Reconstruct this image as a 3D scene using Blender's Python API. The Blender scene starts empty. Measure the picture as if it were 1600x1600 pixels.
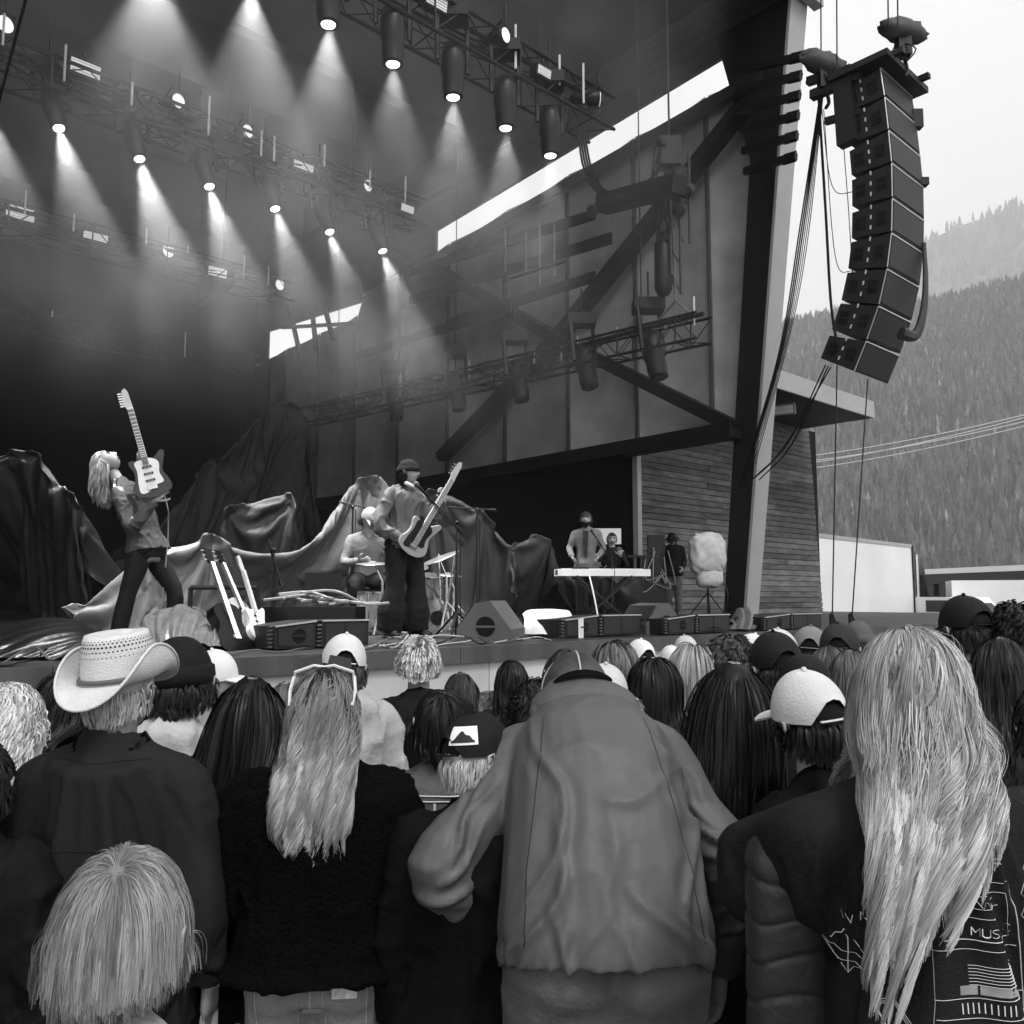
import bpy, math, random
import numpy as np
from mathutils import Vector, Matrix
from mathutils.bvhtree import BVHTree
random.seed(7); RNG = np.random.default_rng(7)
C = bpy.context.scene.collection
SC = bpy.context.scene
R = math.radians
# ------------------------------------------------------------------ camera
CAMZ = 1.85; F = 1350.0; PITCH = math.atan(135/F)
cd = bpy.data.cameras.new('camera'); cam = bpy.data.objects.new('camera', cd); C.objects.link(cam)
cam.location = (0, 0, CAMZ); cam.rotation_euler = (math.pi/2+PITCH, 0, 0)
cd.sensor_width = 36; cd.lens = 36*F/1600; cd.clip_start = 0.05; cd.clip_end = 9000
SC.camera = cam
# ------------------------------------------------------------------ sky
w = bpy.data.worlds.new('World'); SC.world = w; w.use_nodes = True
nt = w.node_tree; nt.nodes.clear()
SUN_EL, SUN_AZ = R(52), R(150)        # azimuth clockwise from +Y
sky = nt.nodes.new('ShaderNodeTexSky'); sky.sky_type = 'NISHITA'; sky.sun_disc = False
sky.sun_elevation = SUN_EL; sky.sun_rotation = SUN_AZ; sky.air_density = 1.0; sky.dust_density = 6.0
bw = nt.nodes.new('ShaderNodeRGBToBW'); nt.links.new(sky.outputs[0], bw.inputs[0])
mx = nt.nodes.new('ShaderNodeMath'); mx.operation = 'MULTIPLY_ADD'; mx.inputs[1].default_value = 0.28; mx.inputs[2].default_value = 11.0
nt.links.new(bw.outputs[0], mx.inputs[0])
bg = nt.nodes.new('ShaderNodeBackground'); bg.inputs[1].default_value = 0.10
nt.links.new(mx.outputs[0], bg.inputs[0])
wo = nt.nodes.new('ShaderNodeOutputWorld'); nt.links.new(bg.outputs[0], wo.inputs[0])
sd = bpy.data.lights.new('sun', 'SUN'); sd.energy = 1.5; sd.angle = R(12); sd.color = (1, 1, 1)
sun = bpy.data.objects.new('sun', sd); C.objects.link(sun)
sdir = Vector((math.sin(SUN_AZ)*math.cos(SUN_EL), math.cos(SUN_AZ)*math.cos(SUN_EL), math.sin(SUN_EL)))
sun.rotation_euler = (-sdir).to_track_quat('-Z', 'Y').to_euler()
vs = SC.view_settings; vs.view_transform = 'Standard'; vs.look = 'None'; vs.exposure = 0.18; vs.gamma = 1; vs.use_curve_mapping = False
cy = SC.cycles
cy.use_denoising = True
try: cy.denoiser = 'OPENIMAGEDENOISE'
except Exception: pass
cy.use_adaptive_sampling = True; cy.adaptive_threshold = 0.02
cy.max_bounces = 5; cy.diffuse_bounces = 3; cy.glossy_bounces = 2; cy.volume_bounces = 1; cy.transparent_max_bounces = 8
cy.transmission_bounces = 3; cy.caustics_reflective = False; cy.caustics_refractive = False
# ------------------------------------------------------------------ picture -> place
cp, sp = math.cos(PITCH), math.sin(PITCH)
def ray(px, py):
    x, z = (px-800)/F, (800-py)/F
    return np.array([x, cp - sp*z, sp + cp*z])
CAM = np.array([0, 0, CAMZ])
def at(px, py, Y):
    r = ray(px, py); return CAM + r*(Y/r[1])
def onz(px, py, z):
    r = ray(px, py); return CAM + r*((z-CAMZ)/r[2])
ANG = R(47.5)
U = np.array([math.sin(ANG), math.cos(ANG), 0.0]); V = np.array([-math.cos(ANG), math.sin(ANG), 0.0]); Z3 = np.array([0, 0, 1.0])
def uvz(u, v, z): return U*u + V*v + Z3*z
def onu(px, py, u):
    r = ray(px, py); return CAM + r*(u/(r@U))
def onv(px, py, v):
    r = ray(px, py); return CAM + r*(v/(r@V))
STAGE_Z = CAMZ-0.38
# ------------------------------------------------------------------ materials
MATS = {}
def gm(name, v, rough=.7, var=.15, scale=4.0, bump=0.0, bscale=60.0, metal=0.0, spec=.5, tone=False, stretch=(1, 1, 1), dirt=0.0, sheen=0.0):
    if name in MATS: return MATS[name]
    if v < .3: v = v*(v/.3)**.25; spec = min(spec, .35) if metal == 0 else spec
    m = bpy.data.materials.new(name); m.use_nodes = True; n = m.node_tree.nodes; l = m.node_tree.links
    b = n['Principled BSDF']; b.inputs['Roughness'].default_value = rough; b.inputs['Metallic'].default_value = metal
    b.inputs['Specular IOR Level'].default_value = spec
    if sheen: b.inputs['Sheen Weight'].default_value = sheen
    tc = n.new('ShaderNodeTexCoord'); mp = n.new('ShaderNodeMapping'); mp.inputs['Scale'].default_value = stretch
    l.new(tc.outputs['Object'], mp.inputs[0])
    no = n.new('ShaderNodeTexNoise'); no.inputs['Scale'].default_value = scale; no.inputs['Detail'].default_value = 5; no.inputs['Roughness'].default_value = .6
    l.new(mp.outputs[0], no.inputs['Vector'])
    mr = n.new('ShaderNodeMapRange'); mr.inputs[1].default_value = .25; mr.inputs[2].default_value = .75
    mr.inputs[3].default_value = v*(1-var); mr.inputs[4].default_value = v*(1+var); l.new(no.outputs[0], mr.inputs[0])
    out = mr.outputs[0]
    if dirt:
        n2 = n.new('ShaderNodeTexNoise'); n2.inputs['Scale'].default_value = scale*.35; n2.inputs['Detail'].default_value = 8
        l.new(mp.outputs[0], n2.inputs['Vector'])
        r2 = n.new('ShaderNodeMapRange'); r2.inputs[1].default_value = .45; r2.inputs[2].default_value = .7; r2.inputs[3].default_value = 1; r2.inputs[4].default_value = 1-dirt
        l.new(n2.outputs[0], r2.inputs[0])
        mm = n.new('ShaderNodeMath'); mm.operation = 'MULTIPLY'; l.new(out, mm.inputs[0]); l.new(r2.outputs[0], mm.inputs[1]); out = mm.outputs[0]
    if tone:
        a = n.new('ShaderNodeAttribute'); a.attribute_name = 'tone'
        mm = n.new('ShaderNodeMath'); mm.operation = 'MULTIPLY'; l.new(out, mm.inputs[0]); l.new(a.outputs['Fac'], mm.inputs[1]); out = mm.outputs[0]
    l.new(out, b.inputs['Base Color'])
    if bump:
        nb = n.new('ShaderNodeTexNoise'); nb.inputs['Scale'].default_value = bscale; nb.inputs['Detail'].default_value = 4
        l.new(mp.outputs[0], nb.inputs['Vector'])
        bp = n.new('ShaderNodeBump'); bp.inputs['Strength'].default_value = bump; bp.inputs['Distance'].default_value = .02
        l.new(nb.outputs[0], bp.inputs['Height']); l.new(bp.outputs[0], b.inputs['Normal'])
    MATS[name] = m; return m
def emit(name, v, base=.8):
    if name in MATS: return MATS[name]
    m = bpy.data.materials.new(name); m.use_nodes = True; b = m.node_tree.nodes['Principled BSDF']
    b.inputs['Base Color'].default_value = (base, base, base, 1)
    b.inputs['Emission Color'].default_value = (1, 1, 1, 1); b.inputs['Emission Strength'].default_value = v
    MATS[name] = m; return m
# ------------------------------------------------------------------ mesh builder
def nrm(a):
    a = np.asarray(a, float); return a/(np.linalg.norm(a)+1e-12)
def frame(d, up=(0, 0, 1)):
    d = nrm(d); up = np.array(up, float)
    if abs(d@nrm(up)) > .98: up = np.array([0, 1.0, 0]) if abs(d[1]) < .9 else np.array([1.0, 0, 0])
    x = nrm(np.cross(up, d)); y = np.cross(d, x); return x, y, d
class MB:
    def __init__(s, o=(0, 0, 0)):
        s.v = []; s.f = []; s.t = []; s.n = 0; s.o = np.array(o, float)
    def add(s, v, f, t=1.0):
        v = np.asarray(v, float).reshape(-1, 3); s.v.append(v)
        k = s.n
        s.f.extend([tuple(i+k for i in q) for q in f]); s.t.extend([t]*len(f) if np.isscalar(t) else list(t)); s.n += len(v)
        return s
    def box(s, c, size, ax=None, t=1.0):
        c = np.array(c, float); X, Y, Z = ax if ax is not None else (np.array([1., 0, 0]), np.array([0, 1., 0]), Z3)
        a, b, d = [q/2 for q in size]
        v = [c+X*i*a+Y*j*b+Z*k*d for i in (-1, 1) for j in (-1, 1) for k in (-1, 1)]
        return s.add(v, [(0, 1, 3, 2), (4, 6, 7, 5), (0, 4, 5, 1), (2, 3, 7, 6), (0, 2, 6, 4), (1, 5, 7, 3)], t)
    def bar(s, p, q, w=.05, h=None, up=(0, 0, 1), t=1.0):
        p, q = np.array(p, float), np.array(q, float); h = w if h is None else h
        x, y, d = frame(q-p, up); L = np.linalg.norm(q-p)
        return s.box((p+q)/2, (w, h, L), (x, y, d), t)
    def tube(s, pts, r=.01, n=6, closed=False, cap=True, t=1.0, flat=None):
        pts = np.asarray(pts, float); N = len(pts); r = np.full(N, r) if np.isscalar(r) else np.asarray(r, float)
        tg = np.gradient(pts, axis=0) if N > 1 else pts
        x, y, d = frame(tg[0]); V_ = []
        for i in range(N):
            d = nrm(tg[i]); x = nrm(x - d*(x@d)); y = np.cross(d, x)
            a = np.arange(n)*2*math.pi/n
            ry = r[i]*(flat if flat else 1)
            V_.append(pts[i] + np.outer(np.cos(a)*r[i], x) + np.outer(np.sin(a)*ry, y))
        f = [(i*n+j, i*n+(j+1) % n, (i+1)*n+(j+1) % n, (i+1)*n+j) for i in range(N-1) for j in range(n)]
        if cap: f += [tuple(range(n-1, -1, -1)), tuple((N-1)*n+j for j in range(n))]
        return s.add(np.concatenate(V_), f, t)
    def rod(s, p, q, r=.01, n=6, r2=None, t=1.0):
        return s.tube([p, q], [r, r if r2 is None else r2], n, t=t)
    def lathe(s, prof, o=(0, 0, 0), ax=None, n=20, sx=1, sy=1, t=1.0, fn=None):
        X, Y, Zz = ax if ax is not None else (np.array([1., 0, 0]), np.array([0, 1., 0]), Z3); o = np.array(o, float)
        v = []; N = len(prof)
        for (rr, zz) in prof:
            for j in range(n):
                a = 2*math.pi*j/n; p = np.array([math.cos(a)*rr*sx, math.sin(a)*rr*sy, zz])
                if fn: p = fn(p, a)
                v.append(o+X*p[0]+Y*p[1]+Zz*p[2])
        f = [(i*n+j, i*n+(j+1) % n, (i+1)*n+(j+1) % n, (i+1)*n+j) for i in range(N-1) for j in range(n)]
        if prof[0][0] > 1e-6: f.append(tuple(range(n-1, -1, -1)))
        if prof[-1][0] > 1e-6: f.append(tuple((N-1)*n+j for j in range(n)))
        return s.add(v, f, t)
    def prism(s, pts, nvec, th, t=1.0):
        pts = np.asarray(pts, float); nv = np.asarray(nvec, float)*th; N = len(pts)
        f = [tuple(range(N)), tuple(range(2*N-1, N-1, -1))] + [(i, N+i, N+(i+1) % N, (i+1) % N) for i in range(N)]
        return s.add(np.concatenate([pts, pts+nv]), f, t)
    def plate(s, pts2, o, X, Y, th, t=1.0):
        X, Y = np.asarray(X, float), np.asarray(Y, float); nv = np.cross(X, Y)
        pts = [np.asarray(o, float)+X*a+Y*b for a, b in pts2]
        return s.prism(pts, nv, th, t)
    def ell(s, c, r, ax=None, n=12, m=8, t=1.0, fn=None):
        X, Y, Zz = ax if ax is not None else (np.array([1., 0, 0]), np.array([0, 1., 0]), Z3)
        v = []; c = np.array(c, float)
        for i in range(m+1):
            p = math.pi*i/m
            for j in range(n):
                a = 2*math.pi*j/n; q = np.array([math.sin(p)*math.cos(a), math.sin(p)*math.sin(a), math.cos(p)])
                q2 = fn(q) if fn else q
                v.append(c+X*q2[0]*r[0]+Y*q2[1]*r[1]+Zz*q2[2]*r[2])
        f = [(i*n+j, (i+1)*n+j, (i+1)*n+(j+1) % n, i*n+(j+1) % n) for i in range(m) for j in range(n)]
        return s.add(v, f, t)
    def grid(s, P, t=1.0):
        h, w_ = P.shape[:2]
        f = [(i*w_+j, i*w_+j+1, (i+1)*w_+j+1, (i+1)*w_+j) for i in range(h-1) for j in range(w_-1)]
        return s.add(P.reshape(-1, 3), f, t)
    def build(s, name, mat, parent=None, smooth=False, loc=None, merge=False):
        V_ = np.concatenate(s.v) - s.o
        me = fast_mesh(name, V_, s.f, s.t, smooth)
        if merge:
            import bmesh
            bm = bmesh.new(); bm.from_mesh(me); bmesh.ops.remove_doubles(bm, verts=bm.verts, dist=1e-5); bm.to_mesh(me); bm.free()
        me.materials.append(mat)
        return link(name, me, parent, loc)
def fast_mesh(name, V_, faces, tones=None, smooth=False):
    me = bpy.data.meshes.new(name)
    if isinstance(faces, np.ndarray):
        k = faces.shape[1]; nf = len(faces); idx = faces.ravel(); tot = np.full(nf, k, np.int32)
    else:
        nf = len(faces); tot = np.array([len(q) for q in faces], np.int32); idx = np.fromiter((i for q in faces for i in q), np.int32)
    st = np.concatenate([[0], np.cumsum(tot)[:-1]]).astype(np.int32)
    me.vertices.add(len(V_)); me.vertices.foreach_set('co', np.asarray(V_, np.float32).ravel())
    me.loops.add(len(idx)); me.loops.foreach_set('vertex_index', idx.astype(np.int32))
    me.polygons.add(nf); me.polygons.foreach_set('loop_start', st)
    try: me.polygons.foreach_set('loop_total', tot)
    except Exception: pass
    me.polygons.foreach_set('use_smooth', np.full(nf, bool(smooth)))
    if tones is not None and len(tones) == nf:
        t_ = np.asarray(tones, np.float32)
        if np.ptp(t_) > 1e-6 or abs(t_[0]-1) > 1e-6 or True:
            a = me.attributes.new('tone', 'FLOAT', 'FACE'); a.data.foreach_set('value', t_)
    me.update(calc_edges=True); me.validate(); return me
def link(name, data, parent=None, loc=None, rot=None, scale=None):
    o = bpy.data.objects.new(name, data); C.objects.link(o)
    if parent is not None: o.parent = parent
    if loc is not None: o.location = tuple(float(q) for q in loc)
    if rot is not None: o.rotation_euler = rot
    if scale is not None: o.scale = scale if not np.isscalar(scale) else (scale,)*3
    return o
def tag(o, label=None, cat=None, group=None, kind=None):
    if label: o['label'] = label
    if cat: o['category'] = cat
    if group: o['group'] = group
    if kind: o['kind'] = kind
    return o
def empty(name, loc, rz=0, label=None, cat=None, group=None):
    o = link(name, None, None, loc, (0, 0, rz)); o.empty_display_size = .2
    return tag(o, label, cat, group)
def copy_tree(o, parent=None):
    c = o.copy(); C.objects.link(c)
    if parent is not None: c.parent = parent
    for ch in [q for q in o.children]: copy_tree(ch, c)
    return c
def rotz(a):
    c, s = math.cos(a), math.sin(a); return np.array([[c, -s, 0], [s, c, 0], [0, 0, 1]])
def catenary(p, q, sag, n=14):
    p, q = np.array(p, float), np.array(q, float); t = np.linspace(0, 1, n)[:, None]
    P = p*(1-t)+q*t; P[:, 2] -= (4*sag*t*(1-t))[:, 0]; return P
def bez(P, n=12):
    """Catmull-Rom through points"""
    P = np.asarray(P, float); Q = np.vstack([2*P[0]-P[1], P, 2*P[-1]-P[-2]]); out = []
    for i in range(1, len(Q)-2):
        for t in np.linspace(0, 1, n, endpoint=False):
            out.append(.5*((2*Q[i])+(-Q[i-1]+Q[i+1])*t+(2*Q[i-1]-5*Q[i]+4*Q[i+1]-Q[i+2])*t*t+(-Q[i-1]+3*Q[i]-3*Q[i+1]+Q[i+2])*t**3))
    out.append(P[-1]); return np.array(out)
# smooth value noise, vectorised
_perm = RNG.random((64, 64, 64))
def vnoise(p, s=1.0, seed=0):
    p = np.asarray(p, float)*s+seed*7.31+200; i = np.floor(p).astype(int); f = p-i; f = f*f*(3-2*f); out = 0
    for dx in (0, 1):
        for dy in (0, 1):
            for dz in (0, 1):
                wgt = (f[..., 0] if dx else 1-f[..., 0])*(f[..., 1] if dy else 1-f[..., 1])*(f[..., 2] if dz else 1-f[..., 2])
                out = out + wgt*_perm[(i[..., 0]+dx) % 64, (i[..., 1]+dy) % 64, (i[..., 2]+dz) % 64]
    return out*2-1
def fbm(p, s=1.0, o=4, seed=0):
    r = 0; a = 1; t = 0
    for k in range(o): r = r+a*vnoise(p, s*2**k, seed+k); t += a; a *= .5
    return r/t
# ================================================================== ground and hills
ground_m = gm('asphalt', .16, .9, .2, 1.2, .3, 90, dirt=.25)
g = MB(); n = 60
xs = np.concatenate([np.linspace(-900, -40, 10), np.linspace(-35, 45, 20), np.linspace(60, 2600, 16)])
ys = np.concatenate([np.linspace(-300, -20, 6), np.linspace(-15, 45, 16), np.linspace(60, 3200, 16)])
P = np.array([[(x, y, 0) for x in xs] for y in ys]); g.grid(P); tag(g.build('ground', ground_m), kind='structure')
def interp(x, xp, fp): return np.interp(x, xp, fp)
def px_az(px): return np.arctan((px-800)/F/0.995)
SK1 = ([900, 1100, 1215, 1290, 1440, 1520, 1600, 1800, 2200], [600, 545, 517, 497, 480, 462, 440, 390, 330])
SK2 = ([900, 1215, 1300, 1440, 1470, 1530, 1600, 1750, 2200], [640, 560, 500, 392, 372, 345, 322, 270, 200])
def elev(az, SK):
    px = 800+np.tan(az)*F; py = interp(px, *SK)
    x, z = (px-800)/F, (800-py)/F
    return (sp+cp*z)/np.sqrt(x*x+(cp-sp*z)**2)
def hill_h(az, r, SK, r0, r1, wob, seed):
    t = np.clip((r-r0)/(r1-r0), 0, 1.25); e = elev(az, SK)*r1
    p = np.stack([np.sin(az)*r, np.cos(az)*r, 0*r], -1)
    return np.where(t <= 1, e*(.10*t+.9*t**1.12), e*(1-(t-1)*1.5)) + wob*fbm(p, 1/120, 4, seed)*np.sin(np.pi*np.clip(t, 0, 1))
def hill(name, SK, r0, r1, wob, seed, mat):
    az = np.linspace(R(2), R(52), 130); rr = np.linspace(r0, r0+(r1-r0)*1.25, 90)
    A, Q = np.meshgrid(az, rr); H = hill_h(A, Q, SK, r0, r1, wob, seed)
    P = np.stack([np.sin(A)*Q, np.cos(A)*Q, H+CAMZ*(Q/r1)-.8], -1)
    tag(MB().grid(P).build(name, mat, smooth=True), kind='structure')
hill_m = gm('forest_floor', .09, .95, .5, .02)
hill('hills', SK1, 340, 900, 22, 3, hill_m)
hill('mountain', SK2, 1500, 2600, 60, 9, gm('rocky_slope', .16, .95, .6, .012, .6, .05))
def conifers(name, SK, r0, r1, wob, seed, N, h0, tiers, azr=(12, 37)):
    az = RNG.uniform(R(azr[0]), R(azr[1]), N); rr = np.sqrt(RNG.uniform(r0**2, (r1*1.04)**2, N))
    clump = vnoise(np.stack([np.sin(az)*rr, np.cos(az)*rr, 0*rr], -1), 1/45, 5)
    keep = RNG.random(N) < .75+.5*clump; az, rr, clump = az[keep], rr[keep], clump[keep]; N = len(az)
    z = hill_h(az, rr, SK, r0, r1, wob, seed)+CAMZ*(rr/r1)-.8
    h = h0*RNG.uniform(.6, 1.35, N)*(1+.25*clump); rad = h*RNG.uniform(.15, .24, N)
    base = np.stack([np.sin(az)*rr, np.cos(az)*rr, z-.5], -1)
    V_, F_, T_ = [], [], []; k = 0; ns = 6
    tone = RNG.uniform(.4, 1.7, N)*np.where(RNG.random(N) < .06, 2.2, 1)
    for t in range(tiers):
        z0 = .06+.8*t/tiers; z1 = min(1, z0+1.55/tiers); rt = 1-.8*t/tiers
        a = np.arange(ns)*2*np.pi/ns + t*1.3
        jit = RNG.uniform(.35, 1.35, (N, ns)); ring = np.stack([np.cos(a)[None]*rad[:, None]*rt*jit, np.sin(a)[None]*rad[:, None]*rt*jit, (z0+RNG.uniform(-.04, .04, (N, ns)))*h[:, None]], -1)+base[:, None]
        tip = base.copy(); tip[:, 2] += z1*h
        vv = np.concatenate([ring, tip[:, None]], 1).reshape(-1, 3); V_.append(vv)
        b = (k+np.arange(N)*(ns+1))[:, None]; j = np.arange(ns)[None]
        F_.append(np.stack([b+j, b+(j+1) % ns, b+ns+0*j], -1).reshape(-1, 3)); T_.append(np.repeat(tone, ns)*RNG.uniform(.8, 1.2, N*ns)); k += N*(ns+1)
    me = fast_mesh(name, np.concatenate(V_), np.concatenate(F_), np.concatenate(T_)); me.materials.append(gm('conifer_needles', .10, .9, .3, .3, tone=True))
    tag(link(name, me), kind='stuff')
conifers('forest', SK1, 340, 900, 22, 3, 24000, 10.5, 4)
conifers('distant_forest', SK2, 1500, 2600, 60, 9, 9000, 26, 2)
# the paler valley hamlet strip is hidden by the vehicles
# ================================================================== stage
wood_deck = gm('stage_decking', .045, .55, .3, 2, .15, 40, dirt=.3)
conc = gm('weathered_concrete', .34, .85, .25, 3, .25, 30, dirt=.35)
fascia_m = gm('stage_fascia', .10, .6, .5, 3.5, .15, 25, dirt=.4, stretch=(1, 1, .3))
def ubox(mb, u0, u1, v0, v1, z0, z1, t=1.0):
    return mb.box(uvz((u0+u1)/2, (v0+v1)/2, (z0+z1)/2), (abs(u1-u0), abs(v1-v0), abs(z1-z0)), (U, V, Z3), t)
e0 = onz(570, 1019, STAGE_Z); VE = float(e0@V)         # stage edge line v = VE
UW, VH, VB = 14.8, 12.2, 31.0                          # wing wall, hut front, back wall
B = uvz(6, VE+6, 0)
stage = empty('stage_platform', B, 0, 'long black stage deck with a grey edge board above a pale front panel', 'stage')
ubox(MB(B), -16, 24, VE+.095, VB, STAGE_Z-.25, STAGE_Z).build('deck', wood_deck, stage)
mb = MB(B)
for i in range(14): ubox(mb, -16+i*2.9, -16+i*2.9+2.895, VE, VE+.092, STAGE_Z-.125, STAGE_Z+.004, random.uniform(.8, 1.2))
mb.build('edge_board', fascia_m, stage)
mb = MB(B)
for i in range(20): ubox(mb, 2.2+i*1.22, 2.2+i*1.22+1.212, VE+.05, VE+.09, 0, STAGE_Z-.13, random.uniform(.9, 1.1))
mb.build('front_panel', gm('pale_panel', .62, .7, .12, 2, .1, 30, tone=True, dirt=.3), stage)
ubox(MB(B), -16, 2.2, VE+.25, VE+.3, 0, STAGE_Z-.25).build('under_stage_skirt', gm('black_cloth', .012, .9), stage)
# ------------------------------------------------------------------ building
bld = empty('stage_building', uvz(UW, VH, 0), 0, 'open timber and steel stage building with a dark roof, slanting column and skylight slot', 'building')
O = uvz(UW, VH, 0)
black_m = gm('black_wall', .006, .95, .3, 1)
steel_m = gm('painted_steel', .035, .5, .12, 2, .05, 20)
steel_l = gm('pale_and_lit_steel', .36, .5, .1, 2)
board_m = gm('soffit_boards', .06, .75, .3, 5, .1, 40, tone=True)
def pz(px, py, u=UW):
    p = onu(px, py, u); return float(p@V), float(p[2])
ROOFZ = 13.6
vsk0, zsk0 = pz(1190, 98); vsk1, zsk1 = pz(680, 390)    # lower edge of skylight near and far
vt0, zt0 = pz(1188, 53); vt1, zt1 = pz(680, 360)
print('SKY', vsk0, zsk0, vsk1, zsk1, zt0, zt1)
def wallquad(mb, pts, th=.12, u=UW, t=1.0):
    return mb.prism([uvz(u, v, z) for v, z in pts], U, th, t)
# wall panels between seams
panel_m = gm('ribbed_panels', .52, .55, .35, .9, .06, 12, tone=True, dirt=.25)
vb_, zb_ = pz(1150, 668)
seams = [pz(x, 560)[0] for x in (1180, 1112, 995, 888, 790, 700)]
while seams[-1] < VB-1: seams.append(seams[-1]+2.4)
cA = pz(1166, 958, UW-.1); cB = pz(1243, -30, UW-.1)
def colv(z): return float(np.interp(z, [cA[1], cB[1]], [cA[0], cB[0]]))+.12
seams[0] = colv(zb_)
mb = MB(O)
vm = pz(564, 470)[0]; fa, fb_, fc_, fd = pz(562, 489), pz(418, 558), pz(562, 472), pz(418, 518)
def skyz(v): return zsk0+(zsk1-zsk0)*(v-vsk0)/(vsk1-vsk0) if v < vm else fa[1]+(fb_[1]-fa[1])*(v-fa[0])/(fb_[0]-fa[0])
def skyt(v): return zt0+(zt1-zt0)*(v-vt0)/(vt1-vt0) if v < vm else fc_[1]+(fd[1]-fc_[1])*(v-fc_[0])/(fd[0]-fc_[0])
for a, b in zip(seams[:-1], seams[1:]):
    K = 9; vv = np.linspace(a+.02, b-.02, K); zz = np.linspace(0, 1, 14)
    a0 = a; vz = lambda z, v: (v if a0 > seams[0]+1e-6 else colv(z)+(v-a0)/(b-a0)*(b-colv(z)))
    P = np.array([[uvz(UW+.03+.10*math.sin(math.pi*i/(K-1))+.015*vnoise(np.array([v, z*3, a]), 1.5), vz(zb_+(skyz(v)-.02-zb_)*z, v), zb_+(skyz(v)-.02-zb_)*z) for i, v in enumerate(vv)] for z in zz])
    mb.grid(P, random.uniform(.85, 1.2))
mb.build('wall_panels', panel_m, bld, smooth=True)
mb = MB(O)
for s_ in seams[1:-1]:
    for d in (-.035, .035): mb.bar(uvz(UW-.02, s_+d, zb_), uvz(UW-.02, s_+d, skyz(s_)-.1), .03, .04, up=U)
mb.build('seam', gm('seam_metal', .2, .4, metal=.5), bld)
mb = MB(O)
wallquad(mb, [(seams[0], zb_), (VB, zb_), (VB, skyz(VB)), (vm+.01, skyz(vm+.01)), (vm-.01, skyz(vm-.01)), (colv(12), skyz(colv(12)))], .1, UW+.2).build('wall', steel_m, bld)
# upper wall strip above the slot, slot ends
mb = MB(O); wallquad(mb, [(vsk0-.35, skyt(vsk0-.3)), (vm-.01, skyt(vm-.01)), (vm+.01, skyt(vm+.01)), (VB, skyt(VB)), (VB, ROOFZ), (vsk0-.35, ROOFZ)], .1)
wallquad(mb, [(colv(12), skyz(vsk0-1.2)-.02), (vsk0-.005, skyz(vsk0)-.02), (vsk0-.005, ROOFZ), (colv(13.5), ROOFZ)], .1)
wallquad(mb, [(vsk1, skyz(vsk1)-.05), (vm-.01, skyz(vm-.01)-.05), (vm-.01, skyt(vm-.01)+.02), (vsk1, skyt(vsk1)+.02)], .1)
v2 = pz(418, 530)[0]
if v2 < VB-.05: wallquad(mb, [(v2, skyz(v2)-.05), (VB, skyz(VB)-.05), (VB, skyt(VB)+.02), (v2, skyt(v2)+.02)], .1)
mb.build('upper_wall', gm('upper_wall', .09, .6, .3, 3, .05, 20), bld)
# soffit boards beside the slot
us = float(onz(901, 64, ROOFZ)@U); mb = MB(O)
for i in range(16):
    a = us+(UW-us)*i/16; ubox(mb, a, a+(UW-us)/16-.012, vsk0-.8, VB, ROOFZ-.02+random.uniform(-.006, .006), ROOFZ+.03, random.uniform(.75, 1.25))
mb.build('soffit', board_m, bld)
ubox(MB(O), us-.35, us, vsk0-.8, VB, ROOFZ-.9, ROOFZ).build('roof_beam', black_m, bld)
ubox(MB(O), -15, UW+.25, vsk0-.9, VB+.3, ROOFZ+.03, ROOFZ+.5).build('roof', black_m, bld)
ubox(MB(O), -15, UW+.5, vsk0-1.1, vsk0-.9, ROOFZ-.15, ROOFZ+1.3).build('roof_edge', steel_l, bld)
ubox(MB(O), -15, UW+.1, VB, VB+.2, 0, ROOFZ+.1).build('back_wall', black_m, bld); ubox(MB(O), UW+.105, UW+3.7, VB, VB+.2, 0, 5.6).build('back_wall', black_m, bld); ubox(MB(O), UW+.02, UW+.5, VB-1.2, VB-.01, 3, skyz(VB)-.12).build('corner_panel', black_m, bld)
ubox(MB(O), -15.2, -15, VE+.5, VB, 0, ROOFZ+.1).build('side_wall', black_m, bld)
for k in range(5):      # dark rafters under the roof
    vv = vsk0+2+k*4; ubox(MB(O), -15, us-.36, vv, vv+.3, ROOFZ-1.0, ROOFZ+.02).build('rafter', black_m, bld)
# column: light on the front flange is put into its paler colour, dark web
def up(px, py): 
    v, z = pz(px, py, UW-.1); return v, z
mb = MB(O); a = up(1166, 958); b = up(1243, -30); c = up(1172, -30+60); d = up(1137, 958)
a = (a[0], STAGE_Z); d = (d[0]+.1, STAGE_Z)
web = [a, b, (b[0]+1.9, b[1]), (up(1172, 250)[0], up(1172, 250)[1]), d]
mb.prism([uvz(UW-.1, v, z) for v, z in web], U, .12).build('column', steel_m, bld)
mb = MB(O); dv = .06
mb.prism([uvz(UW-.22, a[0], a[1]), uvz(UW+.22, a[0], a[1]), uvz(UW+.30, b[0], b[1]), uvz(UW-.30, b[0], b[1])], -V, .06)
mb.build('column_flange', steel_l, bld)
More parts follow.
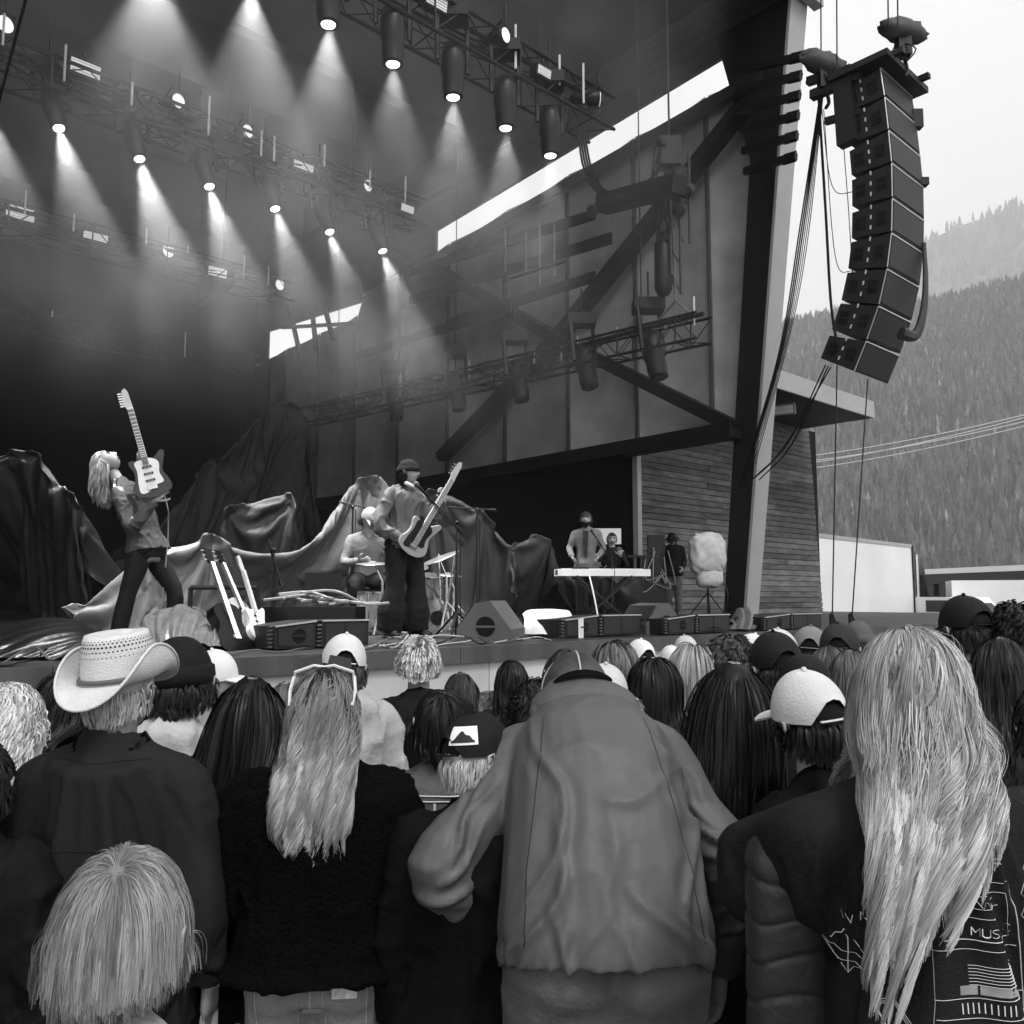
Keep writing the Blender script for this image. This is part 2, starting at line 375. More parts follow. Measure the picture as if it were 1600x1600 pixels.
# beams and braces on the inner face
def beam(pa, pb, w=.32, d=.25, u=UW-.45, name='brace', m=None, u1=None):
    p = onu(*pa, u); q = onu(*pb, u if u1 is None else u1); MB(O).bar(p, q, d, w, up=U).build(name, m or gm('dark_steel', .012, .7), bld)
beam((1150, 672), (650, 758), .42, .3, name='tie_beam', m=gm('dark_steel', .012, .7))
beam((1160, 170), (872, 528), .36); beam((872, 528), (690, 715), .36)
beam((560, 350), (880, 535), .55, u=UW-.5); beam((880, 535), (1150, 668), .36)
beam((700, 395), (1190, 118), .16, u=UW-.2, name='ledger', m=steel_m)
beam((640, 470), (955, 372), .08, u=UW-.7, name='pipe'); beam((640, 425), (930, 335), .05, u=UW-.7, name='pipe')
beam((700, 505), (930, 432), .06, u=UW-.7, name='pipe'); beam((560, 555), (800, 480), .06, u=UW-.9, name='pipe')
for a_, b_ in (((452, 480), (470, 560)), ((486, 470), (494, 545)), ((505, 470), (520, 530)), ((440, 512), (560, 505))): beam(a_, b_, .14, .1, u=UW-.3, name='strut')
# front timber walls
timber = gm('weathered_siding', .16, .8, .45, 2.5, .2, 30, tone=True, dirt=.35, stretch=(1, 1, 5))
def siding(u0, u1, v, z0, z1, name, top=None):
    mb = MB(O); z = z0; h = .145
    while z < z1-.02:
        un = u0
        while un < u1-.05:
            ue = min(u1, un+random.uniform(2.2, 4.5))
            if u1-ue < .5: ue = u1
            uu1 = ue
            if top: uu1 = min(ue, top(z))
            if uu1 > un+.02: mb.box(uvz((un+uu1)/2, v-.015+random.uniform(-.006, .006), z+h/2), (uu1-un-.008, .04, h-.018), (U, V*math.cos(.12)+Z3*math.sin(.12), Z3*math.cos(.12)-V*math.sin(.12)), random.uniform(.6, 1.35))
            un = ue
        z += h
    mb.build(name, timber, bld)
    ubox(MB(O), u0, u1, v+.012, v+.1, z0, z1).build('wall_backing', black_m, bld)
pR = onv(1285, 975, VH); uR = float(pR@U); pT = onv(1262, 672, VH); uT = float(pT@U); zT = float(pT[2])
siding(UW+.25, uR, VH, 0.0, zT, 'timber_wall', top=lambda z: uR+(uT-uR)*np.clip((z-STAGE_Z)/(zT-STAGE_Z), -.2, 1))
ubox(MB(O), UW+.1, UW+.24, VH-.06, VH+.08, STAGE_Z, zb_).build('corner_post', steel_l, bld)
ubox(MB(O), UW+.27, uT, VH+.14, VH+6, 0, zT).build('hut', black_m, bld)
# canopy over the hut
c0 = onv(1204, 576, VH-.1); c1 = onv(1262, 684, VH-.1)
zc = zT-.02; A = onz(1200, 600, zc+.35); Bc = onz(1362, 652, zc); Cc = onz(1262, 684, zc)
mb = MB(O); far = uvz(uT+.1, VH, zc); 
A2 = uvz(UW+.7, float(Bc@V)-.0, zc)
mb.prism([uvz(UW+.35, float(Bc@V), zc), Bc, uvz(float(Bc@U), VH+4, zc), uvz(UW+.35, VH+4, zc)], Z3, .05); mb.build('canopy_soffit', gm('canopy_boards', .05, .8, .4, 6, stretch=(1, 8, 1)), bld)
mb = MB(O); fb = float(Bc@V); fu = float(Bc@U)
ubox(mb, UW+.35, fu+.05, fb-.06, fb-.002, zc-.02, zc+.42); ubox(mb, fu+.002, fu+.06, fb, VH+4, zc-.02, zc+.42); mb.build('canopy_edge', steel_l, bld)
ubox(MB(O), UW+.4, fu-.01, fb+.01, VH+4, zc+.06, zc+.4).build('canopy_roof', steel_m, bld)
# rail glimpsed in the wing, pale rail
p = onu(765, 800, UW+1.0); q = onu(950, 776, UW+1.0); MB(O).bar(p, q, .12, .12).build('wing_rail', gm('pale_rail', .5, .6), bld)
ubox(MB(O), UW+3.5, UW+3.6, VH+.2, VB, 0, zb_+.4).build('wing_wall', black_m, bld)
ubox(MB(O), UW+.3, UW+3.5, VH+.2, VB, zb_+.15, zb_+.2).build('wing_ceiling', black_m, bld)
# flood light under canopy
fl = onz(1222, 640, zc-.25); o = empty('flood_light', fl, 0, 'small white flood light hanging under the wooden canopy', 'flood light')
ax = frame(nrm(np.array([-.45, -.75, -.3])))
mb = MB().box((0, 0, 0), (.62, .26, .1), (ax[0], ax[1], ax[2])); mb.build('housing', gm('lamp_housing', .25, .5), o)
MB().box(ax[2]*.053, (.54, .19, .004), ax).build('lens', gm('frosted_lens', .8, .3), o)
MB().rod((0, 0, 0), (.05, .1, .3), .02).build('bracket', gm('dark_metal', .03, .4), o)

# ================================================================== air
def volbox(name, lo, hi, dens, ax=None, label=None, parent=None, aniso=0.0, noise=None, col=1.0):
    mb = MB()
    if ax: ubox(mb, lo[0], hi[0], lo[1], hi[1], lo[2], hi[2])
    else: mb.box([(a+b)/2 for a, b in zip(lo, hi)], [b-a for a, b in zip(lo, hi)])
    m = bpy.data.materials.new(name); m.use_nodes = True; n = m.node_tree.nodes; n.clear(); l = m.node_tree.links
    o = n.new('ShaderNodeOutputMaterial'); v = n.new('ShaderNodeVolumePrincipled'); l.new(v.outputs[0], o.inputs['Volume'])
    v.inputs['Color'].default_value = (col, col, col, 1); v.inputs['Density'].default_value = dens; v.inputs['Anisotropy'].default_value = aniso
    return tag(mb.build(name, m), kind='stuff')
volbox('haze', (-400, -400, -2), (3200, 3300, 1900), .00040, col=1.0)
# ================================================================== lighting rig
rig_m = gm('black_rig_metal', .010, .45, .3, 6, spec=.3)
alu_m = gm('truss_aluminium', .03, .4, .3, 6, metal=.5)
pin_m = gm('bright_spigot', .62, .35, .2, 6)
lens_m = emit('lit_lens', 6.0); panel_lit = emit('lit_panel', .35, .7); disc_lit = emit('lit_disc', .7, .8)
def lighting_truss(p0, p1, s=.42, label='', group='trusses of the stage lighting rig', pins=10, rails=True):
    p0, p1 = np.array(p0, float), np.array(p1, float); o = empty('lighting_truss', (p0+p1)/2, 0, label, 'truss', group)
    d = nrm(p1-p0); x, y, _ = frame(d); L = np.linalg.norm(p1-p0); O_ = (p0+p1)/2
    ch = MB(O_); la = MB(O_); co = [x*s/2+y*s/2, -x*s/2+y*s/2, -x*s/2-y*s/2, x*s/2-y*s/2]
    for c in co: ch.rod(p0+c, p1+c, .026, 6)
    n = int(L/(s*.95))
    for i in range(n):
        for k in range(4):
            a, b = co[k], co[(k+1) % 4]
            if i % 2: a, b = b, a
            la.rod(p0+d*L*i/n+a, p0+d*L*(i+1)/n+b, .011, 4)
        if i % 3 == 0:
            for k in range(4): la.rod(p0+d*L*i/n+co[k], p0+d*L*i/n+co[(k+1) % 4], .014, 4)
    ch.build('chord', alu_m, o); la.build('lattice', alu_m, o)
    for k in range(pins):
        t = (k+random.uniform(.1, .9))/pins; q = p0+d*L*t+nrm(np.array([-q_ for q_ in V]))*s*.55
        h = random.uniform(.28, .5); MB(O_).rod(q+Z3*(s*.1-h/2+random.uniform(0, .3)), q+Z3*(s*.1+h/2+random.uniform(0, .3)), .016, 5).build('spigot', pin_m, o)
    if rails:
        cb = MB(O_)
        for k in range(9):
            a = random.uniform(0, .6); b = a+random.uniform(.2, .4)
            P = catenary(p0+d*L*a+Z3*s*.3, p0+d*L*b+Z3*s*.3, random.uniform(.1, .35)); cb.tube(P, .014, 4)
        cb.tube(catenary(p0+Z3*s*.55, p1+Z3*s*.55, .05), .04, 6)
        cb.build('cable', gm('black_cable', .012, .5), o)
    for t in (.12, .5, .9):
        q = p0+d*L*t; MB(O_).rod(q+Z3*s*.5, (q[0], q[1], ROOFZ-.1), .012, 5).build('chain', rig_m, o)
    return o
MH = {}
def moving_head(p, aim, label, spot=True, ang=44, power=400, size=1.0, drop=1.0, lit=True, group='moving head lamps hanging under the trusses'):
    """p = centre of lens, aim = beam direction"""
    aim = nrm(aim); x, y, _ = frame(aim); base = np.array(p)-aim*.62*size+Z3*.28*size
    o = empty('moving_head_lamp', base, 0, label, 'stage lamp', group); P = np.array(p, float)
    MB(base).box(base+Z3*.04, (.36*size, .26*size, .14*size)).build('base', rig_m, o)
    mb = MB(base); c = P-aim*.34*size
    for s_ in (-1, 1): mb.tube([base+U*.06*s_, base+U*s_*.21*size-Z3*.05, c+U*s_*.21*size], .028*size, 6)
    mb.build('yoke', rig_m, o)
    prof = [(.02, -.60), (.10, -.58), (.13, -.45), (.135, -.28), (.115, -.22), (.12, -.1), (.105, -.02), (.11, 0)]
    body = MB(base).lathe([(r*size, z*size) for r, z in prof], P, (x, y, aim), 14).build('head', rig_m, o, smooth=True)
    MB(base).lathe([(0.0001, .012), (.066*size, .012), (.07*size, 0.003)], P, (x, y, aim), 16).build('lens', lens_m if lit else gm('dark_lens', .05, .1), o)
    MB(base).rod(base+Z3*.1, base+Z3*(.35+.3*drop), .02, 5).build('clamp', rig_m, o)
    if spot:
        ld = bpy.data.lights.new('lamp_beam', 'SPOT'); ld.energy = power; ld.spot_size = R(ang); ld.spot_blend = .5; ld.shadow_soft_size = .05
        lo = bpy.data.objects.new('lamp_beam', ld); C.objects.link(lo); lo.parent = o
        lo.location = tuple(P+aim*.03-base); lo.rotation_euler = Vector(aim).to_track_quat('-Z', 'Y').to_euler()
    return o
def line_at(v, pxa, pxb):
    return onv(*pxa, v), onv(*pxb, v)
T1v, T2v, T3v = 8.2, 12.0, 16.0
e = onv(940, 188, T1v); lighting_truss(uvz(-4, T1v, e[2]+.0), e, .5, 'long black truss nearest the stage front with its end beside the skylight slot', pins=14)
e = onv(655, 338, T2v); lighting_truss(uvz(-5, T2v, e[2]), e, .45, 'middle black truss carrying the row of narrow smoky beams', pins=18)
e = onv(452, 458, T3v); lighting_truss(uvz(-6, T3v, e[2]), e, .45, 'third truss, dim behind the smoke, hung with small white panels', pins=16)
e = onv(400, 572, 20.0); lighting_truss(uvz(-6, 20.0, e[2]), e, .45, 'rearmost truss, almost black, low over the dark backdrop', pins=5)
for i, (x, y) in enumerate([(240, -62), (392, -24), (513, 38), (614, 100), (708, 152), (790, 200), (860, 243)]):
    p = onv(x, y, T1v-.1); moving_head(p, (0.02, .05, -1), ['lamp beyond the picture top, its wide beam at far left', 'lamp just above the picture top throwing the brightest smoky beam', 'front truss lamp at the top, leftmost of the lit ones', 'front truss lamp second from the top with a broad beam', 'front truss lamp in the middle of its row', 'front truss lamp second from the skylight slot', 'front truss lamp hanging right over the skylight slot'][i],
        ang=[62, 52, 48, 48, 46, 44, 36][i], power=[1500, 1700, 950, 900, 850, 800, 500][i], size=1.15)
for i, (x, y) in enumerate([(-28, 155), (92, 200), (218, 248), (327, 291), (430, 326), (515, 362), (598, 392)]):
    p = onv(x, y, T2v-.1); moving_head(p, (.34, -.1, -1), 'middle truss lamp number %s from the left with a narrow slanting beam' % ['zero', 'one', 'two', 'three', 'four', 'five', 'six'][i] if 0 < i < 6 else ['middle truss lamp whose beam enters from the left edge', 'middle truss lamp at the end of its row near the white slot'][i > 0],
        ang=32, power=[4300, 4000, 3600, 3200, 2900, 2700, 3300][i], size=1.0)
def strobe(px, py, v, n_, wpx=40):
    p = onv(px, py, v); Y = p[1]; w = wpx*Y/F/.74*.8; h = w*.46
    o = empty('strobe_panel', p, 0, n_, 'stage lamp', 'white strobe panels on the trusses'); t_ = nrm(-V*.95-Z3*.15); up_ = nrm(Z3-t_*(Z3@t_)); ax = (U, up_, t_)
    MB().box(-t_*.08, (w+.05, h+.05, .14), ax).build('housing', rig_m, o)
    MB().box(t_*.0, (w, h, .01), ax).build('face', panel_lit, o)
    mb = MB()
    for k in range(4): mb.box(t_*.008+up_*(k-1.5)*h/4.2, (w*.94, .006, .006), ax)
    mb.build('louvre', gm('grey_louvre', .3, .5), o); MB().rod(up_*(h/2), up_*(h/2+.15)-t_*.1, .02).build('clamp', rig_m, o)
def par(px, py, v, n_, dpx=22, aim=None):
    p = onv(px, py, v); Y = p[1]; r = dpx*Y/F*.5; t_ = nrm(-V+U*.25-Z3*.1 if aim is None else aim); x, y, _ = frame(t_)
    o = empty('wash_light', p, 0, n_, 'stage lamp', 'round wash lights on the trusses')
    MB().lathe([(r*.5, -.42), (r*.85, -.38), (r*1.05, -.1), (r*1.12, 0)], (0, 0, 0), (x, y, t_), 16).build('can', rig_m, o, smooth=True)
    MB().lathe([(.0001, .010), (r*1.0, .010), (r*1.05, .003)], (0, 0, 0), (x, y, t_), 18).build('face', disc_lit, o)
    MB().tube([x*r*1.15-t_*.2, x*r*1.2+Z3*r*1.6, -x*r*1.2+Z3*r*1.6, -x*r*1.15-t_*.2], .012, 5).build('yoke', rig_m, o)
    MB().rod(Z3*r*1.6, Z3*(r*1.6+.3), .014).build('clamp', rig_m, o)
for k, a in enumerate([(683, 2, T1v-.2, 'strobe panel cut by the picture top above the front truss', 38), (851, 112, T1v-.3, 'strobe panel at the end of the front truss, by the ceiling boards', 26), (134, 107, T2v, 'largest strobe panel, in thick smoke upper left', 42),
        (475, 257, T2v, 'strobe panel midway along the middle truss', 32), (637, 326, T2v-.3, 'small strobe panel at the end of the middle truss', 22), (32, 333, T3v, 'strobe panel at the left picture edge on the third truss', 38), (150, 367, T3v, 'strobe panel second from the left on the third truss', 34), (340, 425, T3v, 'strobe panel near the end of the third truss', 28)]): strobe(*a)
for a in [(790, 55, T1v-.3, 'round lamp on the front truss under the ceiling', 22), (936, 155, T1v-.3, 'round lamp at the tip of the front truss', 22, nrm(U*.75-V*.6)), (8, 38, T2v, 'round lamp in the upper left corner', 26), (279, 158, T2v, 'round lamp between the two brightest beams', 22), (387, 205, T2v, 'round lamp above the middle truss, right of the brightest beam', 19),
          (575, 290, T2v, 'round lamp near the end of the middle truss', 17), (263, 392, T3v, 'round lamp on the third truss in the smoke', 19), (437, 445, T3v, 'round lamp at the end of the third truss', 16)]: par(*a)
# side truss running into the stage
pn = onu(1100, 512, 11.4); pf = onu(480, 652, 11.4)
lighting_truss(pf, pn, .42, 'side truss sloping across the ribbed wall with five unlit lamps below', pins=16)
d_ = nrm(pf-pn)
for i, (x, y) in enumerate([(1030, 590), (922, 605), (815, 625), (718, 640), (620, 655)]):
    p = onu(x, y, 11.4); moving_head(p, nrm(np.array([.15, -.25, -1])), 'unlit side lamp %s' % ['nearest the column, seen against the pale panels', 'second from the column, body in silhouette', 'in the middle of the side truss', 'fourth from the column, grey in the smoke', 'farthest into the dark stage'][i], spot=False, size=1.45, lit=False, group='unlit lamps under the side truss')
# motor and chain cluster at the near end of the side truss
mc = onu(1046, 240, 11.4); o = empty('chain_hoist', mc, 0, 'dark chain hoist with hanging bags above the side truss end', 'chain hoist')
top = np.array([mc[0], mc[1], ROOFZ-.1]); MB(mc).rod(mc, top, .018, 5).build('chain', rig_m, o)
mb = MB(mc).box(mc, (.34, .3, .5)).box(mc+Z3*.1, (.55, .12, .1), (U, V, Z3)); mb.lathe([(.02, -.5), (.17, -.42), (.2, 0), (.12, .05)], mc+U*.18-Z3*.25, n=10); mb.build('motor', rig_m, o)
lo_ = onu(1056, 470, 11.4); mb = MB(mc).rod(mc-Z3*.3, lo_, .02, 5); mb.rod(lo_, lo_+d_*.5-Z3*.35, .02); mb.rod(lo_, lo_-d_*.3-Z3*.3, .02); mb.build('sling', gm('grey_sling', .16, .6), o)
mb = MB(mc)
for k in range(7):
    a = mc+np.array([random.uniform(-.3, .3), random.uniform(-.2, .2), random.uniform(-.1, .3)]); b = lo_+np.array([random.uniform(-.2, .2), 0, random.uniform(.1, 1.0)])
    P = catenary(a, b, 0, 12); P[:, 0] += np.sin(np.linspace(0, math.pi, 12))*random.uniform(-.35, .35); mb.tube(P, .013, 4)
mb.build('cable', gm('black_cable', .012, .5), o)
# side ladder frame with lamps
lp = onu(940, 320, 11.4); lq = onu(1062, 288, 11.0); o = empty('side_light_bar', lp, 0, 'short dark bar with small lamps and pipes beside the chain hoist', 'light bar')
MB(lp).bar(lp, lq, .3, .3).build('bar', rig_m, o)
for (a, b, c_) in [(1062, 280, 460), (1046, 300, 430), (1076, 240, 380)]: MB(lp).rod(onu(a, b, 11.3), onu(a+2, c_, 11.3), .025, 6).build('pipe', alu_m, o)
for (x, y) in [(1035, 375), (1060, 330), (1072, 300), (925, 330)]:
    q = onu(x, y, 11.2); x_, y_, d2 = frame(nrm(np.array([-.3, -.6, -.5]))); MB(lp).lathe([(.03, -.3), (.09, -.27), (.11, 0), (.1, .01)], q, (x_, y_, d2), 12).build('lamp', rig_m, o, smooth=True)
q = onu(1036, 420, 11.3); MB(lp).lathe([(.1, .5), (.14, .45), (.15, -.35), (.1, -.45), (.0001, -.47)], q, n=12).build('cable_bag', rig_m, o, smooth=True)
# cable loom from the front truss end to the hoist
o = empty('cable_loom', onv(905, 205, T1v), 0, 'bundle of black cables looping from the front truss end to the chain hoist', 'cables')
oo = np.array(o.location)
for k in range(4):
    P = bez([onv(903+3*k, 200, T1v), onv(912+4*k, 262, T1v+.1), onu(935+3*k, 302-2*k, 10.6), onu(975, 308-3*k, 11.1), onu(1010, 290-2*k, 11.3), onu(1035, 255, 11.4)], 8); MB(oo).tube(P, .017, 5).build('cable', gm('black_cable', .012, .5), o)
# dimmed rack of vertical tubes seen in the smoke
rk = onu(845, 390, 12.6); o = empty('tube_light_rack', rk, 0, 'rack of thin vertical tubes in the smoke under the skylight slot', 'light rack')
for (a, y0, y1) in [(822, 350, 440), (843, 345, 445), (866, 350, 432), (790, 360, 425)]: MB(rk).rod(onu(a, y0, 12.6), onu(a, y1, 12.6), .02, 6).build('tube', gm('dull_tube', .25, .4), o)
MB(rk).bar(onu(785, 440, 12.6), onu(885, 408, 12.6), .05).build('rail', alu_m, o)
# louvre brackets on the column
for i, y in enumerate([88, 118, 149, 180, 212, 244]):
    q = onu(1254-2*i, y, UW-1.0); p = onu(1148+3*i, y+24, UW-1.0); o = empty('sun_louvre', (p+q)/2, 0, ['topmost', 'second from the top', 'third from the top', 'fourth from the top', 'second from the bottom', 'lowest'][i]+' of the six dark louvre blades sticking out past the column', 'louvre', 'louvre blades on the column')
    MB((p+q)/2).bar(p, q, .13, .10, up=U).build('blade', rig_m, o); MB((p+q)/2).bar(q-nrm(q-p)*.25, q, .20, .03, up=U).build('end_plate', rig_m, o)
# ------------------------------------------------------------------ line array
edge = [(1375, 105), (1382, 151), (1388, 203), (1393, 254), (1394, 309), (1393, 363), (1386, 419), (1373, 477), (1354, 532), (1334, 582)]
A0 = at(1388, 330, 12.5); uA = float(A0@U); E = [onu(x, y, uA) for x, y in edge]
dep = .62; WID = 1.15; la = empty('line_array', E[0]+U*WID/2+V*.3, 0, 'tall curved column of nine black loudspeaker boxes hanging against the sky', 'loudspeaker array'); LO = np.array(la.location)
spk = gm('speaker_black', .022, .6, .15, 3, .05, 80); grille = gm('speaker_grille', .035, .55, .15, 3, .15, 260)
hole = gm('dark_recess', .006, .9); trim = gm('silver_trim', .5, .35, metal=.5)
for k in range(9):
    a, b = E[k], E[k+1]; dn = nrm(b-a); back = nrm(V - dn*(V@dn)); L = np.linalg.norm(b-a)
    a1 = a+dn*.015; b1 = b-dn*.02
    taper = .05
    pts = [a1, b1, b1+back*dep-dn*taper, a1+back*dep+dn*taper]
    bx = MB(LO).prism([q for q in pts], U, WID).build('speaker_box', spk, la)
    MB(LO).prism([a1+dn*.03-back*.012+U*.03, b1-dn*.03-back*.012+U*.03, b1-dn*.03-back*.012+U*(WID-.03), a1+dn*.03-back*.012+U*(WID-.03)], back, .01).build('grille', grille, bx)
    MB(LO).bar(a1+U*.0-back*.004, a1+U*WID-back*.004, .012, .02).bar(a1-U*.004-back*.002, b1-U*.004-back*.002, .012, .014).build('edge_trim', trim, bx)
    for s_ in (.16, .48):
        c_ = (a+b)/2+back*(s_) - U*.004; MB(LO).box(c_, (.01, .15, .2), (U, back, dn)).build('side_port', hole, bx)
        MB(LO).box(c_-U*.006, (.008, .17, .015), (U, back, dn)).build('handle', spk, bx)
    mb = MB(LO)
    for t in (.1, .4, .7): mb.box(a+(b-a)*t+back*.32-U*.008, (.012, .022, .06), (U, back, dn))
    mb.build('rigging_pin', gm('bright_pin', .6, .3), bx)
t0 = E[0]; mb = MB(LO); mb.box(t0+U*WID/2+V*.28+Z3*.1, (WID+.35, .95, .1), (U, V, Z3)); mb.box(t0+U*.1+V*.25+Z3*.17, (.1, 1.15, .08), (U, V, Z3)); mb.box(t0+U*(WID-.1)+V*.25+Z3*.17, (.1, 1.15, .08), (U, V, Z3)); mb.build('bumper_frame', spk, la)
m1 = onu(1410, 48, uA+.4); m2 = onu(1288, 100, uA)
cov = gm('grey_rain_cover', .07, .6, .25, 8, .4, 30)
for m_, ax_, nm in ((m1, nrm(U*.8-V*.5-Z3*.1), 0), (m2, nrm(V*.5-U*.5+Z3*.3), 1)):
    x, y, z = frame(ax_); mb = MB(LO); mb.ell(m_, (.17, .19, .40), (x, y, z), 16, 12, fn=lambda q: q*(1+.10*math.sin(q[2]*9+q[0]*5)+.06*math.sin(q[1]*14))); mb.build('rain_cover', cov, la, smooth=True)
    mb = MB(LO).box(m_-Z3*.26, (.2, .18, .34)); mb.tube(bez([m_-Z3*.4, m_-Z3*.6+U*.1, m_-Z3*.75]), .03, 5)
    for j in range(8): mb.tube(bez([m_-Z3*.2+RNG.uniform(-.1, .1, 3), m_-Z3*.35+RNG.uniform(-.2, .2, 3), m_-Z3*.5+RNG.uniform(-.1, .1, 3)], 4), .012, 4)
    mb.build('hoist_motor', rig_m, la)
mb = MB(LO).bar(onu(1262, 128, uA), onu(1310, 112, uA), .12).bar(onu(1268, 150, uA), onu(1345, 118, uA), .14).bar(onu(1290, 190, uA), onu(1345, 175, uA), .1).bar(onu(1318, 110, uA), onu(1326, 225, uA), .3, .2, up=U)
mb.build('side_bracket', spk, la)
mb = MB(LO)
for (x, y, dx) in ((1388, 40, .0), (1403, 40, .0), (1283, 95, 0), (1308, 110, 0)):
    p = onu(x, y, uA); mb.rod(p, p+Z3*6-V*.2+U*.3*dx, .012, 5)
mb.build('hoist_chain', rig_m, la)
for (x, y, h) in ((1432, 187, .3), (1441, 285, .12)): MB(LO).box(onu(x, y, uA+WID), (.16, .14, h)).build('clamp_block', spk, la)
# cable tail behind the array
P = bez([onu(1444, 380, uA+1.1), onu(1446, 450, uA+1.0), onu(1440, 500, uA+.9), onu(1428, 525, uA+.8), onu(1408, 520, uA+.6)], 6); MB(LO).tube(P, np.linspace(.03, .1, len(P)), 8).build('cable_tail', cov, la)
# ropes below and cables beside
def rope(name, pts, r, lab, cat, grp=None, m=None, sag=None):
    pts = [np.array(p) for p in pts]; o = MB(pts[0]).tube(bez(pts, 8) if len(pts) > 2 else (catenary(pts[0], pts[1], sag) if sag else pts), r, 5).build(name, m or gm('black_cable', .012, .5), loc=pts[0]); return tag(o, lab, cat, grp)
gz = .05
for k, (x0, y0, x1, y1, Y0, Y1, lb) in enumerate([(1308, 570, 1300, 985, 12.4, 12.2, 'thin vertical stay from the array bottom down past the truck, nearer the timber wall'), (1356, 592, 1330, 985, 12.6, 12.0, 'thin slanting stay from the array bottom to a shackle in front of the truck')]):
    p, q = at(x0, y0, Y0), at(x1, y1, Y1); o = MB(p).rod(p, q, .010, 5).build('stay_rope', gm('black_cable', .012, .5), loc=p); tag(o, lb, 'rope')
    MB(p).box(q+Z3*.12, (.05, .05, .22)).tube(bez([q+Z3*.25, q+np.array([.05, 0, .1]), q-Z3*.1]), .012).build('shackle', rig_m, o)
grp = 'thin cables running from the array motor down to the column'
NTH = ['first', 'second', 'third', 'fourth', 'fifth', 'last']
for k in range(6):
    p = onu(1281+k, 150, uA); q = onu(1150+6*k, 775-10*k, UW-.5); mid = onu(1215+4*k, 560-8*k, UW-1.3+.1*k)
    rope('array_cable', [p, (p*.55+mid*.45)-Z3*(.1+.07*k), mid, q], .013 if k < 3 else .008, NTH[k]+' from the left of six dark cables slanting from the array motor to the column', 'cable', grp)
rope('array_cable', [onu(1279, 150, uA), onu(1290, 330, uA), onu(1298, 470, uA), onu(1308, 540, uA)], .022, 'thick cable curving down left of the array with a shackle at its middle', 'cable')
for k, (a, b, c_) in enumerate([((1283, 160), (1300, 290), (1338, 300)), ((1287, 170), (1305, 400), (1334, 425)), ((1318, 225), (1326, 330), (1332, 430))]):
    rope('loose_cable', [onu(*a, uA), onu(*b, uA), onu(*c_, uA)], .007, ['short thin cable looping from motor to the upper boxes', 'longer thin cable looping from motor to the middle boxes', 'thin straight cable hanging close beside the boxes'][k], 'cable')
for k, (a, b) in enumerate([((1290, 570), (1180, 745)), ((1294, 572), (1186, 750)), ((1298, 574), (1150, 770))]):
    rope('array_cable', [onu(*a, uA), (onu(*a, uA)+onu(*b, UW-.6))/2-Z3*.3, onu(*b, UW-.6)], .012, ['upper', 'middle', 'lower'][k]+' of three dark cables slanting under the array bottom to the column', 'cable', 'thin cables under the array bottom')
# power lines over the valley
for k, (y0, y1) in enumerate([(715, 645), (723, 656), (727, 648), (735, 662)]):
    p, q = at(1240, y0, 160), at(1660, y1-12, 120); rope('power_line', [p, q], .07, 'pale power line, %s of four crossing the wooded slope' % ['topmost', 'second', 'third', 'lowest'][k], 'power line', sag=.8, m=gm('pale_wire', .75, .4))
# near cable at top left
p = at(48, -30, 5.2); q = at(-6, 175, 5.6); rope('near_cable', [p, q], .010, 'single black cable crossing the upper left corner', 'cable')
# smoke hanging in the rig
def smoke(name, lo, hi, dens, sc, thr, seed):
    o = volbox(name, lo, hi, dens, ax=1, aniso=.1); m = o.data.materials[0]; n = m.node_tree.nodes; l = m.node_tree.links
    v = [q for q in n if q.type == 'PRINCIPLED_VOLUME'][0]; tc = n.new('ShaderNodeTexCoord')
    no = n.new('ShaderNodeTexNoise'); no.inputs['Scale'].default_value = sc; no.inputs['Detail'].default_value = 3; l.new(tc.outputs['Object'], no.inputs['Vector'])
    mr = n.new('ShaderNodeMapRange'); mr.inputs[1].default_value = thr; mr.inputs[2].default_value = thr+.20; mr.inputs[3].default_value = .22; mr.inputs[4].default_value = 1.5; l.new(no.outputs[0], mr.inputs[0])
    sx = n.new('ShaderNodeSeparateXYZ'); l.new(tc.outputs['Object'], sx.inputs[0])
    m2 = n.new('ShaderNodeMapRange'); m2.inputs[1].default_value = lo[2]; m2.inputs[2].default_value = lo[2]+3.5; m2.inputs[3].default_value = 0; m2.inputs[4].default_value = dens; l.new(sx.outputs[2], m2.inputs[0])
    mm = n.new('ShaderNodeMath'); mm.operation = 'MULTIPLY'; l.new(mr.outputs[0], mm.inputs[0]); l.new(m2.outputs[0], mm.inputs[1]); l.new(mm.outputs[0], v.inputs['Density'])
smoke('stage_smoke', (-6, 7.2, 4.2), (11.4, 20, 12.6), .031, .55, .40, 1)
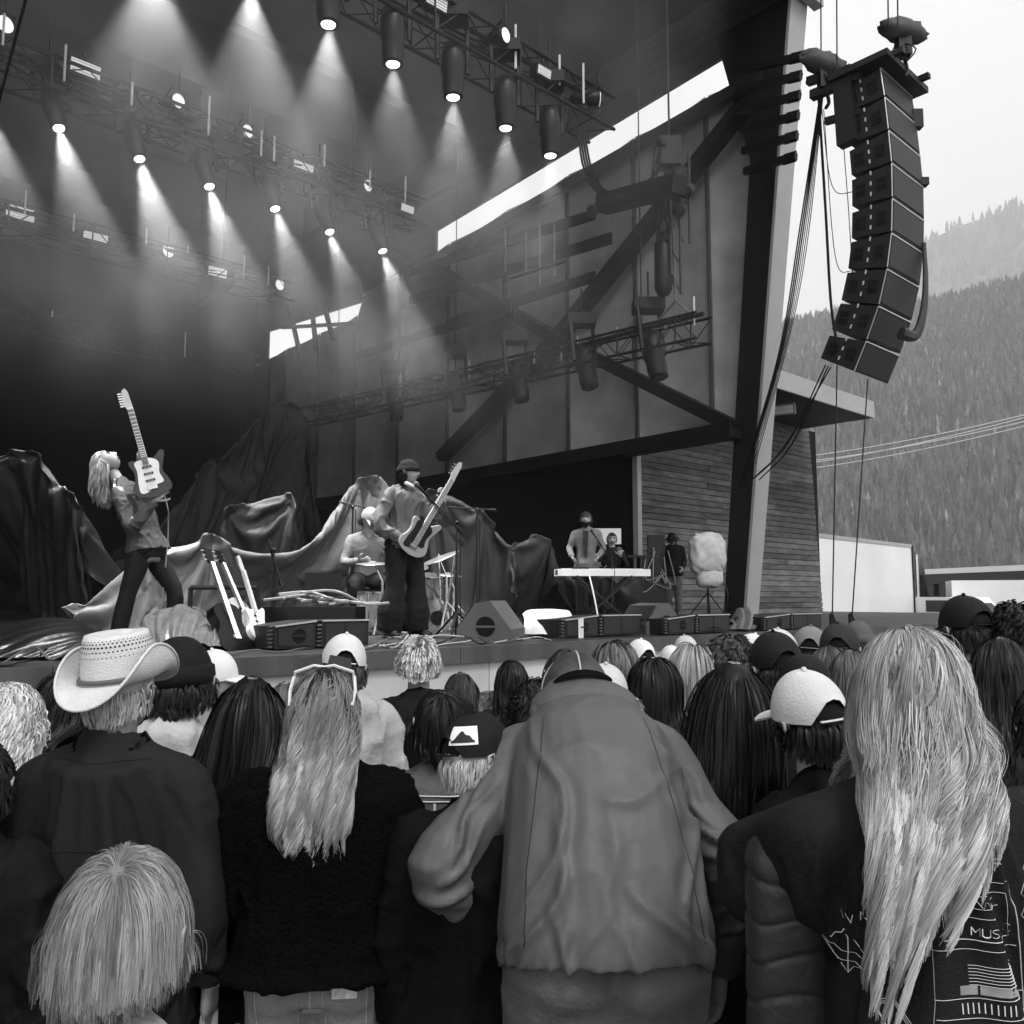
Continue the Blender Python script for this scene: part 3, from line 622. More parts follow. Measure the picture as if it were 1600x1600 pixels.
# ================================================================== people
def remesh(mb, voxel=.014, it=3, keep_tone=False):
    V_ = np.concatenate(mb.v); me = fast_mesh('tmp', V_, mb.f, None, True); o = link('tmp', me)
    m = o.modifiers.new('r', 'REMESH'); m.mode = 'VOXEL'; m.voxel_size = voxel; m.use_smooth_shade = True
    if it: m2 = o.modifiers.new('s', 'SMOOTH'); m2.factor = .5; m2.iterations = it
    dg = bpy.context.evaluated_depsgraph_get(); ev = o.evaluated_get(dg); e = ev.to_mesh()
    n = len(e.vertices); co = np.empty(n*3, np.float32); e.vertices.foreach_get('co', co)
    nr = np.empty(n*3, np.float32); e.vertices.foreach_get('normal', nr)
    lt = np.empty(len(e.polygons), np.int32); e.polygons.foreach_get('loop_total', lt)
    li = np.empty(len(e.loops), np.int32); e.loops.foreach_get('vertex_index', li)
    if (lt == 4).all(): f = li.reshape(-1, 4)
    else:
        st = np.concatenate([[0], np.cumsum(lt)[:-1]]); f = [tuple(li[a:a+k]) for a, k in zip(st, lt)]
    ev.to_mesh_clear(); bpy.data.objects.remove(o); bpy.data.meshes.remove(me)
    return co.reshape(-1, 3).astype(float), f, nr.reshape(-1, 3).astype(float)
def loft(mb, C_, rx, ry, X, n=16, pw=2.0):
    C_ = np.asarray(C_, float); N = len(C_); X = np.asarray(X, float)
    if X.ndim == 1: X = np.repeat(X[None], N, 0)
    tg = np.gradient(C_, axis=0); V_ = []
    a = np.arange(n)*2*math.pi/n; ca, sa = np.cos(a), np.sin(a)
    ca = np.sign(ca)*np.abs(ca)**(2/pw); sa = np.sign(sa)*np.abs(sa)**(2/pw)
    for i in range(N):
        d = nrm(tg[i]); x = nrm(X[i]-d*(X[i]@d)); y = np.cross(d, x)
        V_.append(C_[i]+np.outer(ca*rx[i], x)+np.outer(sa*ry[i], y))
    f = [(i*n+j, i*n+(j+1) % n, (i+1)*n+(j+1) % n, (i+1)*n+j) for i in range(N-1) for j in range(n)]
    f += [tuple(range(n-1, -1, -1)), tuple((N-1)*n+j for j in range(n))]
    mb.add(np.concatenate(V_), f)
def limb(mb, pts, rs, n=12, k=5, flat=None):
    """smooth limb through joints; radii interpolated"""
    P = bez(pts, k); t = np.linspace(0, len(pts)-1, len(P)); r = np.interp(t, range(len(pts)), rs); mb.tube(P, r, n, flat=flat)
BASE = dict(pelvis=(0, 0, .95), chest=(0, -.01, 1.28), neck=(0, -.005, 1.475), head=(0, .02, 1.64),
            shL=(-.172, -.01, 1.405), shR=(.172, -.01, 1.405), elL=(-.235, -.03, 1.14), elR=(.235, -.03, 1.14), wrL=(-.245, .05, .90), wrR=(.245, .05, .90),
            hiL=(-.09, 0, .91), hiR=(.09, 0, .91), knL=(-.10, .02, .50), knR=(.10, .02, .50), anL=(-.105, -.01, .085), anR=(.105, -.01, .085), toL=(-.12, .15, .03), toR=(.12, .15, .03))
def pose(**k):
    J = {a: np.array(b, float) for a, b in BASE.items()}
    for a, b in k.items(): J[a] = np.array(b, float)
    return J
def spine(J, ts):
    """ts: 0 pelvis, 1 chest, 2 neck base, below 0 extrapolates down"""
    P = [J['pelvis'], J['chest'], J['neck']]; out = []
    dn = J.get('down', np.array([0, 0, -1.0]))
    for t in ts:
        if t < 0: out.append(P[0]+dn*(-t))
        else:
            a, b, c = P; u = t/2; q = (1-u)**2*a+2*u*(1-u)*(2*b-.5*a-.5*c)+u*u*c; out.append(q)
    return np.array(out)
def side(J, ts):
    a = nrm(J['hiR']-J['hiL']); b = nrm(J['shR']-J['shL']); return np.array([nrm(a*(1-np.clip(t/2, 0, 1))+b*np.clip(t/2, 0, 1)) for t in ts])
def torso(mb, J, off=0.0, fem=0, hem=0.10, rings=None, top=2.0, extra=1.0):
    T = rings or [(-.10, .155, .10), (-.03, .168, .115), (.15, .155, .108), (.45, .135, .10), (.8, .15, .112), (1.2, .168, .118), (1.6, .165, .105), (1.85, .125, .085), (2.0, .075, .07)]
    if fem and not rings: T = [(a, b*(1.02 if a < .2 else .88 if a < .6 else .9), c*.95) for a, b, c in T]
    T = [q for q in T if q[0] <= top+1e-6]
    if hem > .1: T = [(-hem, T[0][1]*1.02, T[0][2]*1.04)]+T[1:]
    if off > .01 and hem > .05 and not rings: T = [(a, max(b, .178) if a < .1 else b, max(c, .135) if a < .1 else c) for a, b, c in T]
    ts = [q[0] for q in T]; loft(mb, spine(J, ts), [q[1]+off*extra for q in T], [q[2]+off for q in T], side(J, ts), 18, 2.3)
def hand(mb, w, D, N, S, curl=.35, s=1.0, spread=.0, ext=None):
    D, N = nrm(D), nrm(N); S = nrm(S-D*(S@D)); N = nrm(np.cross(D, S))*(1 if np.cross(D, S)@N > 0 else -1)
    loft(mb, [w-D*.01*s, w+D*.02*s, w+D*.06*s, w+D*.088*s], [.027*s, .034*s, .041*s, .038*s], [.019*s, .016*s, .014*s, .012*s], S, 10, 2.6)
    for k, (o_, L) in enumerate(((.030, .070), (.010, .078), (-.010, .074), (-.029, .058))):
        p = w+D*.085*s+S*o_*s; c = curl if np.isscalar(curl) else curl[k]; pts = [p-D*.015*s]; a = c*.5
        for f in (.45, .32, .27):
            p = p+(D*math.cos(a)+N*math.sin(a)+S*spread*(k-1.5)*-.25)*L*f*s; pts.append(p); a += c
        mb.tube(pts, [.0095*s, .009*s, .0082*s, .006*s], 6)
    p = w+D*.022*s+S*.030*s; d = nrm(D*.62+S*.62+N*.3)
    mb.tube([p-d*.01, p+d*.035*s, p+d*.06*s+D*.008*s+N*.008, p+d*.07*s+D*.026*s+N*.016], [.013*s, .0115*s, .010*s, .0075*s], 6)
def head_fn(q):
    x, y, z = q[..., 0], q[..., 1], q[..., 2]
    t = np.clip(-z, 0, 1); sx = 1-.30*t**1.4; fx = np.where(y > 0, 1-.04*t, 1-.42*t**1.2)
    X = x*.077*sx*(1+.03*np.clip(-y, 0, 1)); Y = y*np.where(y > 0, .094, .103)*fx+.012*t; Zz = z*np.where(z > 0, .115, .112)
    f = np.clip(y, 0, 1)**2
    g = lambda a, b, c, d: np.exp(-((X-a)/c)**2-((Zz-b)/d)**2)
    Y = Y-f*.013*(g(.031, .008, .016, .014)+g(-.031, .008, .016, .014))
    nose = np.exp(-(X/(.008+.006*np.clip((.01-Zz)/.04, 0, 1)))**2)*np.interp(Zz, [-.047, -.036, -.028, .010, .03], [0, .018, .029, .008, 0])
    Y = Y+f*(nose+.004*g(0, -.062, .022, .006)-.003*g(0, -.067, .02, .003)+.004*g(0, -.073, .018, .006)+.006*g(0, -.096, .02, .014)+.004*g(.03, .028, .02, .009)+.004*g(-.03, .028, .02, .009)-.004*g(0, -.052, .012, .006)+.004*g(.045, -.02, .018, .02)+.004*g(-.045, -.02, .018, .02))
    return np.stack([X, Y, Zz], -1)
def rot3(yaw=0, pitch=0, roll=0):
    """yaw left positive, pitch up positive, roll"""
    a = rotz(yaw); c, s = math.cos(pitch), math.sin(pitch); b = np.array([[1, 0, 0], [0, c, -s], [0, s, c]]); c2, s2 = math.cos(roll), math.sin(roll)
    return a@b@np.array([[c2, 0, s2], [0, 1, 0], [-s2, 0, c2]])
def head_mesh(mb, c, M, s=1.0, n=36, m=28):
    th = np.linspace(0, math.pi, m+1); ph = np.arange(n)*2*math.pi/n
    q = np.stack([np.outer(np.sin(th), np.cos(ph)), np.outer(np.sin(th), np.sin(ph)), np.outer(np.cos(th), np.ones(n))], -1).reshape(-1, 3)
    mb.add((head_fn(q)*s)@M.T+c, [(i*n+j, (i+1)*n+j, (i+1)*n+(j+1) % n, i*n+(j+1) % n) for i in range(m) for j in range(n)])
    for k in (-1, 1):
        ax = (M[:, 0], M[:, 1], M[:, 2]); mb.ell(c+M@np.array([k*.077, -.008, -.008])*s, (.009*s, .020*s, .032*s), ax, 10, 8)
        mb.tube([c+M@np.array([k*.080, .008, -.02])*s, c+M@np.array([k*.088, -.004, .02])*s, c+M@np.array([k*.090, -.022, .014])*s, c+M@np.array([k*.084, -.018, -.02])*s], .005*s, 5)
# ------------------------------------------------------------------ hair
def hair(N, c, M, s=1.0, K=14, L=.45, style='long', vol=.02, width=.003, wave=0, wfreq=2.5, clump=.35, locks=60, tone=(1, 1), lift=.25, grav=.5, bodies=(), seed=0, crown=(0, -.35, .94), ynape=-.45, spread=0, tvar=.35, lvar=.25, roots=None, wind=None, part=0.0, fringe=.45, lenf=None, taper=0.0, shift=0.0, zcut=None, tz=.5):
    rg = np.random.default_rng(seed+11); q = rg.normal(size=(N*5, 3)); q /= np.linalg.norm(q, axis=1)[:, None]
    ok = (q[:, 2] > ynape) & ((q[:, 1] < .10+.45*np.clip(q[:, 2], 0, 1)) | (q[:, 2] > .62-.0*q[:, 1])) & ((q[:, 1] < fringe+.3) | (q[:, 2] > .5))
    if roots is not None: ok &= roots(q)
    q = q[ok][:N]; N = len(q); root = head_fn(q)
    nr = q/np.array([.077, .1, .115]); nr /= np.linalg.norm(nr, axis=1)[:, None]
    cr = np.array(crown, float); cr /= np.linalg.norm(cr)
    if style in ('long', 'bob'):
        pr = np.array([part, 0, 0]); d = q-pr; wf = np.clip((q[:, 1]+.25)/.5, 0, 1); d[:, 0] = np.sign(q[:, 0]-part)*.30*wf+q[:, 0]*.25; d[:, 1] = -.35*wf-1.0*(1-wf); d[:, 2] = -.35-.5*(1-wf)
    else: d = q-cr*(q@cr)[:, None]
    d = d-nr*(np.sum(d*nr, 1))[:, None]; d /= np.linalg.norm(d, axis=1)[:, None]+1e-6
    d = d+nr*lift; d /= np.linalg.norm(d, axis=1)[:, None]
    g = M.T@np.array([0, 0, -1.0]); lay = rg.random(N)**.7; Ls = L*(1-lvar*rg.random(N))*(1 if lenf is None else lenf(q)); step = Ls/K/s
    if style == 'bob': Ls = Ls*(1+0*Ls)
    P = [root.copy()]; p = root.copy()
    lock = (np.floor((np.arctan2(q[:, 0], -q[:, 1])/math.pi+1)*locks/4)+97*np.floor((q[:, 2]+1)*4)).astype(int)
    u, inv = np.unique(lock, return_inverse=True); lr = rg.random(len(u)); lr2 = rg.random(len(u)); lp = lr[inv]; lp2 = lr2[inv]
    for k in range(K):
        sg = (k+1)/K; gw = min(1.6, grav*(.35+2.2*sg))
        d = d*(1-gw*.5)+g*gw*.5+rg.normal(size=(N, 3))*.02+np.stack([(lp-.5)*spread, (lp2-.5)*spread*.4, 0*lp], -1)
        if wind is not None: d = d+np.array(wind)*sg*lp2[:, None]
        d /= np.linalg.norm(d, axis=1)[:, None]; p = p+d*step[:, None]
        R_ = np.array([.077, .1, .115]); cc = np.array([0, -.003, 0]); e = (p-cc)/(R_+(.004+vol*lay*(.4+.6*min(1, 2.5*sg)))[:, None]); rr = np.linalg.norm(e, axis=1)
        low = p[:, 2] < -.02; lim = np.where(low, 1.0, 1.0); ins = (rr < lim) & (p[:, 2] > -.115)
        el = e.copy()
        p[ins] = (el[ins]/rr[ins][:, None])*(R_+(.004+vol*lay*(.4+.6*min(1, 2.5*sg)))[:, None])[ins]+cc
        for (a, b, r1, r2) in bodies:      # capsules in head space (metres)
            ab = b-a; t = np.clip(((p-a)@ab)/(ab@ab), 0, 1); cpt = a+t[:, None]*ab; rad = r1+(r2-r1)*t+.006+vol*.5*lay
            dv = p-cpt; ds = np.linalg.norm(dv, axis=1); i2 = ds < rad; ex = (rad-ds)[i2][:, None]; sg2 = np.where(q[i2, 1] < .45, -1.0, 1.0)[:, None]; p[i2] = p[i2]+ex*(sg2*np.array([[0, 1.25, 0]])+dv[i2]/(ds[i2][:, None]+1e-6)*.25)
        P.append(p.copy())
    P = np.array(P)                       # K+1,N,3
    for _ in range(5 if K > 10 else 1): P[1:-1] = .5*P[1:-1]+.25*(P[:-2]+P[2:])
    S_ = np.linspace(0, 1, K+1)[:, None, None]
    first = np.zeros(len(u), int); first[inv] = np.arange(N); G = P[:, first[inv]]
    off = (root-root[first[inv]])[None]*(1-.5*S_)
    P = P*(1-clump*S_)+(G+off*.6)*(clump*S_)
    if wave:
        ph = lp*6.28; A = wave*(np.clip(S_*1.4-.15, 0, 1))
        if style == 'curly': ph = rg.random(N)*6.28; A = wave
        w_ = 2*math.pi*wfreq*(.8+.4*lp2)[None, :, None]*S_+ph[None, :, None]
        P = P+A*(np.sin(w_)*np.array([1., 0, 0])+np.cos(w_)*np.array([0, .8, 0])+(np.sin(w_*1.7)*np.array([0, 0, .3]) if style != 'curly' else np.cos(w_)*np.array([0, 0, .9])))
    if taper or shift: zz = np.clip((-P[..., 2]-.08)/tz, 0, 1); P[..., 0] = P[..., 0]*(1-taper*zz)-shift*zz
    if zcut is not None: zc0 = (zcut+.035*(lp-.5)+.02*(rg.random(N)-.5))[None]
    if zcut is not None:
        zc1 = zc0[0]
        for k_ in range(1, K+1): ct = P[k_, :, 2] < zc1; P[k_, ct] = P[k_-1, ct]+np.array([0, 0, -1e-4])
    P = P*s
    tg = np.gradient(P, axis=0); outw = P-np.array([0, .0, 0]); outw[..., 2] *= .15
    sd_ = np.cross(tg, outw); sd_ /= np.linalg.norm(sd_, axis=2)[..., None]+1e-9
    ti = rg.normal(size=(1, N, 1))*.5; o2 = outw/(np.linalg.norm(outw, axis=2)[..., None]+1e-9); sd_ = sd_*np.cos(ti)+o2*np.sin(ti)
    wd = width*(.6+.8*rg.random((1, N, 1)))*np.interp(np.linspace(0, 1, K+1), [0, .6, 1], [1, 1, .35])[:, None, None]*s
    A_ = P-sd_*wd/2; B_ = P+sd_*wd/2
    Vv = np.stack([A_, B_], 2)            # K+1,N,2,3
    Vv = Vv@M.T + c; Vv = Vv.transpose(1, 0, 2, 3).reshape(-1, 3)
    b = np.arange(N)[:, None]*(K+1)*2+np.arange(K)[None]*2; F_ = np.stack([b, b+1, b+3, b+2], -1).reshape(-1, 4)
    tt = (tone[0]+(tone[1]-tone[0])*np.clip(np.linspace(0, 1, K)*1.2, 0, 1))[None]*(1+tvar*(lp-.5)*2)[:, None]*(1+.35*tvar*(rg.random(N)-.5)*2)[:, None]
    return Vv, F_, tt.ravel()
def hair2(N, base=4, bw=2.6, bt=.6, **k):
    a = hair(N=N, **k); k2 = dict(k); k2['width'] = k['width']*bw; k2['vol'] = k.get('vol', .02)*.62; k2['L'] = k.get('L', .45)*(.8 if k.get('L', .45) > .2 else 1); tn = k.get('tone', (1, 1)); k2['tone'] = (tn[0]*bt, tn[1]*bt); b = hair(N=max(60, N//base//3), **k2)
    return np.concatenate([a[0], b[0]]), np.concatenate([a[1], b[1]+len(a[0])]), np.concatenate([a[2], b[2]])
def hair_mat(name, v, rough=.42):
    return gm(name, v, rough, .12, 30, tone=True, spec=.5 if v > .1 else .2)
def add_hair(parent, name, hm, mat, scalp=None):
    Vv, F_, T_ = hm; me = fast_mesh(name, Vv, F_, T_, True); me.materials.append(mat); return link(name, me, parent)
def scalp_cap(mb, c, M, s, grow=.006, zmin=-.4, ymax=.35, t=.6):
    n, m = 26, 18; q = []
    for i in range(m+1):
        for j in range(n):
            p = math.acos(1-(1-zmin)*i/m) if True else 0; a = 2*math.pi*j/n; q.append((math.sin(p)*math.cos(a), math.sin(p)*math.sin(a), math.cos(p)))
    q = np.array(q); P = head_fn(q); nr = q/np.array([.077, .1, .115]); nr /= np.linalg.norm(nr, axis=1)[:, None]
    fr = (q[:, 1] > ymax) & (q[:, 2] < .55); P = P+nr*np.where(fr, -.012, grow)[:, None]
    mb.add((P*s)@M.T+c, [(i*n+j, (i+1)*n+j, (i+1)*n+(j+1) % n, i*n+(j+1) % n) for i in range(m) for j in range(n)], t)
# ------------------------------------------------------------------ hats (head space)
def hframe(c, M, s):
    return lambda p: (np.asarray(p, float)*s)@M.T+c
def cap(parent, c, M, s, mat, back=False, tilt=0.0, name='cap', open_m=None, patch=False, yaw=0.0):
    Mr = M@rotz(yaw)@(rotz(math.pi) if back else np.eye(3)); T = hframe(c, Mr, s); mb = MB(); n, m = 28, 10; P = []
    for i in range(m+1):
        p = math.radians(92)*i/m
        for j in range(n):
            a = 2*math.pi*j/n; r = 1+.012*math.cos(a*6)*math.sin(p); x = math.sin(p)**.9*math.cos(a)*.090*r; y = math.sin(p)**.9*math.sin(a)*.110*r; z = .018+.115*math.cos(p)*(1+.03*math.sin(a))
            d = (a+math.pi/2) % (2*math.pi); d = min(d, 2*math.pi-d)
            if d < .5 and i >= 7: z = max(z, .018+.055*math.sqrt(max(0, 1-(d/.5)**2)))
            P.append((x, y, z))
    mb.add(T(P), [(i*n+j, (i+1)*n+j, (i+1)*n+(j+1) % n, i*n+(j+1) % n) for i in range(m) for j in range(n)])
    mb.ell(T((0, 0, .135)), (.008*s,)*3, None, 8, 5)
    o = mb.build(name, mat, parent, smooth=True); mb = MB()
    G = np.zeros((7, 15, 3)); G2 = G.copy()
    for i in range(7):
        for j in range(15):
            a = math.radians(-62+124*j/14); t = i/6; r0 = np.array([math.sin(a)*.088, math.cos(a)*.106]); e = np.array([math.sin(a)*.082, .098+.078*math.cos(a)**.6])
            q = r0*(1-t)+e*t; z = .020-.012*t-.016*(q[0]/.08)**2*t; G[i, j] = (q[0], q[1], z); G2[i, j] = (q[0], q[1], z-.004)
    mb.grid(T(G.reshape(-1, 3)).reshape(G.shape)); mb.grid(T(G2[:, ::-1].reshape(-1, 3)).reshape(G.shape)); mb.build('brim', mat, o, smooth=True)
    st = MB(); st.tube(T([(math.sin(a)*.062, -.093-.018*math.cos(a), .022) for a in np.linspace(-.75, .75, 7)]), .007*s, 6, flat=.4); st.build('strap', mat, o)
    op = MB(); op.ell(T((0, -.083, .032)), (.046*s, .020*s, .034*s), (Mr[:, 0], Mr[:, 1], Mr[:, 2]), 12, 8); op.build('opening', open_m or gm('dark_recess', .006, .9), o)
    return o
def beanie(parent, c, M, s, mat, name='beanie', tall=0.0):
    T = hframe(c, M, s); mb = MB(); n, m = 26, 12; P = []
    for i in range(m+1):
        p = math.radians(96)*i/m
        for j in range(n):
            a = 2*math.pi*j/n; w_ = 1+.02*vnoise(np.array([math.cos(a)*2, math.sin(a)*2, i*.4]), 2.0)
            P.append((math.sin(p)**.85*math.cos(a)*.088*w_, math.sin(p)**.85*math.sin(a)*.110*w_, .015+(.118+tall)*math.cos(p)*(1 if i else 1)))
    mb.add(T(P), [(i*n+j, (i+1)*n+j, (i+1)*n+(j+1) % n, i*n+(j+1) % n) for i in range(m) for j in range(n)])
    o = mb.build(name, mat, parent, smooth=True); mb = MB()
    mb.lathe([(.9, -.012), (1.04, -.010), (1.07, .01), (1.05, .035), (.95, .04)], (0, 0, 0), n=28); V_ = mb.v.pop(); V_ = V_*np.array([.088, .110, 1]); mb.v.append(T(V_+np.array([0, 0, .012])))
    mb.build('fold', mat, o, smooth=True); return o
# ------------------------------------------------------------------ person assembly
CACHE = {}
def garment(key, J, builder, voxel=.016, it=3, fold=.006, fs=5.0, seed=0, strx=(1, 1, .35)):
    if key in CACHE: return CACHE[key]
    mb = MB(); builder(mb, J); v, f, nn = remesh(mb, voxel, it)
    if fold:
        q = v*np.array(strx); n1 = vnoise(q+.15*vnoise(v, 4, seed+5)[:, None], fs, seed); n2 = vnoise(q, fs*2.3, seed+3)
        r1 = (1-np.abs(n1))**5; r2 = (1-np.abs(n2))**5; n3 = vnoise(v*np.array([.5, .5, 1.3])+.2*vnoise(v, 3, seed+9)[:, None], fs*1.5, seed+6); r3 = (1-np.abs(n3))**6*np.clip(np.abs(v[:, 0])/.2-.6, 0, 1); v = v+nn*(fold*(r1*1.0+r2*.6+r3*.8+.5*vnoise(v, 3.5, seed+1)-.5))[:, None]
    CACHE[key] = (v, f); return v, f
def b_jacket(off=.022, hem=.16, sl=(.066, .056, .046), collar=.03, fem=0, rings=None, hood=0, wr=.97, shp=0.0):
    def f(mb, J):
        torso(mb, J, off, fem, hem, rings, top=1.86)
        for s_ in 'LR':
            a, b, c = J['sh'+s_], J['el'+s_], J['wr'+s_]; inn = J['chest']*.5+J['neck']*.5
            k = .92 if fem else 1
            limb(mb, [inn*.55+a*.45, a, a*.5+b*.5, b, b+(c-b)*wr], [sl[0]*1.0*k, sl[0]*1.08*k+shp, sl[0]*.97*k, sl[1]*k, sl[2]*k], 14)
            mb.ell(a*.95+inn*.05, (sl[0]*1.02*k+shp,)*3, None, 12, 8)
            mb.tube([J['neck']*.97+.03*(a)+np.array([0, 0, -.02]), a+np.array([0, 0, .005])], [.06*k+off*.5, .05*k+off*.4], 10)
        if collar: nk = J['neck']; d = nrm(J['head']-nk); mb.tube([nk-d*.05, nk+d*.015, nk+d*(.015+collar)], [.085+off*.5, .072+off*.4, .070+off*.3], 14)
        if hood:
            nk = J['neck']; X = nrm(J['shR']-J['shL']); mb.ell(nk+np.array([0, -.085, -.01])*1.0, (.125, .065, .075), None, 14, 10); mb.ell(nk+np.array([0, -.03, .02]), (.115, .09, .055), None, 14, 10)
    return f
def b_pants(off=.012, flare=0.0, calf=.058):
    def f(mb, J):
        ts = [-.07, .0, .15, .30]; loft(mb, spine(J, ts), [.172+off, .176+off, .158+off, .142+off], [.118+off, .124+off, .112+off, .102+off], side(J, ts), 18, 2.3)
        for s_ in 'LR':
            h, k, a = J['hi'+s_], J['kn'+s_], J['an'+s_]; limb(mb, [h+np.array([0, -.01, .02]), h*.6+k*.4, k, k*.45+a*.55, a+np.array([0, 0, -.02])], [.098+off, .088+off, .064+off, calf+off+flare*.5, .046+off+flare], 14)
            mb.ell(h+np.array([0, -.038, .0]), (.085+off, .085+off, .09), None, 12, 8)
    return f
def b_body(fem=0):
    def f(mb, J):
        torso(mb, J, -.008, fem)
        k = .88 if fem else 1
        for s_ in 'LR':
            a, b, c = J['sh'+s_], J['el'+s_], J['wr'+s_]; inn = J['chest']*.5+J['neck']*.5
            limb(mb, [inn*.5+a*.5, a, a*.5+b*.5, b, b*.6+c*.4, c], [.055*k, .058*k, .047*k, .040*k, .040*k, .027*k], 12)
            h, kn, an = J['hi'+s_], J['kn'+s_], J['an'+s_]; limb(mb, [h, h*.6+kn*.4, kn, kn*.6+an*.4, an], [.09, .08, .055, .055, .038], 12); mb.tube([an+(0, -.03, -.03), (an+J['to'+s_])/2+(0, 0, -.01), J['to'+s_]], [.036, .042, .028], 10)
        nk, hd = J['neck'], J['head']; mb.tube([nk-nrm(hd-nk)*.08, nk, nk+(hd-nk)*.6], [.075*k, .057*k, .053*k], 12)
    return f
def shoes(parent, J, mat, s):
    for s_ in 'LR':
        a, t = J['an'+s_]*s, J['to'+s_]*s; mb = MB(); d = nrm((t-a)*np.array([1, 1, 0])); x = np.cross(d, Z3); g = np.array([a[0], a[1], 0]) if a[2] < .3 else a-np.array([0, 0, .085])
        z0 = a[2]-.085*s; c0 = np.array([a[0], a[1], z0])
        loft(mb, [c0-d*.07+Z3*.045, c0-d*.05+Z3*.045, c0+Z3*.05, c0+d*.08+Z3*.042, c0+d*.15+Z3*.032, c0+d*.19+Z3*.028], [.02, .036, .04, .047, .045, .02], [.03, .045, .05, .040, .030, .018], x, 12, 2.6)
        v, f, _ = remesh(mb, .008, 1) if False else (np.concatenate(mb.v), mb.f, 0)
        me = fast_mesh('shoe', v, f, None, True); me.materials.append(mat); sh = link('shoe', me, parent)
        sb = MB(); loft(sb, [c0-d*.075+Z3*.011, c0+d*.06+Z3*.011, c0+d*.195+Z3*.011], [.036, .049, .034], [.011]*3, x, 12, 3); sb.build('sole', gm('pale_sole', .6, .6), sh)
skin_m = gm('skin', .36, .55, .1, 12, spec=.4)
SKIN2 = gm('tanned_skin', .28, .55, .1, 12, spec=.4)
def person(pos, yaw, s, J, key, label, top=None, bottom=None, fem=0, hd=(0, 0, 0), hs=1.0, skin=None, voxel=.018, group=None, hands=None, shoe=True, face=False, shoe_m=None, name='person', body_it=3):
    """top=(builder,key,material,kwargs) etc. Returns root, head centre (local), head matrix, scale"""
    J2 = {k: v for k, v in J.items()}; bk = ('body', key, fem)
    if bk not in CACHE: mb = MB(); b_body(fem)(mb, J2); v, f, _ = remesh(mb, .016, body_it); CACHE[bk] = (v, f)
    v, f = CACHE[bk]; mb = MB(); mb.add(v*s, [tuple(q) for q in f] if not isinstance(f, list) else f)
    M = rot3(*hd); hc = J2['head']*s; head_mesh(mb, hc, M, s*hs)
    hk = hands or {}
    for s_, sg in (('L', -1), ('R', 1)):
        D = J2['wr'+s_]-J2['el'+s_]; h = hk.get(s_, dict(D=D, N=np.array([-sg*1.0, 0, 0]), S=np.array([0, 1.0, .2]), curl=.45))
        if h: hand(mb, J2['wr'+s_]*s+nrm(h['D'])*.01, h['D'], np.array(h['N'], float), np.array(h['S'], float), h.get('curl', .45), s*.98)
    root = mb.build(name, skin or skin_m, None, smooth=True, loc=pos); root.rotation_euler = (0, 0, yaw); tag(root, label, 'person', group)
    for part in ([top, bottom] if bottom else [top]):
        if not part: continue
        nm, gk, bld_, mat, kw = part; gv, gf = garment((gk, key, fem), J2, bld_, **kw)
        ck = ('me', gk, key, fem, mat.name, round(s, 3)); me = CACHE.get(ck)
        if me is None: me = fast_mesh(nm, gv*s, gf, None, True); me.materials.append(mat); CACHE[ck] = me
        link(nm, me, root)
    if shoe: shoes(root, J2, shoe_m or gm('shoe_leather', .03, .4), s)
    if face:
        T = hframe(hc, M, s*hs); X, Y, Zz = M[:, 0], M[:, 1], M[:, 2]
        for k in (-1, 1):
            MB().ell(T((k*.031, .078, .008)), (.016*s, .007*s, .0085*s), (X, Y, Zz), 8, 6).build('eye', gm('dark_eye', .015, .2), root, smooth=True)
            MB().tube(T([(k*.016, .092, .026), (k*.032, .091, .031), (k*.047, .080, .026)]), .0055*s, 5).build('eyebrow', gm('dark_hair_flat', .012, .8), root)
        MB().ell(T((0, .090, -.067)), (.024*s, .007*s, .006*s), (X, Y, Zz), 8, 5).build('mouth', gm('dark_lip', .06, .5), root, smooth=True)
    return root, hc, M, s*hs
def beard(root, hc, M, s, v=.012, full=True, seed=1):
    f = (lambda q: (q[:, 1] > .15) & (q[:, 2] < -.40 if full else (q[:, 2] < -.42) & (q[:, 2] > -.56) & (np.abs(q[:, 0]) < .35)))
    rg = np.random.default_rng(seed); q = rg.normal(size=(12000, 3)); q /= np.linalg.norm(q, axis=1)[:, None]; q = q[f(q)][:700]
    P = head_fn(q); n_ = q/np.array([.077, .1, .115]); n_ /= np.linalg.norm(n_, axis=1)[:, None]; L = .022 if full else .012
    mb = MB(); T = hframe(hc, M, s); A = T(P-n_*.004); Bq = T(P+n_*L*.6+np.array([0, 0, -L])); w_ = T(P+np.array([.003, 0, 0]))-T(P)
    mb.add(np.stack([A-w_, A+w_, Bq], 1).reshape(-1, 3), [(3*i, 3*i+1, 3*i+2) for i in range(len(q))]); mb.build('beard' if full else 'moustache', gm('dark_hair_flat2', v, .8), root)
def capsules(J, s, hc, M, k=1.0, extra=0.0):
    """body capsules in head space for hair collision"""
    f = lambda p: M.T@(np.asarray(p, float)*s-hc)/s
    nk, ch, pv = J['neck'], J['chest'], J['pelvis']; o = []
    o.append((f(J['head']), f(nk), .055, .062)); 
    for s_ in 'LR': o.append((f(nk+np.array([0, 0, -.03])), f(J['sh'+s_]), .075*k+extra, .075*k+extra)); o.append((f(J['sh'+s_]*.45+nk*.55+np.array([0, 0, -.06])), f(pv*.6+ch*.4+np.array([(-.07 if s_ == 'L' else .07), 0, 0])), .125*k+extra, .125*k+extra))
    return o

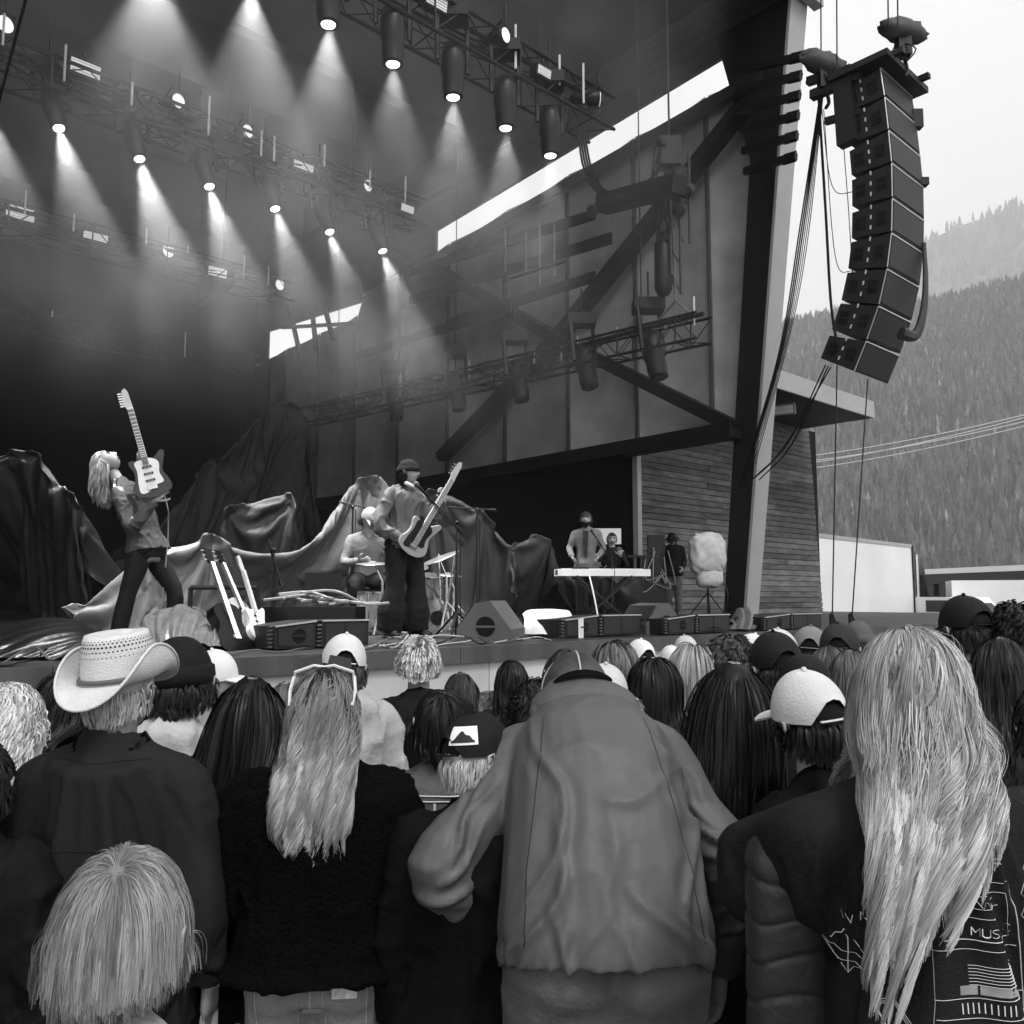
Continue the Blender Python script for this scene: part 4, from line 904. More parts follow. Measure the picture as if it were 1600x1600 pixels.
# ------------------------------------------------------------------ short cloth simulation for the nearest coats
SIMG = []
def sim_coat(root, cloth, J, s, key, fem, pinf, grow=.07, bend=.6, open_hem=True, sub=1, thick=.006, mass=.3):
    me = cloth.data; n = len(me.vertices); co = np.empty(n*3, np.float32); me.vertices.foreach_get('co', co); co = co.reshape(-1, 3).astype(float)
    F_ = [tuple(p.vertices) for p in me.polygons]; fn = np.array([tuple(p.normal) for p in me.polygons]); fc = np.array([tuple(p.center) for p in me.polygons])
    rm = np.zeros(len(F_), bool); zmin = co[:, 2][np.abs(co[:, 0]) < .12].min()
    if open_hem: rm |= (fc[:, 2] < zmin+.05) & (fn[:, 2] < -.55) & (np.abs(fc[:, 0]) < .30)
    nk = J['neck']*s; rm |= (np.linalg.norm(fc-nk-np.array([0, 0, .03]), axis=1) < .10) & (fn[:, 2] > .55) & (fc[:, 2] > nk[2]+.01)
    for q in 'LR':
        d = nrm(J['wr'+q]-J['el'+q]); rm |= (np.linalg.norm(fc-J['wr'+q]*s, axis=1) < .09) & (fn@d > .5)
    F_ = [f for f, r in zip(F_, rm) if not r]; used = np.unique(np.concatenate([np.array(f) for f in F_])); mp = -np.ones(n, int); mp[used] = np.arange(len(used)); co = co[used]
    F_ = [tuple(int(mp[i]) for i in f) for f in F_]; m2 = fast_mesh(me.name, co, F_, None, True); m2.materials.append(me.materials[0]); cloth.data = m2
    bv, bf = CACHE[('body', key, fem)]; cb = fast_mesh('support', bv*s*np.array([1, 1, 1]), bf); cob = link('support', cb, None, root.location, root.rotation_euler)
    obs = [cob]
    for c_ in root.children:
        if c_.name.split('.')[0] in ('trousers', 'jeans'):
            k = link('support', c_.data.copy(), None, root.location, root.rotation_euler); obs.append(k)
    vg = cloth.vertex_groups.new(name='pin'); w_ = pinf(co)
    for lv in (1.0, .6, .3):
        ids = [int(i) for i in np.where((w_ > lv-.2) & (w_ <= lv+.2))[0]]
        if ids: vg.add(ids, lv, 'REPLACE')
    SIMG.append((cloth, obs, grow, bend, sub, thick, mass))
def settle_coats(frames=24):
    colls = []; sc = SC
    for o, obs, grow, bend, sub, thick, mass in SIMG:
        cl = bpy.data.collections.new('sim'); colls.append(cl)
        for k in obs: cl.objects.link(k); k.modifiers.new('c', 'COLLISION'); k.collision.thickness_outer = .006; k.collision.cloth_friction = 20
        m = o.modifiers.new('cloth', 'CLOTH'); st = m.settings; st.quality = 5; st.mass = mass; st.tension_stiffness = 20; st.compression_stiffness = 20; st.shear_stiffness = 6; st.bending_stiffness = bend; st.air_damping = 3; st.vertex_group_mass = 'pin'; st.shrink_min = -grow; st.tension_damping = 15; st.pin_stiffness = 1
        m.collision_settings.collection = cl; m.collision_settings.distance_min = .005; m.collision_settings.use_self_collision = False; m.point_cache.frame_start = 1; m.point_cache.frame_end = frames+2
    for f in range(1, frames+1): sc.frame_set(f)
    dg = bpy.context.evaluated_depsgraph_get()
    for o, obs, grow, bend, sub, thick, mass in SIMG:
        ev = o.evaluated_get(dg); e = ev.to_mesh(); n = len(e.vertices); co = np.empty(n*3, np.float32); e.vertices.foreach_get('co', co); ev.to_mesh_clear()
        o.modifiers.clear(); o.vertex_groups.clear(); o.data.vertices.foreach_set('co', co); o.data.update()
        sb = o.modifiers.new('smooth', 'SUBSURF'); sb.levels = 1; sb.render_levels = sub
        so = o.modifiers.new('thick', 'SOLIDIFY'); so.thickness = thick; so.offset = -1
        for k in obs: bpy.data.objects.remove(k)
    for c_ in colls: bpy.data.collections.remove(c_)
    sc.frame_set(1)
# ================================================================== draped tarpaulins
TARPS = []
def resamp(P, n):
    d = np.concatenate([[0], np.cumsum(np.linalg.norm(np.diff(P, axis=0), axis=1))]); return np.stack([np.interp(np.linspace(0, d[-1], n), d, P[:, k]) for k in range(3)], 1)
def tarp(name, top, bot, mat, label, amp=.06, fx=9, depth=.9, res=.045, seed=0, pins=(), cat='tarpaulin', bulge=.10, bend=.3, lap=.25, rough=1.0, skew=0.0, sim=True):
    """a real sheet: draped over a hidden support and let fall in a short cloth simulation"""
    T = bez([at(*q) for q in top], 12); B_ = bez([at(*q) for q in bot], 12); B_[:, 2] = np.maximum(B_[:, 2], STAGE_Z+.01)
    L = np.sum(np.linalg.norm(np.diff(T, axis=0), axis=1)); H = float(np.mean(np.linalg.norm(T[::8]-resamp(B_, len(T))[::8], axis=1)))
    nu = int(np.clip(L/res, 30, 150)); nv = int(np.clip(H/res, 14, 60)); T, B_ = resamp(T, nu), resamp(B_, nu); nf = nrm(np.array([.2, -1, .1]))
    t = np.linspace(0, 1, nv)[:, None, None]; P = T[None]*(1-t)+B_[None]*t+nf*(bulge*np.sin(np.pi*t**.8)); nb = max(5, int(depth/res)); bk = []
    for k in range(1, nb+1):
        u = k/nb; q = T+np.array([0, depth, 0])*u; q = q.copy(); q[:, 2] = STAGE_Z+(T[:, 2]-STAGE_Z)*(1-u**2.2*.85); bk.append(q)
    S0 = np.concatenate([np.array(bk[::-1]), P]); ntop = nb
    co = S0+nf*(-.05); co[..., 2] = np.maximum(co[..., 2]-.05, STAGE_Z-.02)
    cm = fast_mesh('support', co.reshape(-1, 3), np.array([(i*nu+j, i*nu+j+1, (i+1)*nu+j+1, (i+1)*nu+j) for i in range(S0.shape[0]-1) for j in range(nu-1)])); cob = link('support', cm)
    s_ = np.linspace(0, L, nu)[None]; h = np.linspace(0, H+depth, S0.shape[0])[:, None]
    q = np.stack([s_*fx/3+skew*h*fx/3+.6*vnoise(np.stack([s_+0*h, h+0*s_, 0*h+0*s_+seed], -1), 1.3), h*.6+0*s_, 0*h+seed*3.1+0*s_], -1)
    d = vnoise(q, 1, seed)+.6*vnoise(q*np.array([2.6, 1.7, 1]), 1, seed+3)+rough*.45*vnoise(q*np.array([5, 5, 1]), 1, seed+5)
    C0 = S0+nf*(amp*(.25+d))[..., None]+Z3*(.6*amp*(.3+vnoise(q*1.7, 1, seed+8)))[..., None]
    low = lap*np.clip((np.arange(S0.shape[0])-ntop)/max(1, nv), 0, 1)**3; C0 = C0+nf*low[:, None, None]; C0[..., 2] = np.maximum(C0[..., 2], STAGE_Z+.02)
    F_ = np.array([(i*nu+j, i*nu+j+1, (i+1)*nu+j+1, (i+1)*nu+j) for i in range(S0.shape[0]-1) for j in range(nu-1)])
    me = fast_mesh(name, C0.reshape(-1, 3), F_, None, True); me.materials.append(mat); o = link(name, me); tag(o, label, cat)
    if not sim:
        bpy.data.objects.remove(cob); base = np.array([C0[..., 0].mean(), C0[..., 1].mean(), STAGE_Z]); o.data.vertices.foreach_set('co', (C0.reshape(-1, 3)-base).astype(np.float32).ravel()); o.data.update(); o.location = base; sb = o.modifiers.new('smooth', 'SUBSURF'); sb.levels = 1; sb.render_levels = 1; return o
    vg = o.vertex_groups.new(name='pin'); ids = []
    for u in pins:
        j = int(round(u*(nu-1))); ids += [ntop*nu+min(nu-1, max(0, j+k)) for k in range(-4, 5)]
    ids += [j for j in range(nu)]; vg.add(sorted(set(ids)), 1.0, 'REPLACE')
    TARPS.append((o, cob, bend)); return o
def settle(frames=40):
    fl = MB().box((0, 12, STAGE_Z-.1), (60, 40, .2)).build('support', black_m); sc = SC; old = sc.frame_current; colls = []
    for o, cob, bend in TARPS:
        cl = bpy.data.collections.new('sim'); colls.append(cl)
        for k in (cob, fl):
            cl.objects.link(k)
            if not any(m.type == 'COLLISION' for m in k.modifiers): k.modifiers.new('c', 'COLLISION'); k.collision.thickness_outer = .008; k.collision.cloth_friction = 12
        m = o.modifiers.new('cloth', 'CLOTH'); st = m.settings; st.quality = 5; st.mass = .25; st.tension_stiffness = 12; st.compression_stiffness = 12; st.shear_stiffness = 3; st.bending_stiffness = bend; st.air_damping = 2; st.vertex_group_mass = 'pin'; st.tension_damping = 8; st.time_scale = 1.0
        m.collision_settings.collection = cl; m.collision_settings.distance_min = .008; m.collision_settings.use_self_collision = False; m.collision_settings.collision_quality = 2; m.point_cache.frame_start = 1; m.point_cache.frame_end = frames+2
    for f in range(1, frames+1): sc.frame_set(f)
    dg = bpy.context.evaluated_depsgraph_get()
    for o, cob, b_ in TARPS:
        e = o.evaluated_get(dg).to_mesh(); n = len(e.vertices); co = np.empty(n*3, np.float32); e.vertices.foreach_get('co', co); o.evaluated_get(dg).to_mesh_clear(); co = co.reshape(-1, 3)
        o.modifiers.clear(); o.vertex_groups.clear(); base = np.array([co[:, 0].mean(), co[:, 1].mean(), STAGE_Z]); o.data.vertices.foreach_set('co', (co-base).astype(np.float32).ravel()); o.data.update(); o.location = base
        sb = o.modifiers.new('smooth', 'SUBSURF'); sb.levels = 1; sb.render_levels = 1
        bpy.data.objects.remove(cob)
    bpy.data.objects.remove(fl)
    for c_ in colls: bpy.data.collections.remove(c_)
    sc.frame_set(1)
tp_dark = gm('black_tarp', .008, .62, .3, 2, .1, 30, spec=.3); tp_grey = gm('grey_tarp', .10, .58, .25, 2, .1, 35, spec=.35); tp_mid = gm('charcoal_tarp', .05, .55, .25, 2, .1, 30, spec=.35)
tp_gloss = gm('glossy_black_plastic', .010, .34, .3, 3, .15, 22, spec=.4); tp_clear = gm('silvery_plastic', .16, .25, .3, 5, .2, 22)
tarp('draped_tarp', [(-60, 700, 9.6), (42, 700, 9.6), (75, 722, 9.6), (118, 775, 9.5), (160, 822, 9.4), (200, 842, 9.3)], [(-60, 990, 8.6), (60, 990, 8.6), (130, 975, 8.6), (200, 960, 8.7)], tp_dark, 'tall black tarpaulin over a riser behind the leaning guitarist', .10, 16, seed=2, pins=(0, .3, .65), skew=.5)
dim_ = gm('dim_tarp', .014, .7, .3, 2, .1, 30, spec=.25)
tarp('draped_tarp', [(110, 900, 10.6), (200, 850, 11.6), (300, 745, 12.4), (405, 634, 13), (470, 640, 13.3), (500, 700, 13.5)], [(110, 990, 10.6), (250, 985, 11), (380, 980, 12), (500, 975, 13)], dim_, 'very dark high tarpaulin fanning down behind the grey one', .12, 14, seed=5, pins=(.2, .5, .8, .88), skew=.8)
tarp('draped_tarp', [(290, 880, 9.9), (340, 810, 10.6), (400, 768, 11), (455, 770, 11), (480, 860, 10.6)], [(290, 985, 9.6), (360, 985, 9.8), (480, 985, 9.8)], dim_, 'low dark tarpaulin between the high one and the grey one', .08, 14, seed=6, pins=(.4, .72))
tarp('draped_tarp', [(100, 960, 8.8), (160, 905, 8.8), (200, 868, 8.9), (262, 840, 9.0), (330, 832, 9.1), (378, 848, 9.2), (430, 853, 9.4), (478, 832, 9.6), (520, 772, 10.2), (545, 748, 10.5), (588, 744, 10.7), (612, 770, 10.9), (628, 830, 11.0)], [(100, 1000, 8.0), (260, 997, 8.0), (400, 996, 8.3), (530, 989, 9.5), (628, 986, 10.2)], tp_grey, 'long grey tarpaulin rising to a peak behind the bassist', .13, 9, seed=9, pins=(0, .2, .34, .82, .87, 1), skew=1.2, res=.04)
tarp('draped_tarp', [(596, 860, 11.6), (625, 800, 11.6), (668, 764, 11.7), (712, 766, 11.8), (742, 785, 11.9), (770, 815, 11.9), (800, 845, 12), (812, 930, 12)], [(596, 985, 10.6), (700, 982, 10.6), (812, 978, 10.8)], tp_mid, 'charcoal tarpaulin hump behind the drums and wedge monitor', .09, 9, seed=12, pins=(.1, .33, .62, .85), skew=-.4)
tarp('draped_tarp', [(778, 905, 12.6), (800, 850, 12.8), (838, 833, 13), (872, 850, 13.1), (905, 890, 13.1)], [(778, 975, 12.3), (850, 974, 12.4), (905, 973, 12.4)], gm('smoky_tarp', .05, .6, .3, 2, .1, 30, spec=.3), 'smaller dark hump of tarpaulin between drums and keyboard', .07, 14, seed=14, pins=(.25, .6))
tarp('table_cover', [(862, 893, 13.9), (930, 891, 13.9), (1003, 889, 13.9)], [(866, 973, 13.7), (935, 972, 13.7), (1000, 971, 13.7)], tp_mid, 'pleated grey cover hanging from the table behind the keyboard', .08, 22, depth=.6, seed=16, cat='table cover', pins=(0, .5, 1), lap=.05)
tarp('plastic_bundle', [(-40, 990, 6.1), (20, 975, 6.2), (70, 966, 6.2), (120, 970, 6.2), (146, 992, 6.0)], [(-40, 1046, 5.3), (60, 1040, 5.35), (120, 1032, 5.4), (150, 1025, 5.5)], tp_gloss, 'shiny black plastic bundle lying on the stage edge at far left', .045, 13, depth=.5, seed=21, cat='bundle', res=.022, lap=.0, skew=.9, rough=2, sim=False)
tarp('plastic_bundle', [(212, 985, 6.6), (235, 960, 6.8), (280, 950, 6.9), (320, 958, 6.9), (345, 985, 6.7)], [(212, 1008, 6.2), (280, 1012, 6.1), (345, 1008, 6.2)], tp_clear, 'crumpled silvery plastic over a case left of the guitar rack', .06, 22, depth=.4, seed=23, cat='bundle', res=.02, lap=.0, rough=2, sim=False)
tarp('white_cover', [(816, 960, 8.75), (830, 953, 8.8), (885, 953, 8.9), (893, 962, 8.9)], [(816, 990, 8.5), (850, 992, 8.45), (893, 994, 8.45)], gm('white_cloth', .62, .6, .2, 5, .2, 20), 'white cloth cover over a low case beside the wedge monitor', .02, 12, depth=.4, seed=25, cat='cover', res=.022, lap=.0, sim=False)
tarp('plastic_bundle', [(1140, 975, 10.6), (1152, 955, 10.7), (1166, 948, 10.7), (1180, 975, 10.7)], [(1140, 992, 10.2), (1160, 992, 10.2), (1182, 990, 10.3)], tp_clear, 'small crumpled plastic bag on the stage edge by the column foot', .05, 24, depth=.3, seed=33, cat='bundle', res=.022, lap=.0, rough=2, sim=False)
settle(36)
# ================================================================== loudspeakers on the stage edge
def front_fill(pxL, pxR, pyT, pyB, label, tape=False):
    p0 = onz(pxL, pyB, STAGE_Z); v = float(p0@V); p1 = onv(pxR, pyB, v); w = float((p1-p0)@U); h = float(onv(pxL, pyT, v)[2]-STAGE_Z); u0 = float(p0@U)
    b = uvz(u0+w/2, v+.2, STAGE_Z); o = empty('front_speaker', b, 0, label, 'loudspeaker', 'low loudspeakers along the stage edge')
    wa = w*.42; z0 = STAGE_Z+.012
    for (a, c, port) in ((u0, u0+wa, True), (u0+wa+.05, u0+w, False)):
        mb = MB(b); tl = h*(.82 if port else 1.0); 
        mb.prism([uvz(a, v, z0), uvz(c, v, z0), uvz(c, v, z0+h), uvz(a, v, z0+tl)], V, .42); bx = mb.build('cabinet', spk, o)
        mb = MB(b).prism([uvz(a+.03, v-.008, z0+.02), uvz(c-.03, v-.008, z0+.02), uvz(c-.03, v-.008, z0+h-.02), uvz(a+.03, v-.008, z0+tl-.02)], V, .006); mb.build('grille', grille, bx)
        mb = MB(b).bar(uvz(a, v-.01, z0+tl), uvz(c, v-.01, z0+h), .012); mb.build('edge_trim', trim, bx)
        if port:
            c0 = uvz((a+c)/2+.03, v-.010, z0+h*.46); r = h*.27
            MB(b).lathe([(.0001, .0), (r, .0), (r, .004)], c0, (U, Z3, -V), 20).build('port', hole, bx); MB(b).box(c0-V*.006, (r*2.2, h*.07, .006), (U, Z3, -V)).build('port_bar', spk, bx)
        else: MB(b).box(uvz((a+c)/2, v-.010, z0+h/2), (.03, .006, h-.03), (U, V, Z3)).build('centre_strip', spk, bx)
    for uu in (u0-.035, u0+wa+.025):
      mb = MB(b)
      for k in range(6): mb.box(uvz(uu, v+.01, z0+h*(.08+.15*k)), (.035, .03, h*.09), (U, V, Z3)); mb.tube([uvz(uu-.012, v-.012, z0+h*(.05+.15*k)), uvz(uu+.014, v-.016, z0+h*(.1+.15*k))], .007, 4)
      mb.build('rigging', gm('rig_hardware', .12, .3, .5, 40, metal=.7), o)
    if tape: MB(b).box(uvz(u0+wa*.45, v-.014, z0+h*.3), (.07, .004, h*1.2), (U, V, Z3)).build('tape', gm('white_tape', .75, .5), o)
front_fill(428, 575, 974, 1017, 'low black loudspeaker pair on the stage edge right of the guitar rack')
front_fill(882, 1001, 965, 998, 'low black loudspeaker pair with a strip of white tape, in front of the keyboard', True)
front_fill(1042, 1140, 964, 993, 'low black loudspeaker pair in front of the person in black')
front_fill(1196, 1284, 962, 986, 'low black loudspeaker pair in front of the timber wall')
def wedge(pxc, pyB, w, h, label, yaw, m=None):
    b = onz(pxc, pyB, STAGE_Z); o = empty('wedge_monitor', b, yaw, label, 'loudspeaker'); d = .5
    X = np.array([1., 0, 0]); Y = np.array([0, 1., 0])
    side_ = [(-d*.5, 0), (d*.5, 0), (d*.5, h*.30), (d*.12, h), (-d*.16, h*.93), (-d*.5, h*.30)]
    mb = MB().prism([X*(-w/2)+Y*a+Z3*z for a, z in side_], X, w); mb.build('cabinet', gm('monitor_grey', .12, .5, .15, 6, .05, 90), o)
    MB().prism([X*(-w*.44)+Y*(-d*.49)+Z3*.30*h-Y*.012, X*(w*.44)+Y*(-d*.49)+Z3*.30*h-Y*.012, X*(w*.44)+Y*(-d*.18)+Z3*.91*h-Y*.012, X*(-w*.44)+Y*(-d*.18)+Z3*.91*h-Y*.012], nrm(np.array([0, -1, .5])), .008).build('grille', grille, o)
    MB().lathe([(.0001, 0), (h*.25, 0), (h*.25, .004)], (w/2+.001, .02, h*.36), (Y, Z3, X), 20).build('port', hole, o)
    MB().box((w/2+.006, .02, h*.36), (.006, h*.55, h*.05)).build('handle', gm('monitor_grey', .12, .5), o)
    return o
wedge(768, 1000, .52, .36, 'grey wedge monitor with a round port on its side, in front of the drums', R(-105)); wedge(1016, 990, .5, .33, 'small grey wedge monitor right of the taped loudspeaker', R(-60))
# ================================================================== instruments
chrome = gm('chrome', .6, .18, .1, 8, metal=.9); blk = gm('gloss_black', .015, .25)
def smooth_outline(P, n=6):
    P = np.array(P+[P[0]], float); Q = np.vstack([P[-2], P, P[1]]); out = []
    for i in range(1, len(Q)-2):
        for t in np.linspace(0, 1, n, endpoint=False): out.append(.5*((2*Q[i])+(-Q[i-1]+Q[i+1])*t+(2*Q[i-1]-5*Q[i]+4*Q[i+1]-Q[i+2])*t*t+(-Q[i-1]+3*Q[i]-3*Q[i+1]+Q[i+2])*t**3))
    return out
OUT = dict(
 strat=[(-.20, 0), (-.185, .10), (-.13, .155), (-.05, .14), (.02, .115), (.10, .14), (.17, .165), (.195, .14), (.15, .085), (.12, .035), (.12, -.035), (.14, -.08), (.15, -.115), (.12, -.135), (.04, -.11), (-.03, -.12), (-.10, -.155), (-.17, -.12)],
 acoustic=[(-.24, 0), (-.23, .11), (-.17, .185), (-.08, .19), (0, .14), (.06, .125), (.14, .145), (.21, .11), (.235, 0), (.21, -.11), (.14, -.145), (.06, -.125), (0, -.14), (-.08, -.19), (-.17, -.185), (-.23, -.11)])
def guitar(name, o, A, Fn, label, style='strat', neck=.46, body_m=None, guard_m=None, neck_m=None, th=.045, sc=1.0, strings=6, head_m=None, lf=1.0, parent=None, cat='guitar', one_side=True):
    A = nrm(A); Fn = nrm(Fn-A*(Fn@A)); S = np.cross(A, Fn); o = np.array(o, float); r = empty(name, o, 0, label, cat)
    body_m = body_m or blk; neck_m = neck_m or gm('maple_neck', .45, .4); pt = lambda a, b, f=0: A*a*sc+S*b*sc+Fn*f*sc
    ol = smooth_outline(OUT[style]); MB().prism([pt(a, b, -th/2) for a, b in ol], Fn*sc, th).build('body', body_m, r)
    if style == 'strat': g_ = smooth_outline([(-.10, .03), (-.08, .10), (0, .085), (.09, .10), (.14, .05), (.14, -.04), (.12, -.09), (.04, -.085), (-.06, -.10), (-.14, -.10), (-.15, -.05)]); MB().prism([pt(a, b, th/2+.001) for a, b in g_], Fn*sc, .003).build('pickguard', guard_m or gm('pearl_guard', .75, .35), r)
    else: MB().lathe([(.0001, 0), (.05*sc, 0), (.05*sc, .001)], pt(.09, 0, th/2+.001), (A, S, Fn), 18).build('sound_hole', hole, r)
    for k, a in enumerate((-.05, .01, .07) if style == 'strat' else ()): MB().box(pt(a, 0, th/2+.008), (.018*sc, .075*sc, .008*sc), (A, S, Fn)).build('pickup', blk, r)
    MB().box(pt(-.115 if style == 'strat' else -.09, 0, th/2+.009), (.03*sc, .08*sc, .012*sc), (A, S, Fn)).build('bridge', chrome, r)
    n0, n1 = .10 if style == 'strat' else .12, .20+neck*lf
    MB().box(pt((n0+n1)/2, 0, th/2+.006), ((n1-n0)*sc, .050*sc, .022*sc), (A, S, Fn)).build('neck', neck_m, r)
    MB().box(pt((n0+n1)/2-.01, 0, th/2+.0178), ((n1-n0)*sc, .046*sc, .003*sc), (A, S, Fn)).build('fretboard', gm('dark_fretboard', .06, .5), r)
    mb = MB()
    for k in range(17):
        a = n1-(n1-n0)*(1-2**(-k/12))*1.45
        if a > n0: mb.box(pt(a, 0, th/2+.0198), (.006*sc, .046*sc, .002), (A, S, Fn))
    mb.build('fret', chrome, r)
    hl = [(n1, .025), (n1, -.025), (n1+.04, -.042), (n1+.17, -.030), (n1+.19, .0), (n1+.15, .018)] if style == 'strat' else [(n1, -.022), (n1, .022), (n1+.03, .038), (n1+.15, .045), (n1+.15, -.045), (n1+.03, -.038)]
    MB().prism([pt(a, b, th/2-.006) for a, b in hl], Fn*sc, .015).build('headstock', head_m or neck_m, r)
    mb = MB()
    for k in range(strings):
        if one_side: p = pt(n1+.035+k*.135/strings, -.052, th/2+.002)
        else: p = pt(n1+.035+(k % 3)*.045, .058*(1 if k < 3 else -1), th/2+.002)
        mb.box(p, (.012*sc, .035*sc, .010*sc), (A, S, Fn)); 
    mb.build('tuner', chrome, r); mb = MB()
    for k in range(strings):
        b = (k-(strings-1)/2)*.036/(strings-1); mb.rod(pt(-.115, b*1.3, th/2+.022), pt(n1+.01, b, th/2+.021), .0011*sc if strings > 4 else .0022, 3)
    mb.build('string', gm('string_steel', .7, .3, metal=.5), r); return r
def tripod_base(mb, p, r=.28, h=.25):
    p = np.array(p, float)
    for k in range(3):
        a = k*2.094+.4; mb.rod(p+Z3*h, p+np.array([math.cos(a)*r, math.sin(a)*r, .01]), .011, 5)
def mic_stand(px, pyF, topz, boom, label, mic=True, m=None, r=.011):
    """boom = (dx,dy,dz start) , (end)"""
    b = onz(px, pyF, STAGE_Z) if not isinstance(px, np.ndarray) else px
    o = empty('microphone_stand', b, 0, label, 'microphone stand'); m = m or blk; t = np.array([0, 0, topz])
    mb = MB(); mb.rod((0, 0, 0.02), t, r, 6); mb.rod((0, 0, .02), t*.55, r*1.5, 6); mb.build('pole', m, o); mb = MB(); tripod_base(mb, (0, 0, 0)); mb.build('foot', m, o)
    a, c = np.array(boom[0], float), np.array(boom[1], float); mb = MB().rod(a, c, r*.8, 6); mb.ell(t, (.022, .022, .022), None, 8, 6); mb.rod(a, a+(c-a)*.12, r*1.6, 6); mb.build('boom', m, o)
    if mic:
        d = nrm(c-a); x, y, _ = frame(d); mb = MB().lathe([(.012, -.02), (.018, .12), (.020, .13)], c, (x, y, d), 10); mi = mb.build('microphone', blk, o, smooth=True)
        MB().ell(c+d*.15, (.028, .028, .030), None, 10, 8).build('grille_ball', gm('mic_mesh', .08, .5), mi, smooth=True)
    mb = MB(); mb.tube(bez([c, (a+c)/2-Z3*.05, t-Z3*.1+np.array([.03, 0, 0]), t*.5+np.array([.03, -.02, 0]), (.05, 0, .02)]), .005, 4); mb.build('cable', gm('black_cable', .012, .5), o)
    return o
# ------------------------------------------------------------------ leaning guitarist
gp = at(225, 1003, 7.6); gp[2] = STAGE_Z; k_ = F/7.6
L_ = lambda px, py, x=0: np.array([x, (px-225)/k_, (1004-py)/k_])
J = dict(pelvis=L_(226, 862), chest=L_(206, 803), neck=L_(176, 757), head=L_(155, 723), shR=L_(188, 775, .17), shL=L_(190, 768, -.17), elR=L_(220, 829, .27), wrR=L_(250, 790, .25), elL=L_(226, 752, -.16), wrL=L_(212, 726, .10),
         hiR=L_(220, 872, .09), hiL=L_(230, 870, -.09), knR=L_(208, 925, .13), anR=L_(196, 988, .15), toR=L_(215, 999, .20), knL=L_(262, 925, -.10), anL=L_(264, 988, -.13), toL=L_(290, 999, -.10), down=nrm(L_(229, 900)-L_(226, 862)))
jean_dark = gm('dark_jeans', .008, .8, .3, 6, .2, 90); grey_shirt = gm('grey_denim_shirt', .08, .8, .2, 5, .2, 60)
Dn = nrm(L_(197, 620, .1)-L_(240, 752, .1))
r, hc, M, hs = person(gp, -math.pi/2, 1.0, J, 'guitarist', 'guitarist in a grey shirt leaning far back, wavy fair hair hanging behind', ('shirt', 'gshirt', b_jacket(.018, .02, (.060, .052, .038), .03, rings=[(-.01, .190, .145), (.12, .178, .132), (.45, .140, .105), (.8, .15, .112), (1.2, .168, .118), (1.6, .165, .105), (1.85, .125, .085), (2.0, .075, .07)]), grey_shirt, dict(voxel=.011, fold=.020, fs=7)),
    ('trousers', 'gtr', b_pants(.006, .02), jean_dark, dict(voxel=.012, fold=.006)), hd=(0, R(62), 0), skin=SKIN2, hands=dict(R=dict(D=np.array([0, .5, .6]), N=np.array([-.9, .1, 0]), S=np.array([0, .5, .5]), curl=.7), L=dict(D=np.array([.75, .35, .5]), N=np.array([.2, .8, -.4]), S=np.array([0, -.3, .9]), curl=1.2)), face=True)
ws = lambda q: q
add_hair(r, 'hair', hair(2200, hc, M, hs, K=14, L=.34, style='long', vol=.03, width=.007, wave=.016, wfreq=2, clump=.5, tone=(.7, 1.2), grav=1.0, seed=3), hair_mat('fair_hair', .42))
mb = MB(); scalp_cap(mb, hc, M, hs, .01, -.45, .2); mb.build('scalp', gm('fair_underhair', .2, .7), r, smooth=True)
MB().tube([L_(213, 864, .15), L_(233, 868, .18), L_(243, 858, .08)], .018, 6, flat=.4).build('belt', blk, r)
MB().tube(bez([L_(176, 752, .10), L_(186, 770, .19), L_(205, 800, .17)]), .02, 6, flat=.25).build('guitar_strap', blk, r)
yr = rotz(-math.pi/2); gw = lambda v: gp+yr@np.array(v)
guitar('electric_guitar', gw(L_(242, 750, .26)), yr@Dn, yr@np.array([1, .30, .15]), 'electric guitar with a white scratch plate held neck upwards by the leaning player', 'strat', body_m=gm('sunburst_dark', .06, .25), neck=.40, sc=1.0, th=.045, head_m=gm('maple_neck', .5, .4))
rope('guitar_cable', [gw(L_(262, 768, .25)), gw(L_(268, 800, .2)), gw(L_(262, 812, .1)), gw(L_(255, 860, .0)), gw(L_(240, 990, -.1))], .006, 'thin cable curling from the raised electric guitar', 'cable', m=gm('grey_cable', .3, .5))
# ------------------------------------------------------------------ bassist
bp = onz(630, 997, STAGE_Z); bp = at(630, 997, 8.5); bp[2] = STAGE_Z; yb = R(-131)
J = pose(elR=(.30, -.04, 1.10), wrR=(.17, .16, .95), elL=(-.27, .08, 1.16), wrL=(-.22, .31, 1.36), head=(0, .045, 1.62), anL=(-.14, .02, .085), anR=(.13, -.06, .085), toL=(-.18, .18, .03), toR=(.17, .10, .03), neck=(0, .0, 1.465), knL=(-.12, .05, .5), knR=(.12, .0, .5))
r, hc, M, hs = person(bp, yb, 1.0, J, 'bassist', 'bassist singing into a microphone, wearing a dark knit cap and loose grey jacket', ('jacket', 'bjk', b_jacket(.030, .06, (.070, .064, .048), .035), gm('washed_jacket', .15, .85, .25, 4, .25, 50), dict(voxel=.011, fold=.028, fs=6)),
    ('trousers', 'btr', b_pants(.025, .055, .085), gm('black_wide_trousers', .010, .85, .3, 3, .15, 40), dict(voxel=.014, fold=.010, fs=5)), hd=(R(32), R(4), 0), skin=SKIN2, hands=dict(R=dict(D=np.array([-.8, .3, -.35]), N=np.array([-.2, -.9, -.2]), S=np.array([.1, 0, 1.0]), curl=.6), L=dict(D=np.array([.5, .5, .6]), N=np.array([.6, -.7, 0]), S=np.array([.3, 0, -.8]), curl=1.3)), face=True)
